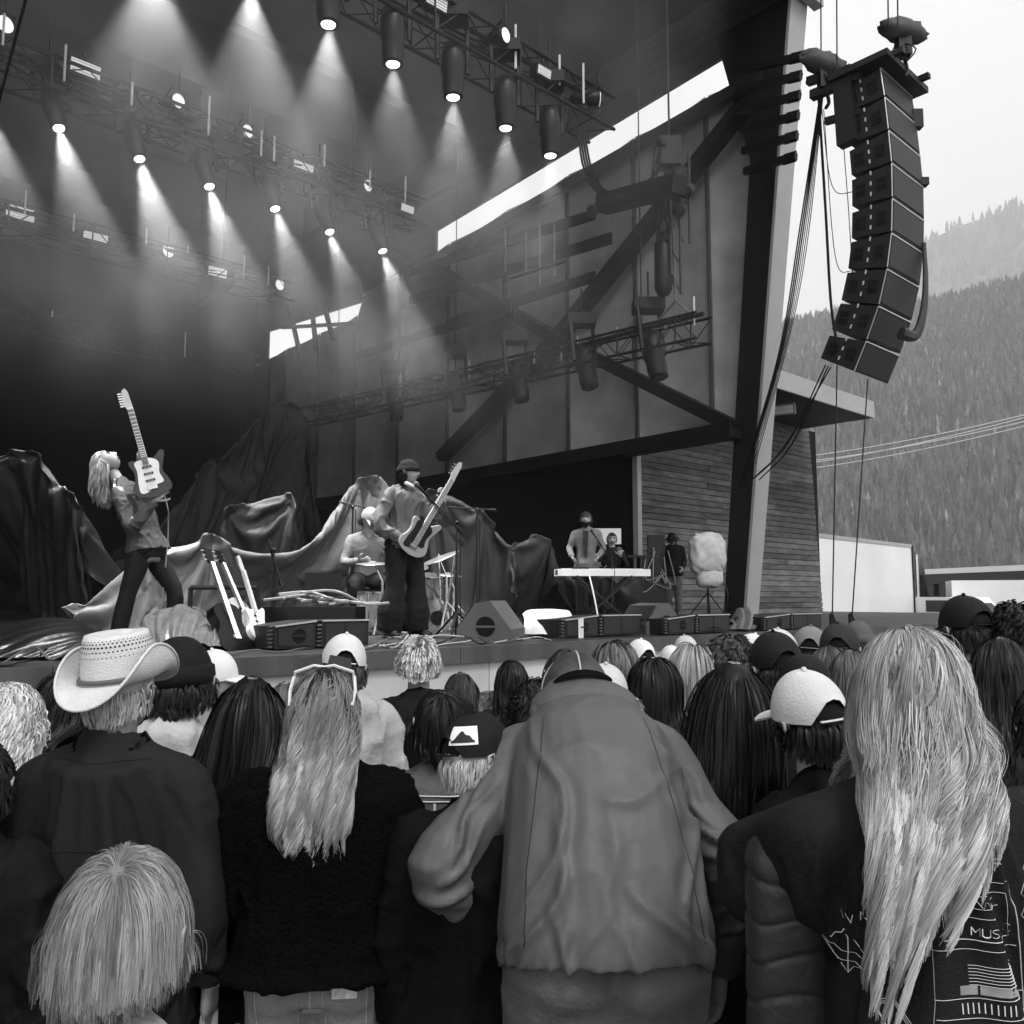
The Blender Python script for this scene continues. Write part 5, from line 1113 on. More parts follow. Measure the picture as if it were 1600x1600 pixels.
beanie(r, hc, M, hs, gm('black_knit', .018, .95, .4, 40, .5, 200), 'knit_cap'); add_hair(r, 'hair', hair(700, hc, M, hs, K=6, L=.12, style='long', vol=.015, width=.007, tone=(1, 1), grav=1.2, seed=5, roots=lambda q: (q[:, 2] < .1)), hair_mat('black_hair', .015))
MB().tube(bez([hc+(-.06, .04, -.10), hc+(0, .09, -.15), hc+(.06, .05, -.12), hc+(.03, -.07, -.08), hc+(-.04, -.06, -.08), hc+(-.06, .04, -.10)]), .022, 6).build('neck_scarf', gm('white_cloth', .62, .6), r, smooth=True)
yr = rotz(yb); bw_ = lambda v: bp+yr@np.array(v); Ab = nrm(np.array([-.26, .22, .60]))
guitar('bass_guitar', bw_((.035, .235, .985)), yr@Ab, yr@np.array([.28, 1, .0]), 'pale bass guitar held neck up to the right by the singer', 'strat', body_m=gm('blond_body', .34, .3), guard_m=gm('black_guard', .03, .3), neck=.44, strings=4, sc=1.0, th=.045)
b0 = at(713, 985, 8.25); b0[2] = STAGE_Z; d1 = at(660, 768, 8.25)-b0; d2 = at(722, 832, 8.25)-b0; tz = at(703, 817, 8.25)-b0
mic_stand(b0, 0, float(tz[2]), (d2, at(668, 775, 8.2)-b0+0*d1), 'boom microphone stand reaching up to the singing bassist')
b1 = at(548, 972, 9.6); b1[2] = STAGE_Z; mic_stand(b1, 0, float(at(548, 792, 9.6)[2]-STAGE_Z), (at(575, 794, 9.6)-b1, at(530, 784, 9.6)-b1), 'dark stand with a level boom left of the bassist', mic=False)
b1 = at(745, 970, 10.2); b1[2] = STAGE_Z; mic_stand(b1, 0, float(at(735, 798, 10.2)[2]-STAGE_Z), (at(775, 797, 10.2)-b1, at(700, 792, 10.2)-b1), 'dark stand with a level boom right of the drums', mic=False)
b1 = at(424, 995, 7.6); b1[2] = STAGE_Z; mic_stand(b1, 0, float(at(424, 860, 7.6)[2]-STAGE_Z), (at(440, 915, 7.6)-b1, at(419, 843, 7.6)-b1), 'short boom stand behind the loudspeakers near the guitar rack', mic=False)
# ------------------------------------------------------------------ drums
dp = at(640, 985, 10.0); dp[2] = STAGE_Z; o = empty('drum_kit', dp, 0, 'pearly drum kit with cymbals half hidden behind the bassist', 'drum kit'); pearl = gm('pearl_shell', .45, .3, .5, 25)
def drum(px, py, w, h, Y, ax, nm):
    c = at(px, py, Y)-dp; x, y, z = frame(nrm(np.array(ax, float))); r_ = w/2*Y/F; hh = h/2*Y/F
    s_ = MB().lathe([(r_, -hh), (r_, hh)], c, (x, y, z), 28).build(nm, pearl, o, smooth=False)
    mb = MB()
    for q in (-hh, hh): mb.lathe([(r_*1.0, q-.014), (r_*1.04, q-.012), (r_*1.04, q+.012), (r_*1.0, q+.014)], c, (x, y, z), 28)
    for k in range(8): a = k*math.pi/4; e_ = x*math.cos(a)*r_*1.04+y*math.sin(a)*r_*1.04; mb.rod(c+e_-z*hh, c+e_+z*hh, .007, 4)
    mb.build('hoop', chrome, s_); MB().lathe([(.0001, hh+.005), (r_*.97, hh+.005)], c, (x, y, z), 28).build('drum_head', gm('drum_head', .7, .5), s_)
drum(579, 952, 42, 52, 9.2, (0, -.05, 1), 'floor_tom'); drum(673, 915, 36, 30, 10.2, (.1, -.25, 1), 'tom'); drum(655, 968, 84, 40, 10.5, (.25, -1, 0), 'kick_drum')
c = at(684, 966, 9.85)-dp; MB().lathe([(.0001, .0), (.075, .0), (.085, .01), (.085, -.02)], c, frame(nrm(np.array([.25, -1, 0.0]))), 18).build('port_ring', blk, o)
def cymbal(px, py, w, Y, ax, foot, nm='cymbal'):
    c = at(px, py, Y)-dp; x, y, z = frame(nrm(np.array(ax, float))); r_ = w/2*Y/F
    cy_ = MB().lathe([(.0001, .025), (.03, .022), (.05, .008), (r_*.6, .002), (r_, -.006), (r_, -.008)], c, (x, y, z), 30).build(nm, gm('brass_cymbal', .5, .28, .15, 20, metal=.8), o, smooth=True)
    f = at(foot, 985, Y)-dp; f[2] = 0; mb = MB(); k = c*np.array([1, 1, 0])*.3+f*.7; k[2] = .45; mb.rod(f+Z3*.25, c*.0+np.array([f[0], f[1], c[2]*.75]), .014, 6); mb.rod(np.array([f[0], f[1], c[2]*.75]), c+z*.03, .010, 6); tripod_base(mb, f, .3, .35); mb.build('cymbal_stand', chrome, cy_)
cymbal(582, 880, 52, 9.15, (0, -.12, 1), 596); cymbal(686, 872, 66, 9.8, (-.38, -.2, 1), 697); cymbal(700, 898, 44, 10.3, (.1, -.1, 1), 709); cymbal(640, 884, 60, 10.6, (.1, -.25, 1), 668)
mb = MB()
for k in range(8): a = at(random.uniform(655, 715), random.uniform(855, 925), 9.9)-dp; b = at(random.uniform(680, 712), random.uniform(900, 985), 9.9)-dp; mb.rod(a, b, .010, 5)
mb.build('hardware', chrome, o)
J = pose(pelvis=(0, 0, .55), chest=(0, .05, .86), neck=(0, .11, 1.05), head=(0, .16, 1.20), shL=(-.17, .08, .98), shR=(.17, .08, .98), elL=(-.25, .15, .74), elR=(.25, .12, .74), wrL=(-.18, .38, .72), wrR=(.18, .36, .74), hiL=(-.09, .02, .53), hiR=(.09, .02, .53), knL=(-.22, .42, .5), knR=(.22, .42, .5), anL=(-.22, .40, .09), anR=(.22, .40, .09), toL=(-.25, .56, .03), toR=(.25, .56, .03))
pp = at(566, 985, 9.75); pp[2] = STAGE_Z
r, hc, M, hs = person(pp, R(-150), 1.05, J, 'drummer', 'drummer in a pale cap and grey shirt bent over the drums behind the bassist', ('shirt', 'dsh', b_jacket(.012, .02, (.056, .05, .04), .0), gm('pale_striped_shirt', .20, .8, .6, 30, stretch=(1, 1, 6)), dict(voxel=.014)), ('trousers', 'dtr', b_pants(.01), jean_dark, dict(voxel=.016)), hd=(.2, -.5, 0), face=True)
add_hair(r, 'hair', hair(600, hc, M, hs, K=6, L=.10, style='short', vol=.015, width=.008, roots=lambda q: q[:, 2] < .1), hair_mat('brown_hair', .07)); cap(r, hc, M, hs, gm('drummer_cap', .3, .8, .1, 10))
MB().lathe([(.17, .46), (.18, .5), (.0001, .51)], (0, 0, -.02), n=18).build('stool', blk, None, loc=pp); q = bpy.data.objects['stool']; tag(q, 'round black drum stool under the drummer', 'stool'); MB().rod((0, 0, 0), (0, 0, .46), .025).build('stem', blk, q)
# ------------------------------------------------------------------ keyboard player
kp = at(917, 974, 13.4); kp[2] = STAGE_Z; yk = R(172)
J = pose(elL=(-.26, .04, 1.16), elR=(.26, .04, 1.16), wrL=(-.20, .30, 1.02), wrR=(.20, .30, 1.02), head=(0, .03, 1.63))
r, hc, M, hs = person(kp, yk, .985, J, 'keys', 'bearded keyboard player in a grey blazer singing at the keyboard', ('blazer', 'kjk', b_jacket(.022, .14, (.062, .053, .042), .02), gm('grey_blazer', .17, .8, .2, 5, .15, 50), dict(voxel=.014, fold=.009)), ('trousers', 'ktr', b_pants(.012), jean_dark, dict(voxel=.016)), hd=(0, R(2), 0), face=True)
add_hair(r, 'hair', hair(900, hc, M, hs, K=6, L=.08, style='short', vol=.02, width=.006, lift=.7, seed=7), hair_mat('brown_hair', .07)); beard(r, hc, M, hs)
MB().prism([(-.045, .142, 1.42), (.045, .142, 1.42), (.02, .150, 1.0), (-.02, .150, 1.0)], (0, 1, 0), .012).build('dark_shirt', blk, r)
kb = at(940, 974, 12.6); kb[2] = STAGE_Z; A = at(869, 897, 12.55)-kb; Bq = at(1012, 893, 12.7)-kb; zk = .5*(A[2]+Bq[2]); A[2] = Bq[2] = zk; X = nrm(Bq-A); w = float(np.linalg.norm(Bq-A)); yk2 = np.cross(Z3, X); o = empty('stage_keyboard', kb, 0, 'long white stage keyboard on a thin stand', 'keyboard'); cK = (A+Bq)/2
MB().box(cK, (w, .32, .10), (X, yk2, Z3)).build('case', gm('white_plastic', .72, .4), o); MB().box(cK+yk2*.05+Z3*.053, (w*.88, .16, .012), (X, yk2, Z3)).build('white_keys', gm('key_white', .85, .3), o); mb = MB()
for k in range(50):
    if k % 7 not in (2, 6): mb.box(cK+yk2*.03+Z3*.064+X*(k-25)*w*.86/50, (w*.009, .10, .012), (X, yk2, Z3))
mb.build('black_keys', blk, o); mb = MB()
for s_ in (-.3, .3): mb.bar(cK+X*s_*w-Z3*.05+yk2*.15, np.array([cK[0], cK[1], 0])-X*s_*w+yk2*.2, .035).bar(cK+X*s_*w-Z3*.05-yk2*.15, np.array([cK[0], cK[1], 0])-X*s_*w-yk2*.2, .035)
mb.build('stand', blk, o); MB().box(cK-X*w*.497-yk2*.03, (.012, .22, .07), (X, yk2, Z3)).build('end_panel', hole, o); MB().box(cK-X*w*.25-yk2*.02+Z3*.062, (.24, .2, .03), (X, yk2, Z3)).build('control_box', blk, o)
b1 = at(957, 974, 12.5); b1[2] = STAGE_Z; mic_stand(b1, 0, float(at(955, 872, 12.5)[2]-STAGE_Z), (at(958, 880, 12.5)-b1, at(930, 838, 13.0)-b1), 'slanting boom microphone stand in front of the keyboard player')
rope('keyboard_cable', [at(921, 900, 12.4), at(928, 930, 12.3), at(936, 972, 12.2)], .012, 'white cable hanging straight down from the keyboard', 'cable', m=gm('white_cable', .75, .5))
# man with moustache seated behind
kp = at(957, 968, 15.2); kp[2] = STAGE_Z+.18
J2 = pose(**{k: v for k, v in J.items()}); J = pose(pelvis=(0, 0, .55), chest=(0, .02, .88), neck=(0, .02, 1.07), head=(0, .04, 1.23), shL=(-.17, 0, 1.0), shR=(.17, 0, 1.0), elL=(-.25, .08, .76), elR=(.25, .05, .76), wrL=(-.12, .28, .93), wrR=(.16, .3, .7), hiL=(-.09, .02, .53), hiR=(.09, .02, .53), knL=(-.15, .45, .52), knR=(.15, .45, .52), anL=(-.15, .43, .09), anR=(.15, .43, .09), toL=(-.17, .58, .03), toR=(.17, .58, .03))
r, hc, M, hs = person(kp, R(180), 1.0, J, 'sitter', 'dark-haired person with a moustache seated behind the keyboard, one hand raised', ('sweater', 'ssh', b_jacket(.015, .02, (.056, .05, .04), .02), gm('black_sweater', .012, .9), dict(voxel=.016)), ('trousers', 'str', b_pants(.01), jean_dark, dict(voxel=.018)), face=True, hands=dict(L=dict(D=np.array([.2, .3, 1.0]), N=np.array([0, 1, 0]), S=np.array([.9, 0, .2]), curl=.3, )))
add_hair(r, 'hair', hair(500, hc, M, hs, K=5, L=.05, style='short', vol=.01, width=.008), hair_mat('black_hair', .015)); beard(r, hc, M, hs, full=False)
st_ = np.array([kp[0], kp[1], STAGE_Z]); q = MB().box((0, .05, .62), (.42, .42, .06)).build('chair', blk, None, loc=st_); tag(q, 'plain black chair under the seated person behind the keyboard', 'chair'); q2 = MB().box((0, -.03, .0), (.02, .02, .02)); mb = MB()
for sx in (-.18, .18):
    for sy in (-.14, .22): MB().rod((sx, sy, 0), (sx, sy, .6), .014).build('leg', chrome, q)
q = at(945, 838, 16.5); o = MB(q).box(q, (.62, .05, .30)).bar(q-Z3*.15, np.array([q[0], q[1], STAGE_Z]), .03).build('white_board', gm('white_plastic', .72, .4), loc=q); tag(o, 'pale flat board standing behind the keyboard player', 'board')
# ------------------------------------------------------------------ person in black and wrapped lamp
kp = at(1053, 963, 18.0); kp[2] = STAGE_Z
J = pose(wrL=(-.22, .18, 1.0), head=(0, .07, 1.62))
r, hc, M, hs = person(kp, R(160), 1.0, J, 'crewman', 'person in a black jacket and black cap looking down, standing before the timber wall', ('jacket', 'cjk', b_jacket(.03, .12, (.070, .06, .05), .03), gm('black_sweater', .012, .9), dict(voxel=.018)), ('trousers', 'ctr', b_pants(.02), gm('jeans_mid', .16, .85, .4, 8), dict(voxel=.018)), hd=(0, -.55, 0), face=True)
add_hair(r, 'hair', hair(500, hc, M, hs, K=6, L=.14, style='short', vol=.02, width=.009, roots=lambda q: q[:, 2] < .1), hair_mat('black_hair', .015)); cap(r, hc, M, hs, gm('black_cap', .012, .8)); MB().box((.17, .12, .80), (.09, .02, .13)).build('paper', gm('white_paper', .8, .7), r)
q = at(1026, 905, 17.5); o = empty('equipment_rack', np.array([q[0], q[1], STAGE_Z]), 0, 'dark rack of small gear with hanging cables beside the person in black', 'equipment rack'); MB().box((-.1, .1, .62), (.5, .5, 1.2)).build('case', blk, o); MB().box((0, 0, 1.45), (.34, .12, .42)).build('screen', blk, o); mb = MB()
for k in range(6): mb.tube(bez([(RNG.uniform(-.3, .3), -.2, RNG.uniform(.9, 1.5)), (RNG.uniform(-.4, .4), -.35, RNG.uniform(.5, .9)), (RNG.uniform(-.3, .3), -.25, RNG.uniform(.7, 1.0))]), .012, 4)
mb.build('cable', gm('grey_cable', .3, .5), o); MB().box((-.35, -.1, 1.22), (.5, .3, .04)).build('tray', blk, o)
lp = at(1107, 958, 16.2); lp[2] = STAGE_Z; k2 = F/16.2; o = empty('wrapped_lamp', lp, 0, 'lamp wrapped in crumpled white plastic on a black tripod', 'stage lamp')
cr = lambda q: np.sign(q)*np.abs(q)**np.array([.65, .8, .6])*(1+.05*math.sin(q[0]*7+q[2]*5)*math.cos(q[1]*6)+.03*math.sin(q[2]*15+q[0]*11))
plw = gm('wrinkled_white_plastic', .66, .35, .25, 9, .5, 9)
MB().ell((0, 0, (958-857)/k2), (.34, .26, .40), None, 36, 26, fn=cr).build('wrapping', plw, o, smooth=True); MB().ell((.03, 0, (958-892)/k2), (.25, .2, .22), None, 20, 14, fn=cr).build('lower_wrapping', plw, o, smooth=True)
mb = MB().rod((0, 0, .03), (0, 0, .75), .022); tripod_base(mb, (0, 0, 0), .42, .5); mb.build('tripod', blk, o); MB().tube(bez([(.2, 0, .8), (.35, -.05, .5), (.3, 0, .15), (.1, 0, .02)]), .016, 5).build('cable', blk, o)
# ------------------------------------------------------------------ guitars on the rack
rp = onz(362, 1012, STAGE_Z); rp = at(362, 1010, 6.45); rp[2] = STAGE_Z; o = empty('guitar_rack', rp, 0, 'tubular rack holding three guitars near the stage edge', 'guitar rack'); a = at(298, 918, 6.9)-rp; b = at(402, 918, 6.9)-rp
mb = MB().rod(a, b, .022).rod(a, a*np.array([1, 1, 0]), .02).rod(b, b*np.array([1, 1, 0]), .02).rod(a*np.array([1, 1, 0])+Z3*.1, b*np.array([1, 1, 0])+Z3*.1, .02); mb.build('frame', alu_m, o)
MB().box(((a+b)/2)*np.array([1, 1, 0])+np.array([0, -.2, .04]), (.55, .3, .05)).build('tray', blk, o)
def rackg(pxh, pyh, pxb, pyb, Y, **k):
    p, q = at(pxb, pyb, Y), at(pxh, pyh, Y+.15); return guitar(k.pop('name'), p, q-p, k.pop('fn', np.array([.55, -1, .2])), **k)
rackg(327, 893, 358, 985, 6.5, name='acoustic_guitar', label='dark acoustic guitar standing first in the rack, body side-on', style='acoustic', th=.10, body_m=gm('black_lacquer', .010, .3), neck=.42, sc=.9, head_m=blk, one_side=False, neck_m=gm('dark_neck', .15, .4), fn=np.array([1, -.55, .1]))
rackg(345, 893, 378, 972, 6.75, name='acoustic_guitar', label='pale-topped acoustic guitar standing second in the rack', style='acoustic', th=.09, body_m=gm('spruce_top', .5, .3), neck=.42, sc=.85, head_m=blk, one_side=False, neck_m=gm('dark_neck', .15, .4), fn=np.array([1, -.3, .1]))
rackg(378, 900, 400, 975, 6.7, name='electric_guitar', label='slim white electric guitar standing third in the rack', style='strat', th=.05, body_m=gm('white_lacquer', .7, .25), neck=.38, sc=.8, fn=np.array([1, -.4, .1]))
q = onz(388, 1008, STAGE_Z); o = MB().box((0, 0, .03), (.26, .14, .05)).box((-.05, 0, .065), (.05, .05, .03)).build('effects_pedal', gm('white_plastic', .72, .4), loc=q); tag(o, 'small white effects pedal on the floor below the guitar rack', 'effects pedal')
for (x, y, lab) in ((455, 952, 'flat black case stacked with coiled cables behind the first loudspeakers'), (735, 1001, 'x')):
    if lab == 'x': continue
    q = at(485, 985, 7.4); q[2] = STAGE_Z; o = empty('gear_case', q, 0, lab, 'case'); MB().box((0, 0, .16), (.85, .5, .3)).build('case', blk, o); mb = MB()
    for k in range(9): a = RNG.uniform(-.4, .2); mb.tube(bez([(a, -.2, .33+.012*k), (a+.15, 0, .35+.012*k), (a+.32, -.15, .33+.012*k), (a+.45, .1, .34)]), .012, 5)
    mb.build('cable', gm('grey_cable', .3, .5), o); MB().box((.08, .1, .5), (.32, .03, .2)).build('music_stand', blk, o)
# cables on the deck
mats_ = [gm('black_cable', .012, .5), gm('grey_cable', .3, .5), gm('white_cable', .75, .5)]; gm_floor = gm('worn_white_cable', .4, .6); mats_[2] = gm_floor; mats_[1] = gm('dark_grey_cable', .12, .6)
for k in range(16):
    x0 = [240, 580, 590, 600, 640, 700, 720, 760, 820, 30, 60, 300, 850, 420, 660, 1140][k]; pts = []
    yy = 935+513/float((onz(x0, 1012, STAGE_Z))[1]) if False else None
    for j in range(5):
        px = x0+(j-2)*random.uniform(18, 34); e_ = onv(px, 1000, VE); vv = VE+random.uniform(.12, .75); p = onv(px, 1000, vv); p[2] = STAGE_Z+.012+(.06 if random.random() < .2 else 0); pts.append(p)
    rope('floor_cable', pts, .006, ['black', 'grey', 'white'][k % 3]+' cable lying along the stage edge '+['by the silvery bundle', 'left of the bassist', 'at the bassist\'s feet', 'in a loop near the bassist', 'in front of the kick drum', 'under the cymbal stand', 'left of the wedge monitor', 'under the wedge monitor', 'by the white cover', 'below the shiny black bundle', 'along the shiny black bundle', 'left of the guitar rack', 'right of the white cover', 'under the first loudspeakers', 'between bassist and wedge monitor', 'right of the third loudspeakers'][k], 'cable', m=mats_[k % 3])
# ================================================================== vehicles behind the hut
A = at(1272, 832, 27.5); Bq = at(1424, 853, 33.5); zt_ = (A[2]+Bq[2])/2; A[2] = Bq[2] = 0; X = nrm(Bq-A); Yv = np.cross(Z3, X); Lt = float(np.linalg.norm(Bq-A)); A = A-X*6; Lt += 6; b = (A+Bq)/2
o = empty('semi_trailer', b, 0, 'big white lorry trailer parked beyond the timber wall', 'trailer'); wp = gm('white_truck_paint', .8, .35, .06, .6, dirt=.08)
MB(b).box(b+Yv*1.25+Z3*(1.1+(zt_-1.1)/2), (Lt, 2.5, zt_-1.1), (X, Yv, Z3)).build('box', wp, o); MB(b).box(b-Yv*.01+Z3*(zt_-.04), (Lt+.02, .04, .12), (X, Yv, Z3)).box(b-Yv*.01+Z3*1.12, (Lt+.02, .04, .14), (X, Yv, Z3)).build('rail', gm('grey_rail', .35, .4), o)
MB(b).box(Bq-Yv*.02+X*.02+Z3*(1.1+(zt_-1.1)/2), (.12, .08, zt_-1.1), (X, Yv, Z3)).box(Bq+Yv*1.25+X*.04+Z3*(1.1+(zt_-1.1)/2), (.04, 2.4, zt_-1.2), (X, Yv, Z3)).build('rear_frame', blk, o)
for k in (2.0, 3.3):
    c = Bq-X*k+Yv*.1+Z3*.5; w_ = MB(b).lathe([(.5, -.14), (.5, .14)], c+Yv*.14, (X, Z3, Yv), 24).build('wheel', gm('tyre', .02, .8), o); MB(b).lathe([(.0001, -.15), (.26, -.15), (.28, -.10)], c+Yv*.14, (X, Z3, Yv), 18).build('rim', alu_m, w_)
# tractor unit seen beyond the trailer end
t0 = at(1446, 960, 35.5); t0[2] = 0; o = empty('lorry_cab', t0, 0, 'dark lorry cab with tall exhaust right of the white trailer', 'lorry'); dk = gm('dark_truck_paint', .03, .3); Xc, Yc = X, Yv
mb = MB().prism([Xc*-.9+Z3*.9, Xc*1.5+Z3*.9, Xc*1.5+Z3*1.7, Xc*.5+Z3*1.9, Xc*.1+Z3*3.1, Xc*-.9+Z3*3.7], Yc, 2.2); mb.build('cab', dk, o); MB().prism([Xc*.15+Z3*1.95-Yc*.01, Xc*-.4+Z3*1.95-Yc*.01, Xc*-.4+Z3*2.8-Yc*.01, Xc*-.02+Z3*2.8-Yc*.01], -Yc, .01).build('side_window', gm('dark_glass', .03, .08), o)
MB().rod(Xc*-1.1-Yc*.1+Z3*.9, Xc*-1.1-Yc*.1+Z3*3.6, .09, 10).build('exhaust_stack', chrome, o); MB().box(Xc*.55-Yc*.3+Z3*2.2, (.12, .2, .5), (Xc, Yc, Z3)).build('mirror', blk, o); MB().rod(Xc*.3+Z3*2.2, Xc*.55-Yc*.3+Z3*2.3, .02).build('mirror_arm', blk, o)
for k in (-.6, 1.1): w_ = MB().lathe([(.5, -.15), (.5, .15)], Xc*k+Yc*.1+Z3*.5, (Xc, Z3, Yc), 22).build('wheel', gm('tyre', .02, .8), o); MB().lathe([(.0001, -.16), (.26, -.16)], Xc*k+Yc*.1+Z3*.5, (Xc, Z3, Yc), 16).build('rim', alu_m, w_)
def white_van(px, Y, yaw, label, L=4.6, H=2.2, dark_roof=False):
    q = at(px, 960, Y); q[2] = 0; o = empty('parked_vehicle', q, yaw, label, 'vehicle', None); pr = [(-L/2, .4), (L/2, .4), (L/2, 1.15), (L/2-.9, 1.3), (L/2-1.5, H), (-L/2, H)]
    MB().prism([(a, -.95, z) for a, z in pr], (0, 1, 0), 1.9).build('body', wp, o); MB().prism([(L/2-1.0, -.96, 1.35), (L/2-1.55, -.96, H-.12), (L/2-2.6, -.96, H-.12), (L/2-2.6, -.96, 1.35)], (0, -1, 0), .01).build('side_window', gm('dark_glass', .03, .08), o)
    MB().prism([(L/2-.88, -.85, 1.33), (L/2-1.46, -.85, H-.08), (L/2-1.46, .85, H-.08), (L/2-.88, .85, 1.33)], (.8, 0, .6), .01).build('windscreen', gm('dark_glass', .03, .08), o)
    for sy in (-.65, .65): MB().box((L/2+.01, sy, .95), (.03, .35, .2)).build('headlight', gm('clear_lamp', .7, .1), o)
    MB().box((L/2+.02, 0, .6), (.06, 1.8, .25)).build('bumper', blk, o)
    for sx in (-L/2+.8, L/2-.85):
        for sy in (-.86, .86): w_ = MB().lathe([(.34, -.1), (.34, .1)], (sx, sy, .34), (np.array([1., 0, 0]), Z3, np.array([0, 1., 0])), 18).build('wheel', gm('tyre', .02, .8), o)
    return o
white_van(1488, 33, R(-70), 'white pickup with a pale bonnet facing the crowd, right of the lorry cab', 4.6, 1.9); white_van(1600, 34, R(-20), 'white van cut off by the right picture edge', 5.2, 2.55)
q = at(1545, 950, 41); q[2] = 0; o = empty('bus', q, R(-75), 'dark bus with a white roof behind the white pickup', 'bus'); MB().box((0, 0, 1.9), (8, 2.5, 2.4)).build('body', dk, o); MB().box((0, 0, 3.17), (8.1, 2.6, .25)).build('roof', wp, o); MB().box((4.02, 0, 2.2), (.03, 2.2, 1.1)).build('windscreen', gm('dark_glass', .03, .08), o)
for sx in (-2.5, 2.6):
    for sy in (-1.1, 1.1): MB().lathe([(.48, -.15), (.48, .15)], (sx, sy, .48), (np.array([1., 0, 0]), Z3, np.array([0, 1., 0])), 18).build('wheel', gm('tyre', .02, .8), o)
p = at(1440, 905, 46); q = at(1640, 890, 46); b = (p+q)/2; b[2] = 0; o = empty('wire_fence', b, 0, 'wire mesh fence on thin posts behind the parked vehicles', 'fence'); p[2] = q[2] = 2.9
for k in range(6): t = p+(q-p)*k/5; MB(b).rod((t[0], t[1], 0), t, .04).build('post', alu_m, o)
mb = MB(b).rod(p, q, .03)
for k in range(10): mb.rod(p-Z3*.28*k, q-Z3*.28*k, .008, 3)
mb.build('mesh', alu_m, o)

# ================================================================== crowd barrier at the left
p = at(-60, 1092, 4.6); q = at(118, 1078, 5.0); b = (p+q)/2; b[2] = 0; o = empty('crowd_barrier', b, 0, 'pale barrier rail over dark cloth in front of the stage at far left', 'barrier')
MB(b).bar(p, q, .10, .09).build('rail', gm('pale_wood_rail', .42, .7, .4, 8, stretch=(1, 6, 6)), o); MB(b).prism([p-Z3*.06, q-Z3*.06, q*np.array([1, 1, 0]), p*np.array([1, 1, 0])], np.array([0, 1., 0]), .03).build('cloth', gm('black_cloth', .012, .9), o)
# ================================================================== crowd
POSES = dict(
 std=pose(), fold=pose(elL=(-.25, -.03, 1.13), elR=(.25, -.03, 1.13), wrL=(-.10, .26, 1.10), wrR=(.12, .24, 1.06)),
 phone=pose(elR=(.27, .08, 1.18), wrR=(.14, .30, 1.40), wrL=(-.2, .16, .93)), clap=pose(elL=(-.26, .03, 1.15), elR=(.26, .03, 1.15), wrL=(-.06, .30, 1.25), wrR=(.06, .30, 1.27)))
HM = dict(black=('black_hair', .012), dark=('dark_brown_hair', .028), brown=('brown_hair', .07), mid=('mid_brown_hair', .13), fair=('fair_hair', .34), blond=('blond_hair', .46), grey=('grey_hair', .38), white=('white_hair', .62))
def do_hair(r, hc, M, hs, J, s, kind, col, seed, n=1.0, w=1.0, L=None, **k):
    hm = hair_mat(*HM[col]); bodies = capsules(J, s, hc, M, 1, .025)
    P = dict(long=dict(N=1500, K=16, L=.46, taper=.2, vol=.016, width=.006, wave=.006, clump=.4, tone=(.8, 1.15), grav=1.0, spread=.06), wavy=dict(N=1600, K=18, L=.46, vol=.035, width=.006, wave=.020, wfreq=2.6, clump=.6, tone=(.5, 1.35), grav=1.0, spread=.08),
             bob=dict(N=1400, K=10, L=.24, vol=.03, width=.005, clump=.3, tone=(.7, 1.2), grav=1.1, style='bob'), shaggy=dict(N=1300, K=9, L=.20, vol=.035, width=.006, wave=.012, wfreq=1.5, clump=.5, grav=.8),
             short=dict(N=1300, K=5, L=.055, vol=.012, width=.005, style='short', lift=.5, grav=.5, clump=.4), spiky=dict(N=4500, K=5, L=.045, vol=.012, width=.0028, style='short', lift=.7, grav=.15, clump=.4, tvar=.8, locks=240),
             curly=dict(N=1700, K=14, L=.13, vol=.035, width=.005, style='curly', wave=.012, wfreq=2.6, lift=1.0, grav=.4, clump=.3), curlylong=dict(N=1500, K=20, L=.40, vol=.05, width=.006, style='curly', wave=.018, wfreq=4, lift=.7, grav=.9, clump=.5))[kind]
    P = dict(P); P['N'] = int(P['N']*n); P['width'] *= w
    if L: P['L'] = L
    P.update(k); h = add_hair(r, 'hair', (hair2 if kind in ('long', 'wavy', 'bob', 'shaggy') else hair)(c=hc, M=M, s=hs, bodies=bodies if kind in ('long', 'wavy', 'shaggy', 'curlylong', 'bob') else (), seed=seed, **P), hm)
    mb = MB(); scalp_cap(mb, hc, M, hs, .002, -.5, .25, .55); mb.build('under_hair', hm, r, smooth=True); return h
CN = [0]
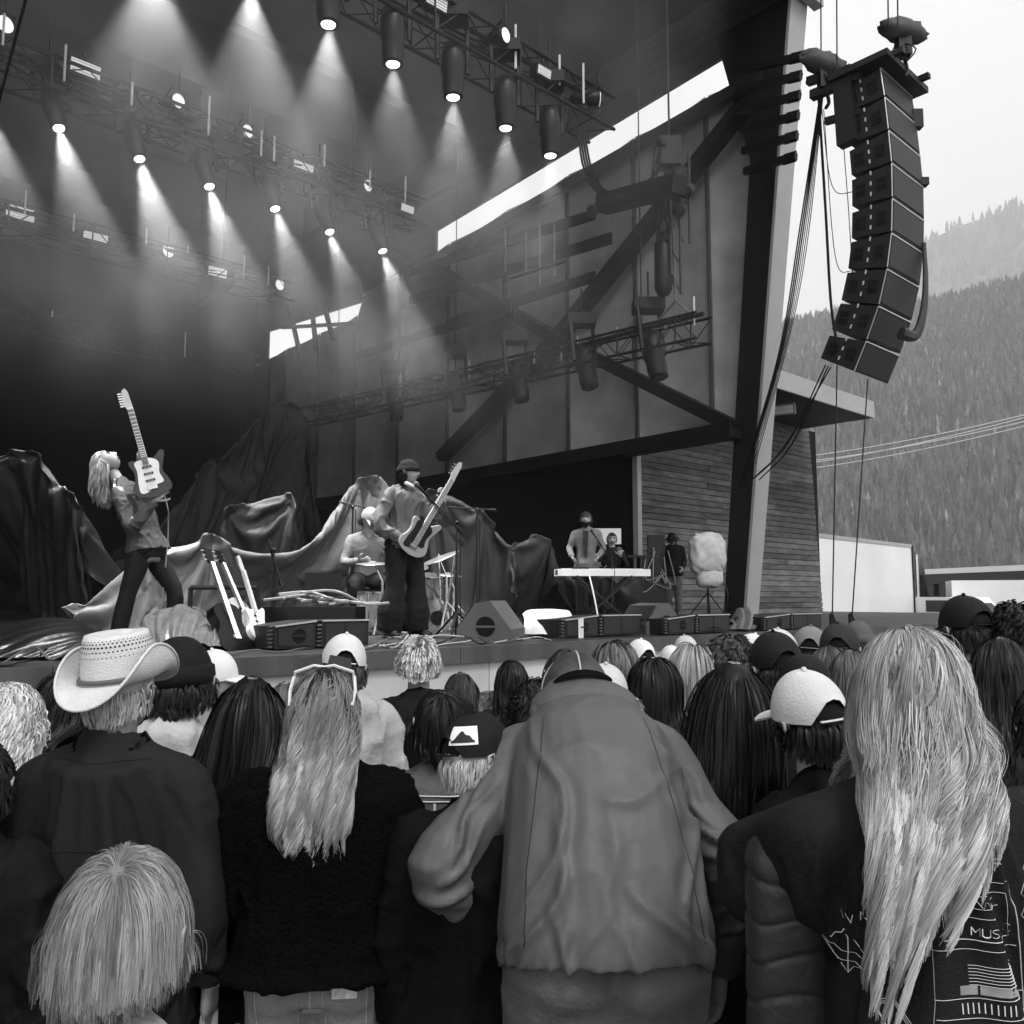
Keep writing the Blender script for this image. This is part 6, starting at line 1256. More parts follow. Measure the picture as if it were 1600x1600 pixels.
def crowd(px, pyTop, D, label, kind='short', col='brown', hat=None, hatv=.7, top='jacket', tv=.03, fem=0, yaw=0.0, hp=(0, 0, 0), P='std', L=None, group=None, n=1.0, bottom=.03, rough=.8, hkw=None, hs=1.06):
    CN[0] += 1; sd_ = CN[0]*7; hp = (hp[0]+random.uniform(-.45, .45)*(1 if hp[0] == 0 else 0), hp[1]+random.uniform(-.05, .12), hp[2]+random.uniform(-.12, .12)); tp = at(px, pyTop, D); ztop = tp[2]; allow = {'cap': .02, 'beanie': .02, None: .015}.get(hat if hat in ('cap', 'cap', 'beanie') and hat != 'cap' else None, .02)
    s = (ztop-allow)/(1.64+.12*hs); J = POSES[P]; s = round(s, 3)
    pos = np.array([tp[0], tp[1], 0]); M3 = rotz(yaw); pos = pos-M3@np.array([0, .02, 0])*s
    tv = tv*(.45 if tv < .15 else .85); tm = gm('cloth_%s_%d' % (top, int(tv*1000)), tv, rough, .25, 5, .25, 60, spec=.12); kw = dict(voxel=.016, fold=.024, fs=5.5, seed=sd_ % 3)
    B_ = dict(jacket=b_jacket(.030, .14, (.068, .058, .046), .03), hoodie=b_jacket(.028, .12, (.066, .058, .046), 0, hood=1), tee=b_jacket(.014, .08, (.062, .052, .042), .0), puffer=b_jacket(.055, .10, (.085, .078, .065), .05), wide=b_jacket(.05, .18, (.08, .07, .055), .035))[top]
    r, hc, M, hh = person(pos, yaw, s, J, P, label, ('hooded_top' if top == 'hoodie' else 'sweater' if top == 'tee' else 'jacket', top, B_, tm, kw), ('trousers', 'ct', b_pants(.012), gm('cloth_legs_%d' % int(bottom*1000), bottom, .85, .3, 4), dict(voxel=.02)), fem=fem, hd=hp, hs=hs, group=group, shoe=D < 4)
    hkw = dict(hkw or {}); 
    if L is not None: hkw['L'] = L
    if hat: hkw['roots'] = lambda q: q[:, 2] < .12
    if kind: do_hair(r, hc, M, hh, J, s, kind, col, sd_, n*(1.25 if D < 3 else 1 if D < 4.2 else .6), (1 if D < 3.2 else 1.3 if D < 4.5 else 1.7), **hkw)
    hm_ = gm('hat_%d' % int(hatv*1000), hatv, .85, .12, 8, .2, 120)
    if hat == 'cap': cap(r, hc, M, hh, hm_)
    elif hat == 'cap': cap(r, hc, M, hh, hm_, back=True, open_m=gm('dark_recess', .006, .9))
    elif hat == 'beanie': beanie(r, hc, M, hh, hm_, 'knit_hat')
    return r, hc, M, hh, J, s
# ---- people far to near
G = None
crowd(1000, 998, 5.2, 'person in a pale cap with brown hair, just below the taped loudspeakers', 'short', 'dark', 'cap', .72, 'jacket', .05)
crowd(1050, 1008, 6.0, 'small distant person in a white cap between dark hair and blonde bob', 'short', 'brown', 'cap', .75, 'tee', .4)
crowd(1072, 992, 6.2, 'distant person in a light beige cap behind the blonde bob', 'short', 'brown', 'cap', .5, 'jacket', .1)
crowd(1177, 990, 4.6, 'person in a white cap turned left behind the black-capped man', 'short', 'brown', 'cap', .7, 'tee', .3, yaw=.9)
crowd(1216, 982, 4.4, 'person in a light cap showing just above the black cap', 'short', 'brown', 'cap', .6, 'jacket', .05)
crowd(1264, 978, 4.6, 'person in a mid grey cap right of the black-capped man', 'short', 'dark', 'cap', .22, 'jacket', .04)
crowd(1340, 968, 5.4, 'person in a plain dark grey hat against the white trailer', 'short', 'dark', 'beanie', .12, 'jacket', .03)
crowd(1311, 973, 4.2, 'person in a dark camouflage cap left of the big blonde head', 'short', 'dark', 'cap', .04, 'jacket', .03)
crowd(1497, 957, 4.0, 'person in a pale patterned bandana beside the tall black-capped man', 'long', 'brown', 'beanie', .5, 'jacket', .05)
crowd(1545, 972, 4.0, 'person with a dark ponytail behind the woman with the headband', 'long', 'dark', None, 0, 'jacket', .02)
crowd(1508, 930, 3.6, 'tall person in a round black cap right of the trailer', 'short', 'dark', 'cap', .010, 'jacket', .02)
crowd(1588, 942, 3.5, 'person with tousled dark hair at the right picture edge', 'shaggy', 'dark', None, 0, 'jacket', .02, hkw=dict(L=.12))
crowd(1630, 950, 3.9, 'person with brown hair cut by the right picture edge', 'short', 'brown', None, 0, 'jacket', .1)
crowd(1295, 1003, 4.0, 'person with straight brown hair left of the big blonde head', 'long', 'mid', None, 0, 'jacket', .03, fem=1)
crowd(1330, 1008, 3.6, 'person with mid brown hair close beside the big blonde head', 'long', 'mid', None, 0, 'jacket', .02, fem=1)
crowd(961, 996, 3.9, 'woman with thick shaggy brown hair below the taped loudspeakers', 'shaggy', 'mid', None, 0, 'jacket', .03, fem=1, L=.3)
crowd(880, 1008, 4.0, 'woman with smooth brown hair below the white cover on stage', 'long', 'brown', None, 0, 'jacket', .03, fem=1)
crowd(800, 1027, 4.5, 'woman with dark hair tied back below the wedge monitor', 'long', 'dark', None, 0, 'tee', .06, fem=1, yaw=.4, L=.35)
crowd(767, 1075, 4.6, 'small child in a pale top looking left beside the dark-haired woman', 'short', 'mid', None, 0, 'tee', .55, yaw=1.2, hs=1.15)
crowd(720, 1045, 4.6, 'short woman with smooth dark brown hair right of the spiky-haired man', 'long', 'brown', None, 0, 'jacket', .03, fem=1)
crowd(1110, 1000, 4.9, 'person with brown hair hidden behind the blonde bob and curly man', 'short', 'mid', None, 0, 'jacket', .1)
crowd(445, 1060, 4.6, 'short person with brown hair between the two long-haired women', 'long', 'mid', None, 0, 'jacket', .2, fem=1)
crowd(1180, 1003, 5.2, 'person with fair hair glimpsed left of the black-capped man', 'short', 'fair', None, 0, 'jacket', .1)
crowd(655, 990, 4.0, 'man with spiky highlighted hair in a dark denim jacket', 'spiky', 'grey', None, 0, 'jacket', .045, hkw=dict(tone=(.25, 1.35)), yaw=.1)
crowd(835, 1062, 3.9, 'woman with dense dark curls left of the camouflage cap', 'curlylong', 'dark', None, 0, 'jacket', .05, fem=1)
crowd(537, 990, 3.6, 'person in a white backward cap and tie-dyed pale hoodie', 'short', 'brown', 'cap', .68, 'hoodie', .50, yaw=.5)
crowd(332, 1014, 3.6, 'old man in a white sun cap seen in profile, grey beard', 'short', 'grey', 'cap', .72, 'jacket', .3, yaw=-1.25)
crowd(1085, 1002, 3.5, 'woman with a smooth blonde bob and white sweater', 'bob', 'blond', None, 0, 'tee', .68, fem=1, hkw=dict(tone=(.35, 1.1)))
crowd(1140, 992, 3.5, 'man with tousled brown hair turned right, showing his profile', 'shaggy', 'brown', None, 0, 'jacket', .1, yaw=-1.0, hkw=dict(L=.10))
crowd(1212, 986, 3.2, 'man in a black backward cap with bare neck and short dark hair', 'short', 'dark', 'cap', .012, 'tee', .02, yaw=.25)
crowd(1020, 1022, 3.4, 'woman with a dark chin-length cut in front of the white cap', 'bob', 'dark', None, 0, 'jacket', .02, fem=1)
crowd(943, 1036, 3.2, 'elderly woman with pale curled hair in a white jacket', 'curly', 'white', 'cap', .55, 'wide', .62, fem=1, yaw=.2)
crowd(105, 1045, 3.4, 'woman with dark wind-blown hair and bare neck behind the cowboy hat', 'shaggy', 'dark', None, 0, 'jacket', .012, fem=1, yaw=-.5, L=.3)
crowd(285, 992, 3.0, 'person in a big black hood with dark scarf and white fleece', 'short', 'dark', 'beanie', .006, 'hoodie', .62, yaw=-.1, hs=1.3)
crowd(1560, 985, 2.9, 'woman with a wide pale headband and dark ponytail', 'long', 'dark', None, 0, 'jacket', .012, fem=1, yaw=-.2)
crowd(1258, 1018, 2.9, 'person in a wide black hat between two caps', 'short', 'dark', 'beanie', .012, 'jacket', .02)
crowd(14, 1072, 2.9, 'woman with white curly hair at the left picture edge', 'curly', 'white', None, 0, 'jacket', .010, n=1.3)
crowd(390, 1047, 2.8, 'woman with long straight black hair and black coat', 'long', 'black', None, 0, 'wide', .010, fem=1, L=.72, n=1.6)
crowd(687, 1070, 2.8, 'person with short shiny black hair wearing a printed jacket', 'short', 'black', None, 0, 'jacket', .16, hkw=dict(L=.10, lift=.2))
crowd(1142, 1022, 2.6, 'woman with very long black hair and dark jacket', 'long', 'black', None, 0, 'jacket', .022, fem=1, L=.80, n=2.2, P='fold', hkw=dict(width=.0035, vol=.008))
crowd(-30, 1150, 2.2, 'person in a dark jacket mostly outside the left picture edge', 'short', 'dark', None, 0, 'wide', .03)
crowd(1640, 1060, 2.3, 'person in grey mostly outside the right picture edge', 'short', 'dark', None, 0, 'jacket', .12)
r = crowd(1263, 1046, 2.25, 'person in a plain white backward cap and black top beside the blonde woman', 'short', 'black', 'cap', .62, 'hoodie', .010, yaw=.55)
r = crowd(745, 1112, 2.35, 'person in a black cap with a white mountain patch, black puffer and jeans', 'short', 'grey', None, 0, 'puffer', .014, bottom=.16, hp=(-.9, -.1, -.15), hkw=dict(L=.035, width=.003, roots=lambda q: q[:, 2] < .1))
rt, hc, M, hh, J, s = r; c_ = cap(rt, hc, M, hh, gm('hat_9', .009, .85, .12, 8, .2, 120)); T = hframe(hc, M, hh)
def decal(name, polys, mat, parent, T, th=.0015):
    mb = MB()
    for pl in polys: mb.prism([T(p) for p in pl], nrm(T((0, -1, 0))-T((0, 0, 0))), th)
    return mb.build(name, mat, parent)
# mountain patch on that cap
pd = M.T@np.array([-.25, -1.0, 0]); a0 = math.atan2(pd[1], pd[0])
def Tb(p, o=0.0):
    a = a0+p[0]/.10; zz = p[1]; q = math.acos(min(1, max(-1, (zz-.018)/.115))); return hc+(M@np.array([math.sin(q)**.9*math.cos(a)*(.0925+o), math.sin(q)**.9*math.sin(a)*(.1125+o), zz+.004]))*hh
def patch(u0, u1, z0, z1, o, nm, mt, shape=None):
    G_ = np.array([[Tb((u0+(u1-u0)*i/10, (z0+(z1-z0)*j/5) if shape is None else z0+(shape(i/10)-z0)*j/5), o) for i in range(11)] for j in range(6)]); MB().grid(G_).build(nm, mt, c_, smooth=True)
patch(-.045, .045, .045, .095, 0, 'patch', gm('white_patch', .8, .7)); patch(-.036, .036, .052, .09, .002, 'patch_mountain', blk, lambda t: .056+.03*max(0, 1-abs(t-.45)*2.6)+.012*max(0, 1-abs(t-.8)*6))
# ---- print projection on backs
def bvh_of(o):
    me = o.data; return BVHTree.FromPolygons([v.co for v in me.vertices], [tuple(p.vertices) for p in me.polygons])
def project(bv, x, z, y0=-1.0, off=.003):
    h = bv.ray_cast(Vector((x, y0, z)), Vector((0, 1, 0)));
    return None if h[0] is None else np.array(h[0])+np.array([0, -off, 0])
STROKES = {'M': [[(0, 0), (0, 1), (.5, .4), (1, 1), (1, 0)]], 'U': [[(0, 1), (0, .15), (.3, 0), (.7, 0), (1, .15), (1, 1)]], 'S': [[(1, .9), (.6, 1), (.1, .9), (0, .7), (.3, .55), (.8, .45), (1, .25), (.8, .05), (.3, 0), (0, .1)]], 'I': [[(.5, 0), (.5, 1)]], 'C': [[(1, .85), (.7, 1), (.25, .95), (0, .6), (0, .35), (.25, .05), (.7, 0), (1, .15)]], 'W': [[(0, 1), (.25, 0), (.5, .7), (.75, 0), (1, 1)]], 'N': [[(0, 0), (0, 1), (1, 0), (1, 1)]], 'D': [[(0, 0), (0, 1), (.6, .95), (1, .6), (1, .4), (.6, .05), (0, 0)]], 'E': [[(1, 1), (0, 1), (0, 0), (1, 0)], [(0, .5), (.8, .5)]], 'R': [[(0, 0), (0, 1), (.8, 1), (1, .8), (.8, .55), (0, .5), (1, 0)]], 'L': [[(0, 1), (0, 0), (1, 0)]]}
def text_lines(t, x, z, w, h): return [[(x+i*w*1.3+a*w, z+b*h) for a, b in st] for i, c in enumerate(t) for st in STROKES.get(c, [])]
def ink(parent, cloth, lines, mat, name='print', r=.0022, fills=(), fmat=None, off=.002):
    bv = bvh_of(cloth); mb = MB(); ok = False
    for ln in lines:
        P = np.array(ln, float); D_ = np.concatenate([[0], np.cumsum(np.linalg.norm(np.diff(P, axis=0), axis=1))]); m = max(2, int(D_[-1]/(.0018 if D_[-1] < .08 else .010))+1); tt = np.unique(np.concatenate([np.linspace(0, D_[-1], m), D_])); Q = [project(bv, np.interp(t, D_, P[:, 0]), np.interp(t, D_, P[:, 1]), off=off) for t in tt]; Q = [q for q in Q if q is not None]
        if len(Q) > 1: mb.tube(Q, r, 4, flat=.4); ok = True
    if ok: mb.build(name, mat, parent)
    for i, (x0, z0, x1, z1, fm, sk) in enumerate(fills):
        nx, nz = max(2, int((x1-x0)/.015)), max(2, int((z1-z0)/.015)); G_ = np.zeros((nz+1, nx+1, 3)); good = True
        for a in range(nz+1):
            for b in range(nx+1):
                q = project(bv, x0+(x1-x0)*b/nx+sk*(1-a/nz), z0+(z1-z0)*a/nz, off=off*.5)
                if q is None: good = False; break
                G_[a, b] = q
            if not good: break
        if good: MB().grid(G_).build('print_panel', fm, parent, smooth=True)
def child(r, nm): return [c for c in r.children if c.name.split('.')[0] == nm][0]
white_ink = gm('white_ink', .72, .8); pr = [q for q in bpy.data.objects if q.get('label', '').startswith('person with short shiny black')][0]; jk = child(pr, 'jacket'); zc_ = 1.18*pr.dimensions[2]/1.8
z0 = 1.16
lines = [[(-.17, z0+k), (.17, z0+k)] for k in (.10, .085, .03, -.03, -.045)]+[[(x, z0-.02), (x+.006, z0), (x+.03, z0+.003), (x+.036, z0+.012)] for x in (-.15, -.10, -.05, .0, .05, .10)]+[[(x, z0-.02), (x+.004, z0)] for x in (-.12, -.07, -.02, .03, .08, .13)]+[[(.0, z0+.04), (.0, z0+.08)], [(-.17, z0+.1), (-.17, z0-.2)], [(.17, z0+.1), (.17, z0-.2)]]
ink(jk, jk, lines, white_ink, r=.004)
# ------------------------------------------------------------------ man in the straw cowboy hat
def big(px, pyTop, D, s, J, key, label, top, bottom, yaw=0, hd=(0, 0, 0), fem=0, hs=1.05, **k):
    p = at(px, pyTop, D); pos = np.array([p[0], p[1], 0])-rotz(yaw)@(J['head']*np.array([1, 1, 0]))*s
    pos[2] = p[2]-(J['head'][2]+.12*hs)*s; 
    r, hc, M, hh = person(pos, yaw, s, J, key, label, top, bottom, fem=fem, hd=hd, hs=hs, **k); return r, hc, M, hh
J = pose(shL=(-.20, -.01, 1.40), shR=(.20, -.01, 1.40), elL=(-.30, -.05, 1.13), elR=(.285, -.05, 1.14), wrL=(-.26, .08, .90), wrR=(.27, .04, .89))
J0 = J; D0 = 2.35; z_ = at(180, 1004, D0)[2]
r, hc, M, hh = big(192, 1006, D0, round(z_/1.768, 3), J, 'cowboy', 'man in a perforated straw cowboy hat and dark grey jacket, wristbands on his hand', ('jacket', 'cbj', b_jacket(.05, .17, (.082, .072, .058), .05), gm('charcoal_jacket', .028, .8, .12, 6, .2, 160, spec=.15), dict(voxel=.015, fold=.006, fs=5.0, seed=2, it=2)),
    ('trousers', 'cbt', b_pants(.02), gm('pale_trousers', .38, .85, .2, 5, .2, 60), dict(voxel=.016, fold=.008)), yaw=-.06, hd=(-.08, .12, -.05), hands=dict(R=dict(D=np.array([-.05, .12, -1.0]), N=np.array([-.9, .3, 0]), S=np.array([.1, 1, .1]), curl=.5)), skin=SKIN2)
add_hair(r, 'hair', hair(1200, hc, M, hh, K=5, L=.035, style='short', vol=.004, width=.003, lift=.3, grav=.6, seed=4, roots=lambda q: q[:, 2] < .1), hair_mat('grey_hair', .38))
T = hframe(hc, M, hh*.9); straw = gm('straw', .66, .7, .1, 14, .35, 240); mb = MB(); n, m = 64, 22; P_ = []
for i in range(m+1):
    t = i/m
    for j in range(n):
        a = 2*math.pi*j/n; z = .035+.125*math.sin(min(1, t/.62)*math.pi/2) if t < .62 else .170-.012*((t-.62)/.38)
        rr = np.interp(t, [0, .1, .62, .75, 1], [1, .985, .86, .62, .02]); dent = .030*math.exp(-(math.cos(a)/.35)**2)*np.interp(t, [0, .5, .75, 1], [0, .1, .2, 1.0]); pinch = 1-.10*np.interp(t, [0, .3, .7, 1], [0, .2, 1, .5])*math.exp(-((a-math.pi/2-.6)/.35)**2)-.10*np.interp(t, [0, .3, .7, 1], [0, .2, 1, .5])*math.exp(-((a-math.pi/2+.6)/.35)**2)
        P_.append((math.cos(a)*.096*rr*pinch, math.sin(a)*.118*rr*pinch, z-dent))
mb.add(T(P_), [(i*n+j, i*n+(j+1) % n, (i+1)*n+(j+1) % n, (i+1)*n+j) for i in range(m) for j in range(n)]); hat = mb.build('straw_hat', straw, r, smooth=True)
def brimP(a, t, dz=0):
    cx, sy = math.cos(a), math.sin(a); r0 = np.array([cx*.095, sy*.117]); ex = .058+.022*abs(sy); e = r0+np.array([cx, sy])*ex*t; up_ = .095*abs(cx)**2.2*t**1.7; dn_ = -.045*abs(sy)**2*t**1.3; return (e[0]*(1-.22*abs(cx)**2*t**2), e[1], .036+up_+dn_+dz)
G1 = np.array([[T(brimP(2*math.pi*j/72, i/12)) for j in range(73)] for i in range(13)]); G2_ = np.array([[T(brimP(2*math.pi*j/72, i/12, -.004)) for j in range(72, -1, -1)] for i in range(13)])
mb = MB(); mb.grid(G1).grid(G2_); mb.tube(np.array([T(brimP(2*math.pi*j/72, 1.0, -.002)) for j in range(73)]), .004, 6, cap=False); mb.build('brim', straw, hat, smooth=True)
mb = MB(); mb.tube(np.array([T((math.cos(a)*.0985, math.sin(a)*.1205, .046)) for a in np.linspace(0, 2*math.pi, 60)]), .0065, 8, cap=False, flat=1.0); mb.build('hat_band', gm('grey_band', .14, .6), hat, smooth=True)
mb = MB()
for row in range(5):
    for k in range(52):
        a = math.pi+(k+.5*(row % 2))*math.pi*2/52; t = .26+row*.068; z = .035+.125*math.sin(min(1, t/.62)*math.pi/2); rr = np.interp(t, [0, .1, .62], [1, .985, .86]); c_ = np.array([math.cos(a)*.0965*rr, math.sin(a)*.1185*rr, z]); nn = nrm(np.array([math.cos(a), math.sin(a)*.8, .25])); x, y, _ = frame(nn)
        w_ = .0042*(1-.45*abs(row-2)/2); mb.add([T(c_+x*w_), T(c_+y*w_*.8), T(c_-x*w_), T(c_-y*w_*.8)], [(0, 1, 2, 3)])
mb.build('weave_hole', gm('hat_shadow_weave', .03, .9), hat)
jk = child(r, 'jacket'); sm = gm('jacket_seam', .006, .9); s_ = r.data and 1
kz = round(z_/1.768, 3); CJK, CKZ = jk, kz
mb = MB(); wr = J['wrR']*kz; dd = nrm(J['wrR']-J['elR']); x, y, _ = frame(dd)
for k in range(3): mb.lathe([(.034, -.004), (.036, 0), (.034, .005)], wr+dd*(.0-.012*k), (x, y, dd), 18)
mb.build('wristband', gm('white_band', .7, .6), r); q = wr+dd*.14; MB().rod(q+Z3*.03, q-Z3*.18, .012, 8).build('rolled_paper', gm('white_paper', .8, .7), r)
nk = J['neck']*kz; MB().lathe([(.120, -.060), (.100, -.03), (.084, .0), (.078, .03), (.072, .032), (.074, .0), (.09, -.03)], nk+np.array([0, .005, .01]), (np.array([1., 0, 0]), np.array([0, 1., 0]), Z3), 30).build('collar', bpy.data.materials['charcoal_jacket'], r, smooth=True)
sim_coat(r, jk, J, kz, 'cowboy', 0, lambda c: np.where(np.linalg.norm(c-J0['neck']*kz, axis=1) < .15, 1.0, np.where(np.linalg.norm(np.abs(c)-np.abs(J0['wrR'])*kz, axis=1) < .05, 1.0, 0)), grow=.05, bend=1.2)
# ------------------------------------------------------------------ woman with wavy hair and sunglasses on her head
J = pose(shL=(-.175, -.01, 1.39), shR=(.175, -.01, 1.39), elL=(-.27, .02, 1.12), elR=(.27, .02, 1.12), wrL=(-.12, .24, 1.02), wrR=(.12, .24, 1.02))
D0 = 2.4; z_ = at(507, 1040, D0)[2]; kz = round(z_/1.775, 3); sherpa = gm('black_fleece', .006, .95, .5, 60, .9, 90, spec=.08)
r, hc, M, hh = big(507, 1045, D0, kz, J, 'wavy', 'woman with long wavy highlighted hair, sunglasses on her head, black fleece and jeans', ('jacket', 'wvj', b_jacket(.055, .02, (.090, .080, .065), .04, rings=[(.03, .205, .16), (.15, .165, .125), (.45, .145, .11), (.8, .15, .112), (1.2, .165, .118), (1.6, .16, .105), (1.85, .125, .085), (2.0, .075, .07)]), sherpa, dict(voxel=.012, fold=.014, fs=9, seed=1)), ('jeans', 'wvt', b_pants(.010, 0), gm('light_jeans', .22, .8, .35, 6, .3, 120), dict(voxel=.012, fold=.006, fs=7)), yaw=.08, fem=1)
bod = capsules(J, kz, hc, M, 1, .045)
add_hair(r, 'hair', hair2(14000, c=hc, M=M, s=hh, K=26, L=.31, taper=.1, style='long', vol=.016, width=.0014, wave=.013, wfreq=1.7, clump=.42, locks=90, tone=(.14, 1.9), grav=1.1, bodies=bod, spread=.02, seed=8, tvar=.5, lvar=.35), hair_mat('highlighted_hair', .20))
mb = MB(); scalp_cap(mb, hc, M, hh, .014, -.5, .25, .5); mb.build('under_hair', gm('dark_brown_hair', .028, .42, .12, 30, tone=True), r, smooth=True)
T = hframe(hc+np.array([0, 0, .008]), M, hh*.90); mb = MB(); fr = gm('pale_frame', .68, .3)
mb.tube(T([(.090, .03, .05), (.090, .0, .095), (.088, -.005, .115), (.03, -.01, .135), (0, -.008, .130), (-.03, -.01, .135), (-.088, -.005, .115), (-.090, .0, .095), (-.090, .03, .05)]), .0045, 6); mb.tube(T([(-.092, .0, .10), (-.098, -.03, .06), (-.092, -.07, .02)]), .005, 6); mb.tube(T([(.092, .0, .10), (.098, -.03, .06), (.092, -.07, .02)]), .005, 6); g_ = mb.build('sunglasses', fr, r)
for k in (-1, 1): MB().prism([T(p) for p in [(k*.008, .004, .132), (k*.082, .004, .118), (k*.078, .030, .150), (k*.012, .030, .162)]], (0, 0, 1), .003).build('lens', gm('dark_glass', .03, .08), g_)
jn = child(r, 'jeans'); st = gm('jean_stitch', .45, .8); dn = gm('jean_shadow', .10, .8); zb = .93*kz
ink(jn, jn, [[(.03, zb), (.14, zb+.005), (.135, zb-.11), (.085, zb-.14), (.035, zb-.11), (.03, zb)], [(-.03, zb), (-.14, zb+.005), (-.135, zb-.11), (-.085, zb-.14), (-.035, zb-.11), (-.03, zb)], [(.0, zb+.06), (0, zb-.06)], [(-.16, zb+.03), (-.05, zb+.01), (0, zb-.005), (.05, zb+.01), (.16, zb+.03)]], st, 'stitching', .0016)
q = project(bvh_of(jn), .085, zb+.0, off=.004); MB().box(q+np.array([0, -.004, .03]), (.062, .008, .09)).build('pocket_card', gm('pale_card', .62, .5, .5, 60), r)
# ------------------------------------------------------------------ man bent forward in the grey windbreaker
J = pose(pelvis=(0, -.05, 1.04), chest=(0, .10, 1.32), neck=(0, .27, 1.455), head=(0, .40, 1.50), shL=(-.18, .20, 1.39), shR=(.18, .20, 1.39), elL=(-.375, .06, 1.13), elR=(.340, .08, 1.12), wrL=(-.08, .27, 1.03), wrR=(.33, .16, .87), hiL=(-.09, -.04, .97), hiR=(.09, -.04, .97), down=nrm(np.array([0, -.30, -1.0])))
rg_ = [(-.07, .212, .155), (.0, .214, .155), (.3, .202, .15), (.7, .188, .145), (1.1, .176, .135), (1.5, .165, .12), (1.8, .125, .10), (2.0, .09, .08)]
D0 = 2.6; kz = 1.03
wb = gm('grey_windbreaker', .11, .5, .10, 3, .10, 40, dirt=.25)
def b_wind(mb, J):
    b_jacket(.035, .07, (.076, .082, .062), .0, rings=rg_)(mb, J)
    nk = J['neck']; mb.ell(nk+np.array([0, -.03, .045]), (.150, .095, .075), (np.array([1., 0, 0]), nrm(np.array([0, .85, .5])), nrm(np.array([0, -.5, .85]))), 18, 12); mb.ell(nk+np.array([0, .05, .07]), (.115, .09, .065), None, 16, 10); mb.ell(nk+np.array([0, -.10, -.03]), (.11, .05, .05), None, 16, 10)
p = at(932, 1062, D0); pos = np.array([p[0]-.035, p[1]-.43, 0])
r, hc, M, hh = person(pos, 0.06, kz, J, 'wind', 'man bent forward in a grey hooded windbreaker and camouflage cap', ('windbreaker', 'wbj', b_wind, wb, dict(voxel=.0085, fold=.0, it=3)), ('jeans', 'wbt', b_pants(.05), gm('grey_jeans', .13, .85, .3, 5, .25, 90), dict(voxel=.014, fold=.008)), hd=(0, -.55, 0), hs=1.08)
o = child(r, 'windbreaker'); J1 = J; hemc = (J['pelvis']+J['down']*.08)*kz
me = o.data; n = len(me.vertices); co = np.empty(n*3, np.float32); me.vertices.foreach_get('co', co); co = co.reshape(-1, 3).astype(float)/kz; nn = np.empty(n*3, np.float32); me.vertices.foreach_get('normal', nn); nn = nn.reshape(-1, 3).astype(float)
x, y, z = co.T; d = np.zeros(n); hz_ = hemc[2]/kz
def crease(cx, cz, ang, wid, ln, amp, yc=None):
    ca, sa = math.cos(ang), math.sin(ang); a = (x-cx)*ca+(z-cz)*sa; b = -(x-cx)*sa+(z-cz)*ca+.05*np.sin(a*11+cx*30)+.02*vnoise(co, 9, 2); m = 1 if yc is None else np.clip((yc-y)*20, 0, 1)
    return amp*(np.exp(-np.abs(b/wid)**1.3)-.45*np.exp(-((b-wid*2.2)/(wid*1.6))**2)-.45*np.exp(-((b+wid*2.2)/(wid*1.6))**2))*np.exp(-(np.abs(a)/ln)**2.5)*m
bk_ = [(-.155, 1.30, 1.45, .010, .16, .012), (.165, 1.28, -1.42, .010, .18, .014), (.19, 1.16, -1.25, .009, .20, .013), (-.175, 1.14, 1.30, .009, .16, .012), (.12, 1.08, -1.22, .012, .17, .008), (-.10, 1.10, 1.15, .012, .15, .007), (.03, 1.18, -1.25, .016, .22, .005), (.15, 1.03, -1.35, .008, .10, .010), (-.13, 1.03, 1.4, .009, .10, .009), (.08, 1.02, -1.5, .008, .08, .008), (-.04, 1.02, 1.5, .009, .08, .008), (-.06, 1.40, .25, .012, .10, .005), (.08, 1.38, -.3, .012, .10, .005)]
sl_ = [(-.27, 1.33, .95, .009, .08, .012), (-.31, 1.26, .75, .008, .08, .012), (-.34, 1.20, .45, .008, .07, .014), (-.37, 1.15, .2, .008, .07, .015), (-.38, 1.10, -.1, .008, .07, .014), (-.36, 1.05, -.5, .008, .06, .012), (-.26, 1.24, 1.2, .008, .09, .010), (.27, 1.32, -1.0, .009, .09, .012), (.30, 1.24, -.9, .008, .10, .013), (.33, 1.17, -.5, .008, .07, .014), (.35, 1.11, -.15, .008, .07, .014), (.35, 1.04, .3, .008, .06, .012), (.34, .97, -.3, .008, .06, .010)]
for c_ in bk_+sl_: d += crease(*c_)
ag = np.arctan2(y-hemc[1]/kz, x); hm2 = np.exp(-((z-hz_-.02+.25*(y-hemc[1]/kz+.15)*0)/.05)**2)*(np.abs(x) < .24); d += hm2*(.0045*np.sin(ag*34+3*vnoise(co, 5, 1))-.010)
d += .0045*fbm(co*np.array([1, 1, .6]), 6, 3, 4)+.003*((1-np.abs(vnoise(co*np.array([1, 1, .5]), 14, 6)))**4)
me.vertices.foreach_set('co', ((co+nn*d[:, None])*kz).astype(np.float32).ravel()); me.update()
ink(o, o, [[(-.125*kz, 1.50*kz), (-.155*kz, 1.36*kz), (-.185*kz, 1.20*kz), (-.195*kz, 1.06*kz)], [(.125*kz, 1.50*kz), (.155*kz, 1.36*kz), (.185*kz, 1.20*kz), (.195*kz, 1.06*kz)], [(-.19*kz, hemc[2]+.035), (0, hemc[2]+.028), (.19*kz, hemc[2]+.035)]], gm('windbreaker_seam', .03, .8), 'seam', .0016, off=.0002)
nk = J['neck']*kz; hX = np.array([1., 0, 0]); hY = nrm(np.array([0, .80, .60])); hZ = np.cross(hX, hY)
MB().ell(nk+np.array([0, -.045, .040]), (.150, .125, .058), (hX, hY, hZ), 40, 28, fn=lambda q: q*(1+.05*vnoise(q*2.2, 1.5, 3)+.035*(1-abs(vnoise(q*np.array([1, 3, 1]), 1.8, 8)))**3)).build('hood', wb, r, smooth=True)
camo = gm('camouflage_cap', .10, .9, .75, 9, .2, 120, dirt=.5); c_ = cap(r, hc, M, hh, camo, back=True); T = hframe(hc, M, hh)
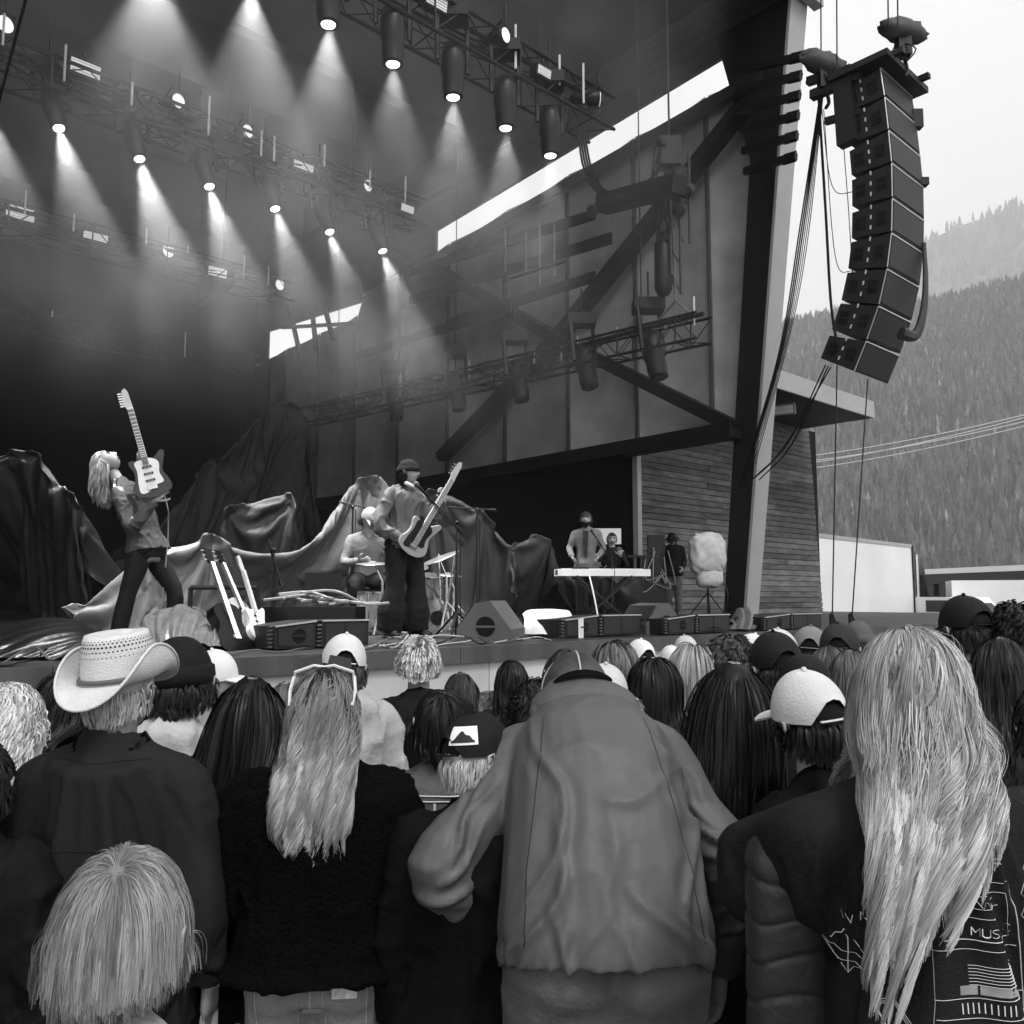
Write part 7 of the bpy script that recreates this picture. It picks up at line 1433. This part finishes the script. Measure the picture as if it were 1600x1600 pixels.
mb = MB(); mb.tube(T([(0, math.cos(a)*.112, .02+.118*math.sin(a)) for a in np.linspace(.15, math.pi-.15, 16)]), .003, 5); mb.tube(T([(math.cos(a)*.092, .0, .02+.118*math.sin(a)) for a in np.linspace(.15, math.pi-.15, 16)]), .003, 5); mb.build('piping', gm('pale_piping', .4, .7), c_)
add_hair(r, 'hair', hair(500, hc, M, hh, K=4, L=.035, style='short', vol=.004, width=.004, roots=lambda q: q[:, 2] < .1), hair_mat('dark_brown_hair', .028))
# ------------------------------------------------------------------ tall blonde woman with the printed sweatshirt
J = J2_ = pose(shL=(-.19, -.01, 1.40), shR=(.185, -.01, 1.40), elL=(-.285, .16, 1.33), elR=(.29, .02, 1.12), wrL=(-.08, .36, 1.27), wrR=(.12, .28, 1.06))
D0 = 1.62; z_ = at(1432, 978, D0)[2]; kz = round(z_/1.766, 3)
r, hc, M, hh = big(1418, 980, D0, kz, J, 'blonde', 'tall woman with very long blonde hair and a dark sweatshirt printed with white drawings', ('sweatshirt', 'blj', b_jacket(.045, .16, (.085, .078, .060), .02), gm('faded_black_sweatshirt', .024, .85, .22, 4, .25, 170, dirt=.2, spec=.15), dict(voxel=.015, fold=.006, fs=5.0, seed=1, it=2)), ('trousers', 'blt', b_pants(.02), gm('cloth_legs_30', .03, .85, .3, 4), dict(voxel=.018)), yaw=-.10, fem=0)
bod = capsules(J, kz, hc, M, 1, .035)
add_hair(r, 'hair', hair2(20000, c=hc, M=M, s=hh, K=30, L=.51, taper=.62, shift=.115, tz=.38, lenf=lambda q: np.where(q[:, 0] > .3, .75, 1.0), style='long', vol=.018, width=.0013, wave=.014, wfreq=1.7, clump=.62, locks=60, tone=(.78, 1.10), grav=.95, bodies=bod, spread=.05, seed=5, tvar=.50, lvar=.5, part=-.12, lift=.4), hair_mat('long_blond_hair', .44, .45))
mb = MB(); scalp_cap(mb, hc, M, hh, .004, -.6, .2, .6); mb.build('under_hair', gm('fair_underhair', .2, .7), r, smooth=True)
# dark parting
sw = child(r, 'sweatshirt'); SWR = r; kzb = kz; sim_coat(r, sw, J, kz, 'blonde', 0, lambda c: np.where(np.linalg.norm(c-J2_['neck']*kzb, axis=1) < .14, 1.0, np.where(np.minimum(np.linalg.norm(c-J2_['wrR']*kzb, axis=1), np.linalg.norm(c-J2_['wrL']*kzb, axis=1)) < .06, 1.0, 0)), grow=.05, bend=1.0)
settle_coats(22)
ink(CJK, CJK, [[(-.20, 1.235*CKZ), (-.08, 1.262*CKZ), (.08, 1.262*CKZ), (.20, 1.235*CKZ)], [(-.13, 1.475*CKZ), (0, 1.468*CKZ), (.13, 1.475*CKZ)]], sm, 'yoke_seam', .0025, off=.0005)
T = hframe(hc, M, hh); zt = 1.27; x0 = .000; W_ = .115
fr = lambda x, z: (x0+x*.75+(-.10*(z))*.3, zt+z)
lines = [[fr(-.05, .12), fr(.13, .12), fr(.15, -.06), fr(.15, -.14), fr(.19, -.34), fr(-.06, -.33), fr(-.08, -.16), fr(-.06, -.06), fr(-.05, .12)], [fr(-.03, .105), fr(.115, .105), fr(.12, .035), fr(-.03, .035)], [fr(-.06, .02), fr(.135, .02)], [fr(-.06, -.055), fr(.15, -.055)], [fr(-.06, -.085), fr(.15, -.085)], [fr(-.05, -.11), fr(.14, -.11), fr(.145, -.125), (fr(.14, -.15)), fr(-.04, -.15)], [fr(-.05, -.16), fr(.15, -.16)]]
lines += [[fr(.0+.012*k, -.062), fr(.0+.012*k, -.078)] for k in range(10)]+[[fr(.02, -.005*k-.0), fr(.12, -.005*k-.0)] for k in range(1, 8)]+[[fr(-.02, .085), fr(.10, .085)], [fr(-.02, .07), fr(.09, .07)]]
lines += text_lines('MUSIC', fr(.03, 0)[0], zt+.042, .011, .013)
lines += [[fr(.02+.006*k, .092+.006*math.sin(k*1.9)) for k in range(12)]]
for hx in (-.0, .055, .105): lines += [[fr(hx-.018, -.143), fr(hx-.014, -.128), fr(hx+.012, -.127), fr(hx+.02, -.115), fr(hx+.024, -.12)], [fr(hx-.008, -.143), fr(hx-.008, -.13)], [fr(hx+.008, -.143), fr(hx+.010, -.128)], [fr(hx-.014, -.130), fr(hx+.012, -.129)], [fr(hx-.013, -.126), fr(hx+.014, -.124)]]
for (dx, dz) in ((.135, .13), (.122, .10), (.14, .09), (.122, .065), (.138, .05)): lines += [[(x0+dx, zt+dz+.016), (x0+dx-.007, zt+dz), (x0+dx, zt+dz-.007), (x0+dx+.007, zt+dz), (x0+dx, zt+dz+.016)]]
lines += [[(x0+.07+.02*math.cos(a), zt+.145+.014*math.sin(a)) for a in np.linspace(.3, 2.8, 9)], [(x0+.07+.018*math.cos(a), zt+.142+.010*math.sin(a)) for a in np.linspace(.3, 2.8, 9)]]
lines += [[(-.155, zt+.02), (-.13, zt-.015), (-.155, zt-.05), (-.18, zt-.015), (-.155, zt+.02)], [(-.155, zt+.02), (-.155, zt-.05)], [(-.18, zt-.015), (-.13, zt-.015)], [(-.17, zt-.03), (-.14, zt-.03)]]
for k in range(3): lines += [[(-.125-.003*k, zt-.08+.003*k), (-.095, zt-.078+.004*k), (-.075+.004*k, zt-.115), (-.078+.004*k, zt-.145), (-.10, zt-.13), (-.125-.003*k, zt-.08+.003*k)]]
lines += text_lines('W', -.16, zt+.035, .012, .014)+text_lines('N', -.138, zt+.045, .010, .014)+text_lines('WE', .205, zt-.115, .014, .018)
lines += [[(.185+.01*k, zt-.01), (.19+.01*k, zt+.03+.012*(k % 2)), (.195+.01*k, zt-.01)] for k in range(4)]+[[(.185, zt-.02-.01*k), (.24, zt-.02-.01*k)] for k in range(4)]
for k in range(60): a, b = RNG.uniform(-.16, -.08), RNG.uniform(-.235, -.18); lines += [[(a, zt+b), (a+RNG.uniform(-.006, .006), zt+b+.008)]]
ink(sw, sw, lines, gm('white_ink', .72, .8), r=.0009, off=.0012, fills=[(x0-.035, zt-.30, x0+.11, zt-.19, gm('grainy_grey_ink', .20, .85, .8, 60), .0), (x0-.03, zt-.325, x0+.11, zt-.305, gm('pale_grey_ink', .3, .85, .4, 20), 0), (x0+.0, zt-.05, x0+.09, zt-.036, gm('pale_grey_ink', .3, .85, .4, 20), 0), (x0-.035, zt-.29, x0-.005, zt-.22, gm('white_ink', .72, .8), 0)])
# ------------------------------------------------------------------ puffer jacket carried on her arm
pp_ = at(1222, 1420, 1.66); base = np.array([pp_[0], pp_[1], 0]); o = empty('puffer_jacket', (base[0], base[1], at(1222, 1600, 1.66)[2]), 0, 'glossy black quilted puffer jacket hanging from the blonde woman\'s arm', 'jacket'); oz = np.array(o.location); pm = gm('glossy_puffer', .040, .45, .2, 4, .25, 30)
for (cx, w_, y0, dy, nb_) in ((1228, .150, 1300, 0, 8), (1292, .085, 1340, .03, 7)):
    A_ = at(cx, y0, 1.66+dy)-oz; B_ = at(cx+8, 1800, 1.66+dy)-oz; A_[1] = B_[1] = A_[1]; nr_, na = 150, 44; t = np.linspace(0, 1, nr_)[:, None]; a = np.linspace(0, 2*math.pi, na, endpoint=False)[None]
    ph = t*nb_*math.pi+.25*np.cos(a)+.15*np.sin(a*2+t*9); pinch = 1-np.abs(np.sin(ph)); rad = 1-.11*pinch**4; end = .25+.75*np.sqrt(1-(1-np.clip(t*9, 0, 1))**2*.999)
    wr = .03*vnoise(np.stack([np.cos(a)*3+0*t, np.sin(a)*3+0*t, t*22+0*a], -1), 1.6, 3)*(.3+pinch)
    rad = rad*(1+wr)*end; X_ = np.sign(np.cos(a))*np.abs(np.cos(a))**.75*w_*.5*rad; Y_ = np.sign(np.sin(a))*np.abs(np.sin(a))**.85*(.055 if dy == 0 else .04)*rad
    P_ = (A_*(1-t)+B_*t)[:, None, :]+np.stack([X_, Y_, .008*np.cos(a*2+t*7)+0*X_], -1); P_ = np.concatenate([P_, P_[:, :1]], 1)
    MB().grid(P_[:, ::-1]).build('sleeve' if dy else 'quilted_front', pm, o, smooth=True)
# ------------------------------------------------------------------ blond child close to the camera
J = pose(); D0 = 1.30; z_ = at(196, 1335, D0)[2]; kz = round(z_/(1.64+.12*1.22), 3)
r, hc, M, hh = big(196, 1330, D0, kz, POSES['std'], 'std', 'blond child with a straight bowl-like haircut closest to the camera', ('hooded_top', 'chj', b_jacket(.03, .12, (.066, .058, .046), 0, hood=1), gm('pale_grey_hoodie', .33, .85, .4, 9, .3, 80), dict(voxel=.014, fold=.012)), ('trousers', 'ct', b_pants(.012), gm('cloth_legs_30', .03, .85, .3, 4), dict(voxel=.02)), yaw=.05, hs=1.22)
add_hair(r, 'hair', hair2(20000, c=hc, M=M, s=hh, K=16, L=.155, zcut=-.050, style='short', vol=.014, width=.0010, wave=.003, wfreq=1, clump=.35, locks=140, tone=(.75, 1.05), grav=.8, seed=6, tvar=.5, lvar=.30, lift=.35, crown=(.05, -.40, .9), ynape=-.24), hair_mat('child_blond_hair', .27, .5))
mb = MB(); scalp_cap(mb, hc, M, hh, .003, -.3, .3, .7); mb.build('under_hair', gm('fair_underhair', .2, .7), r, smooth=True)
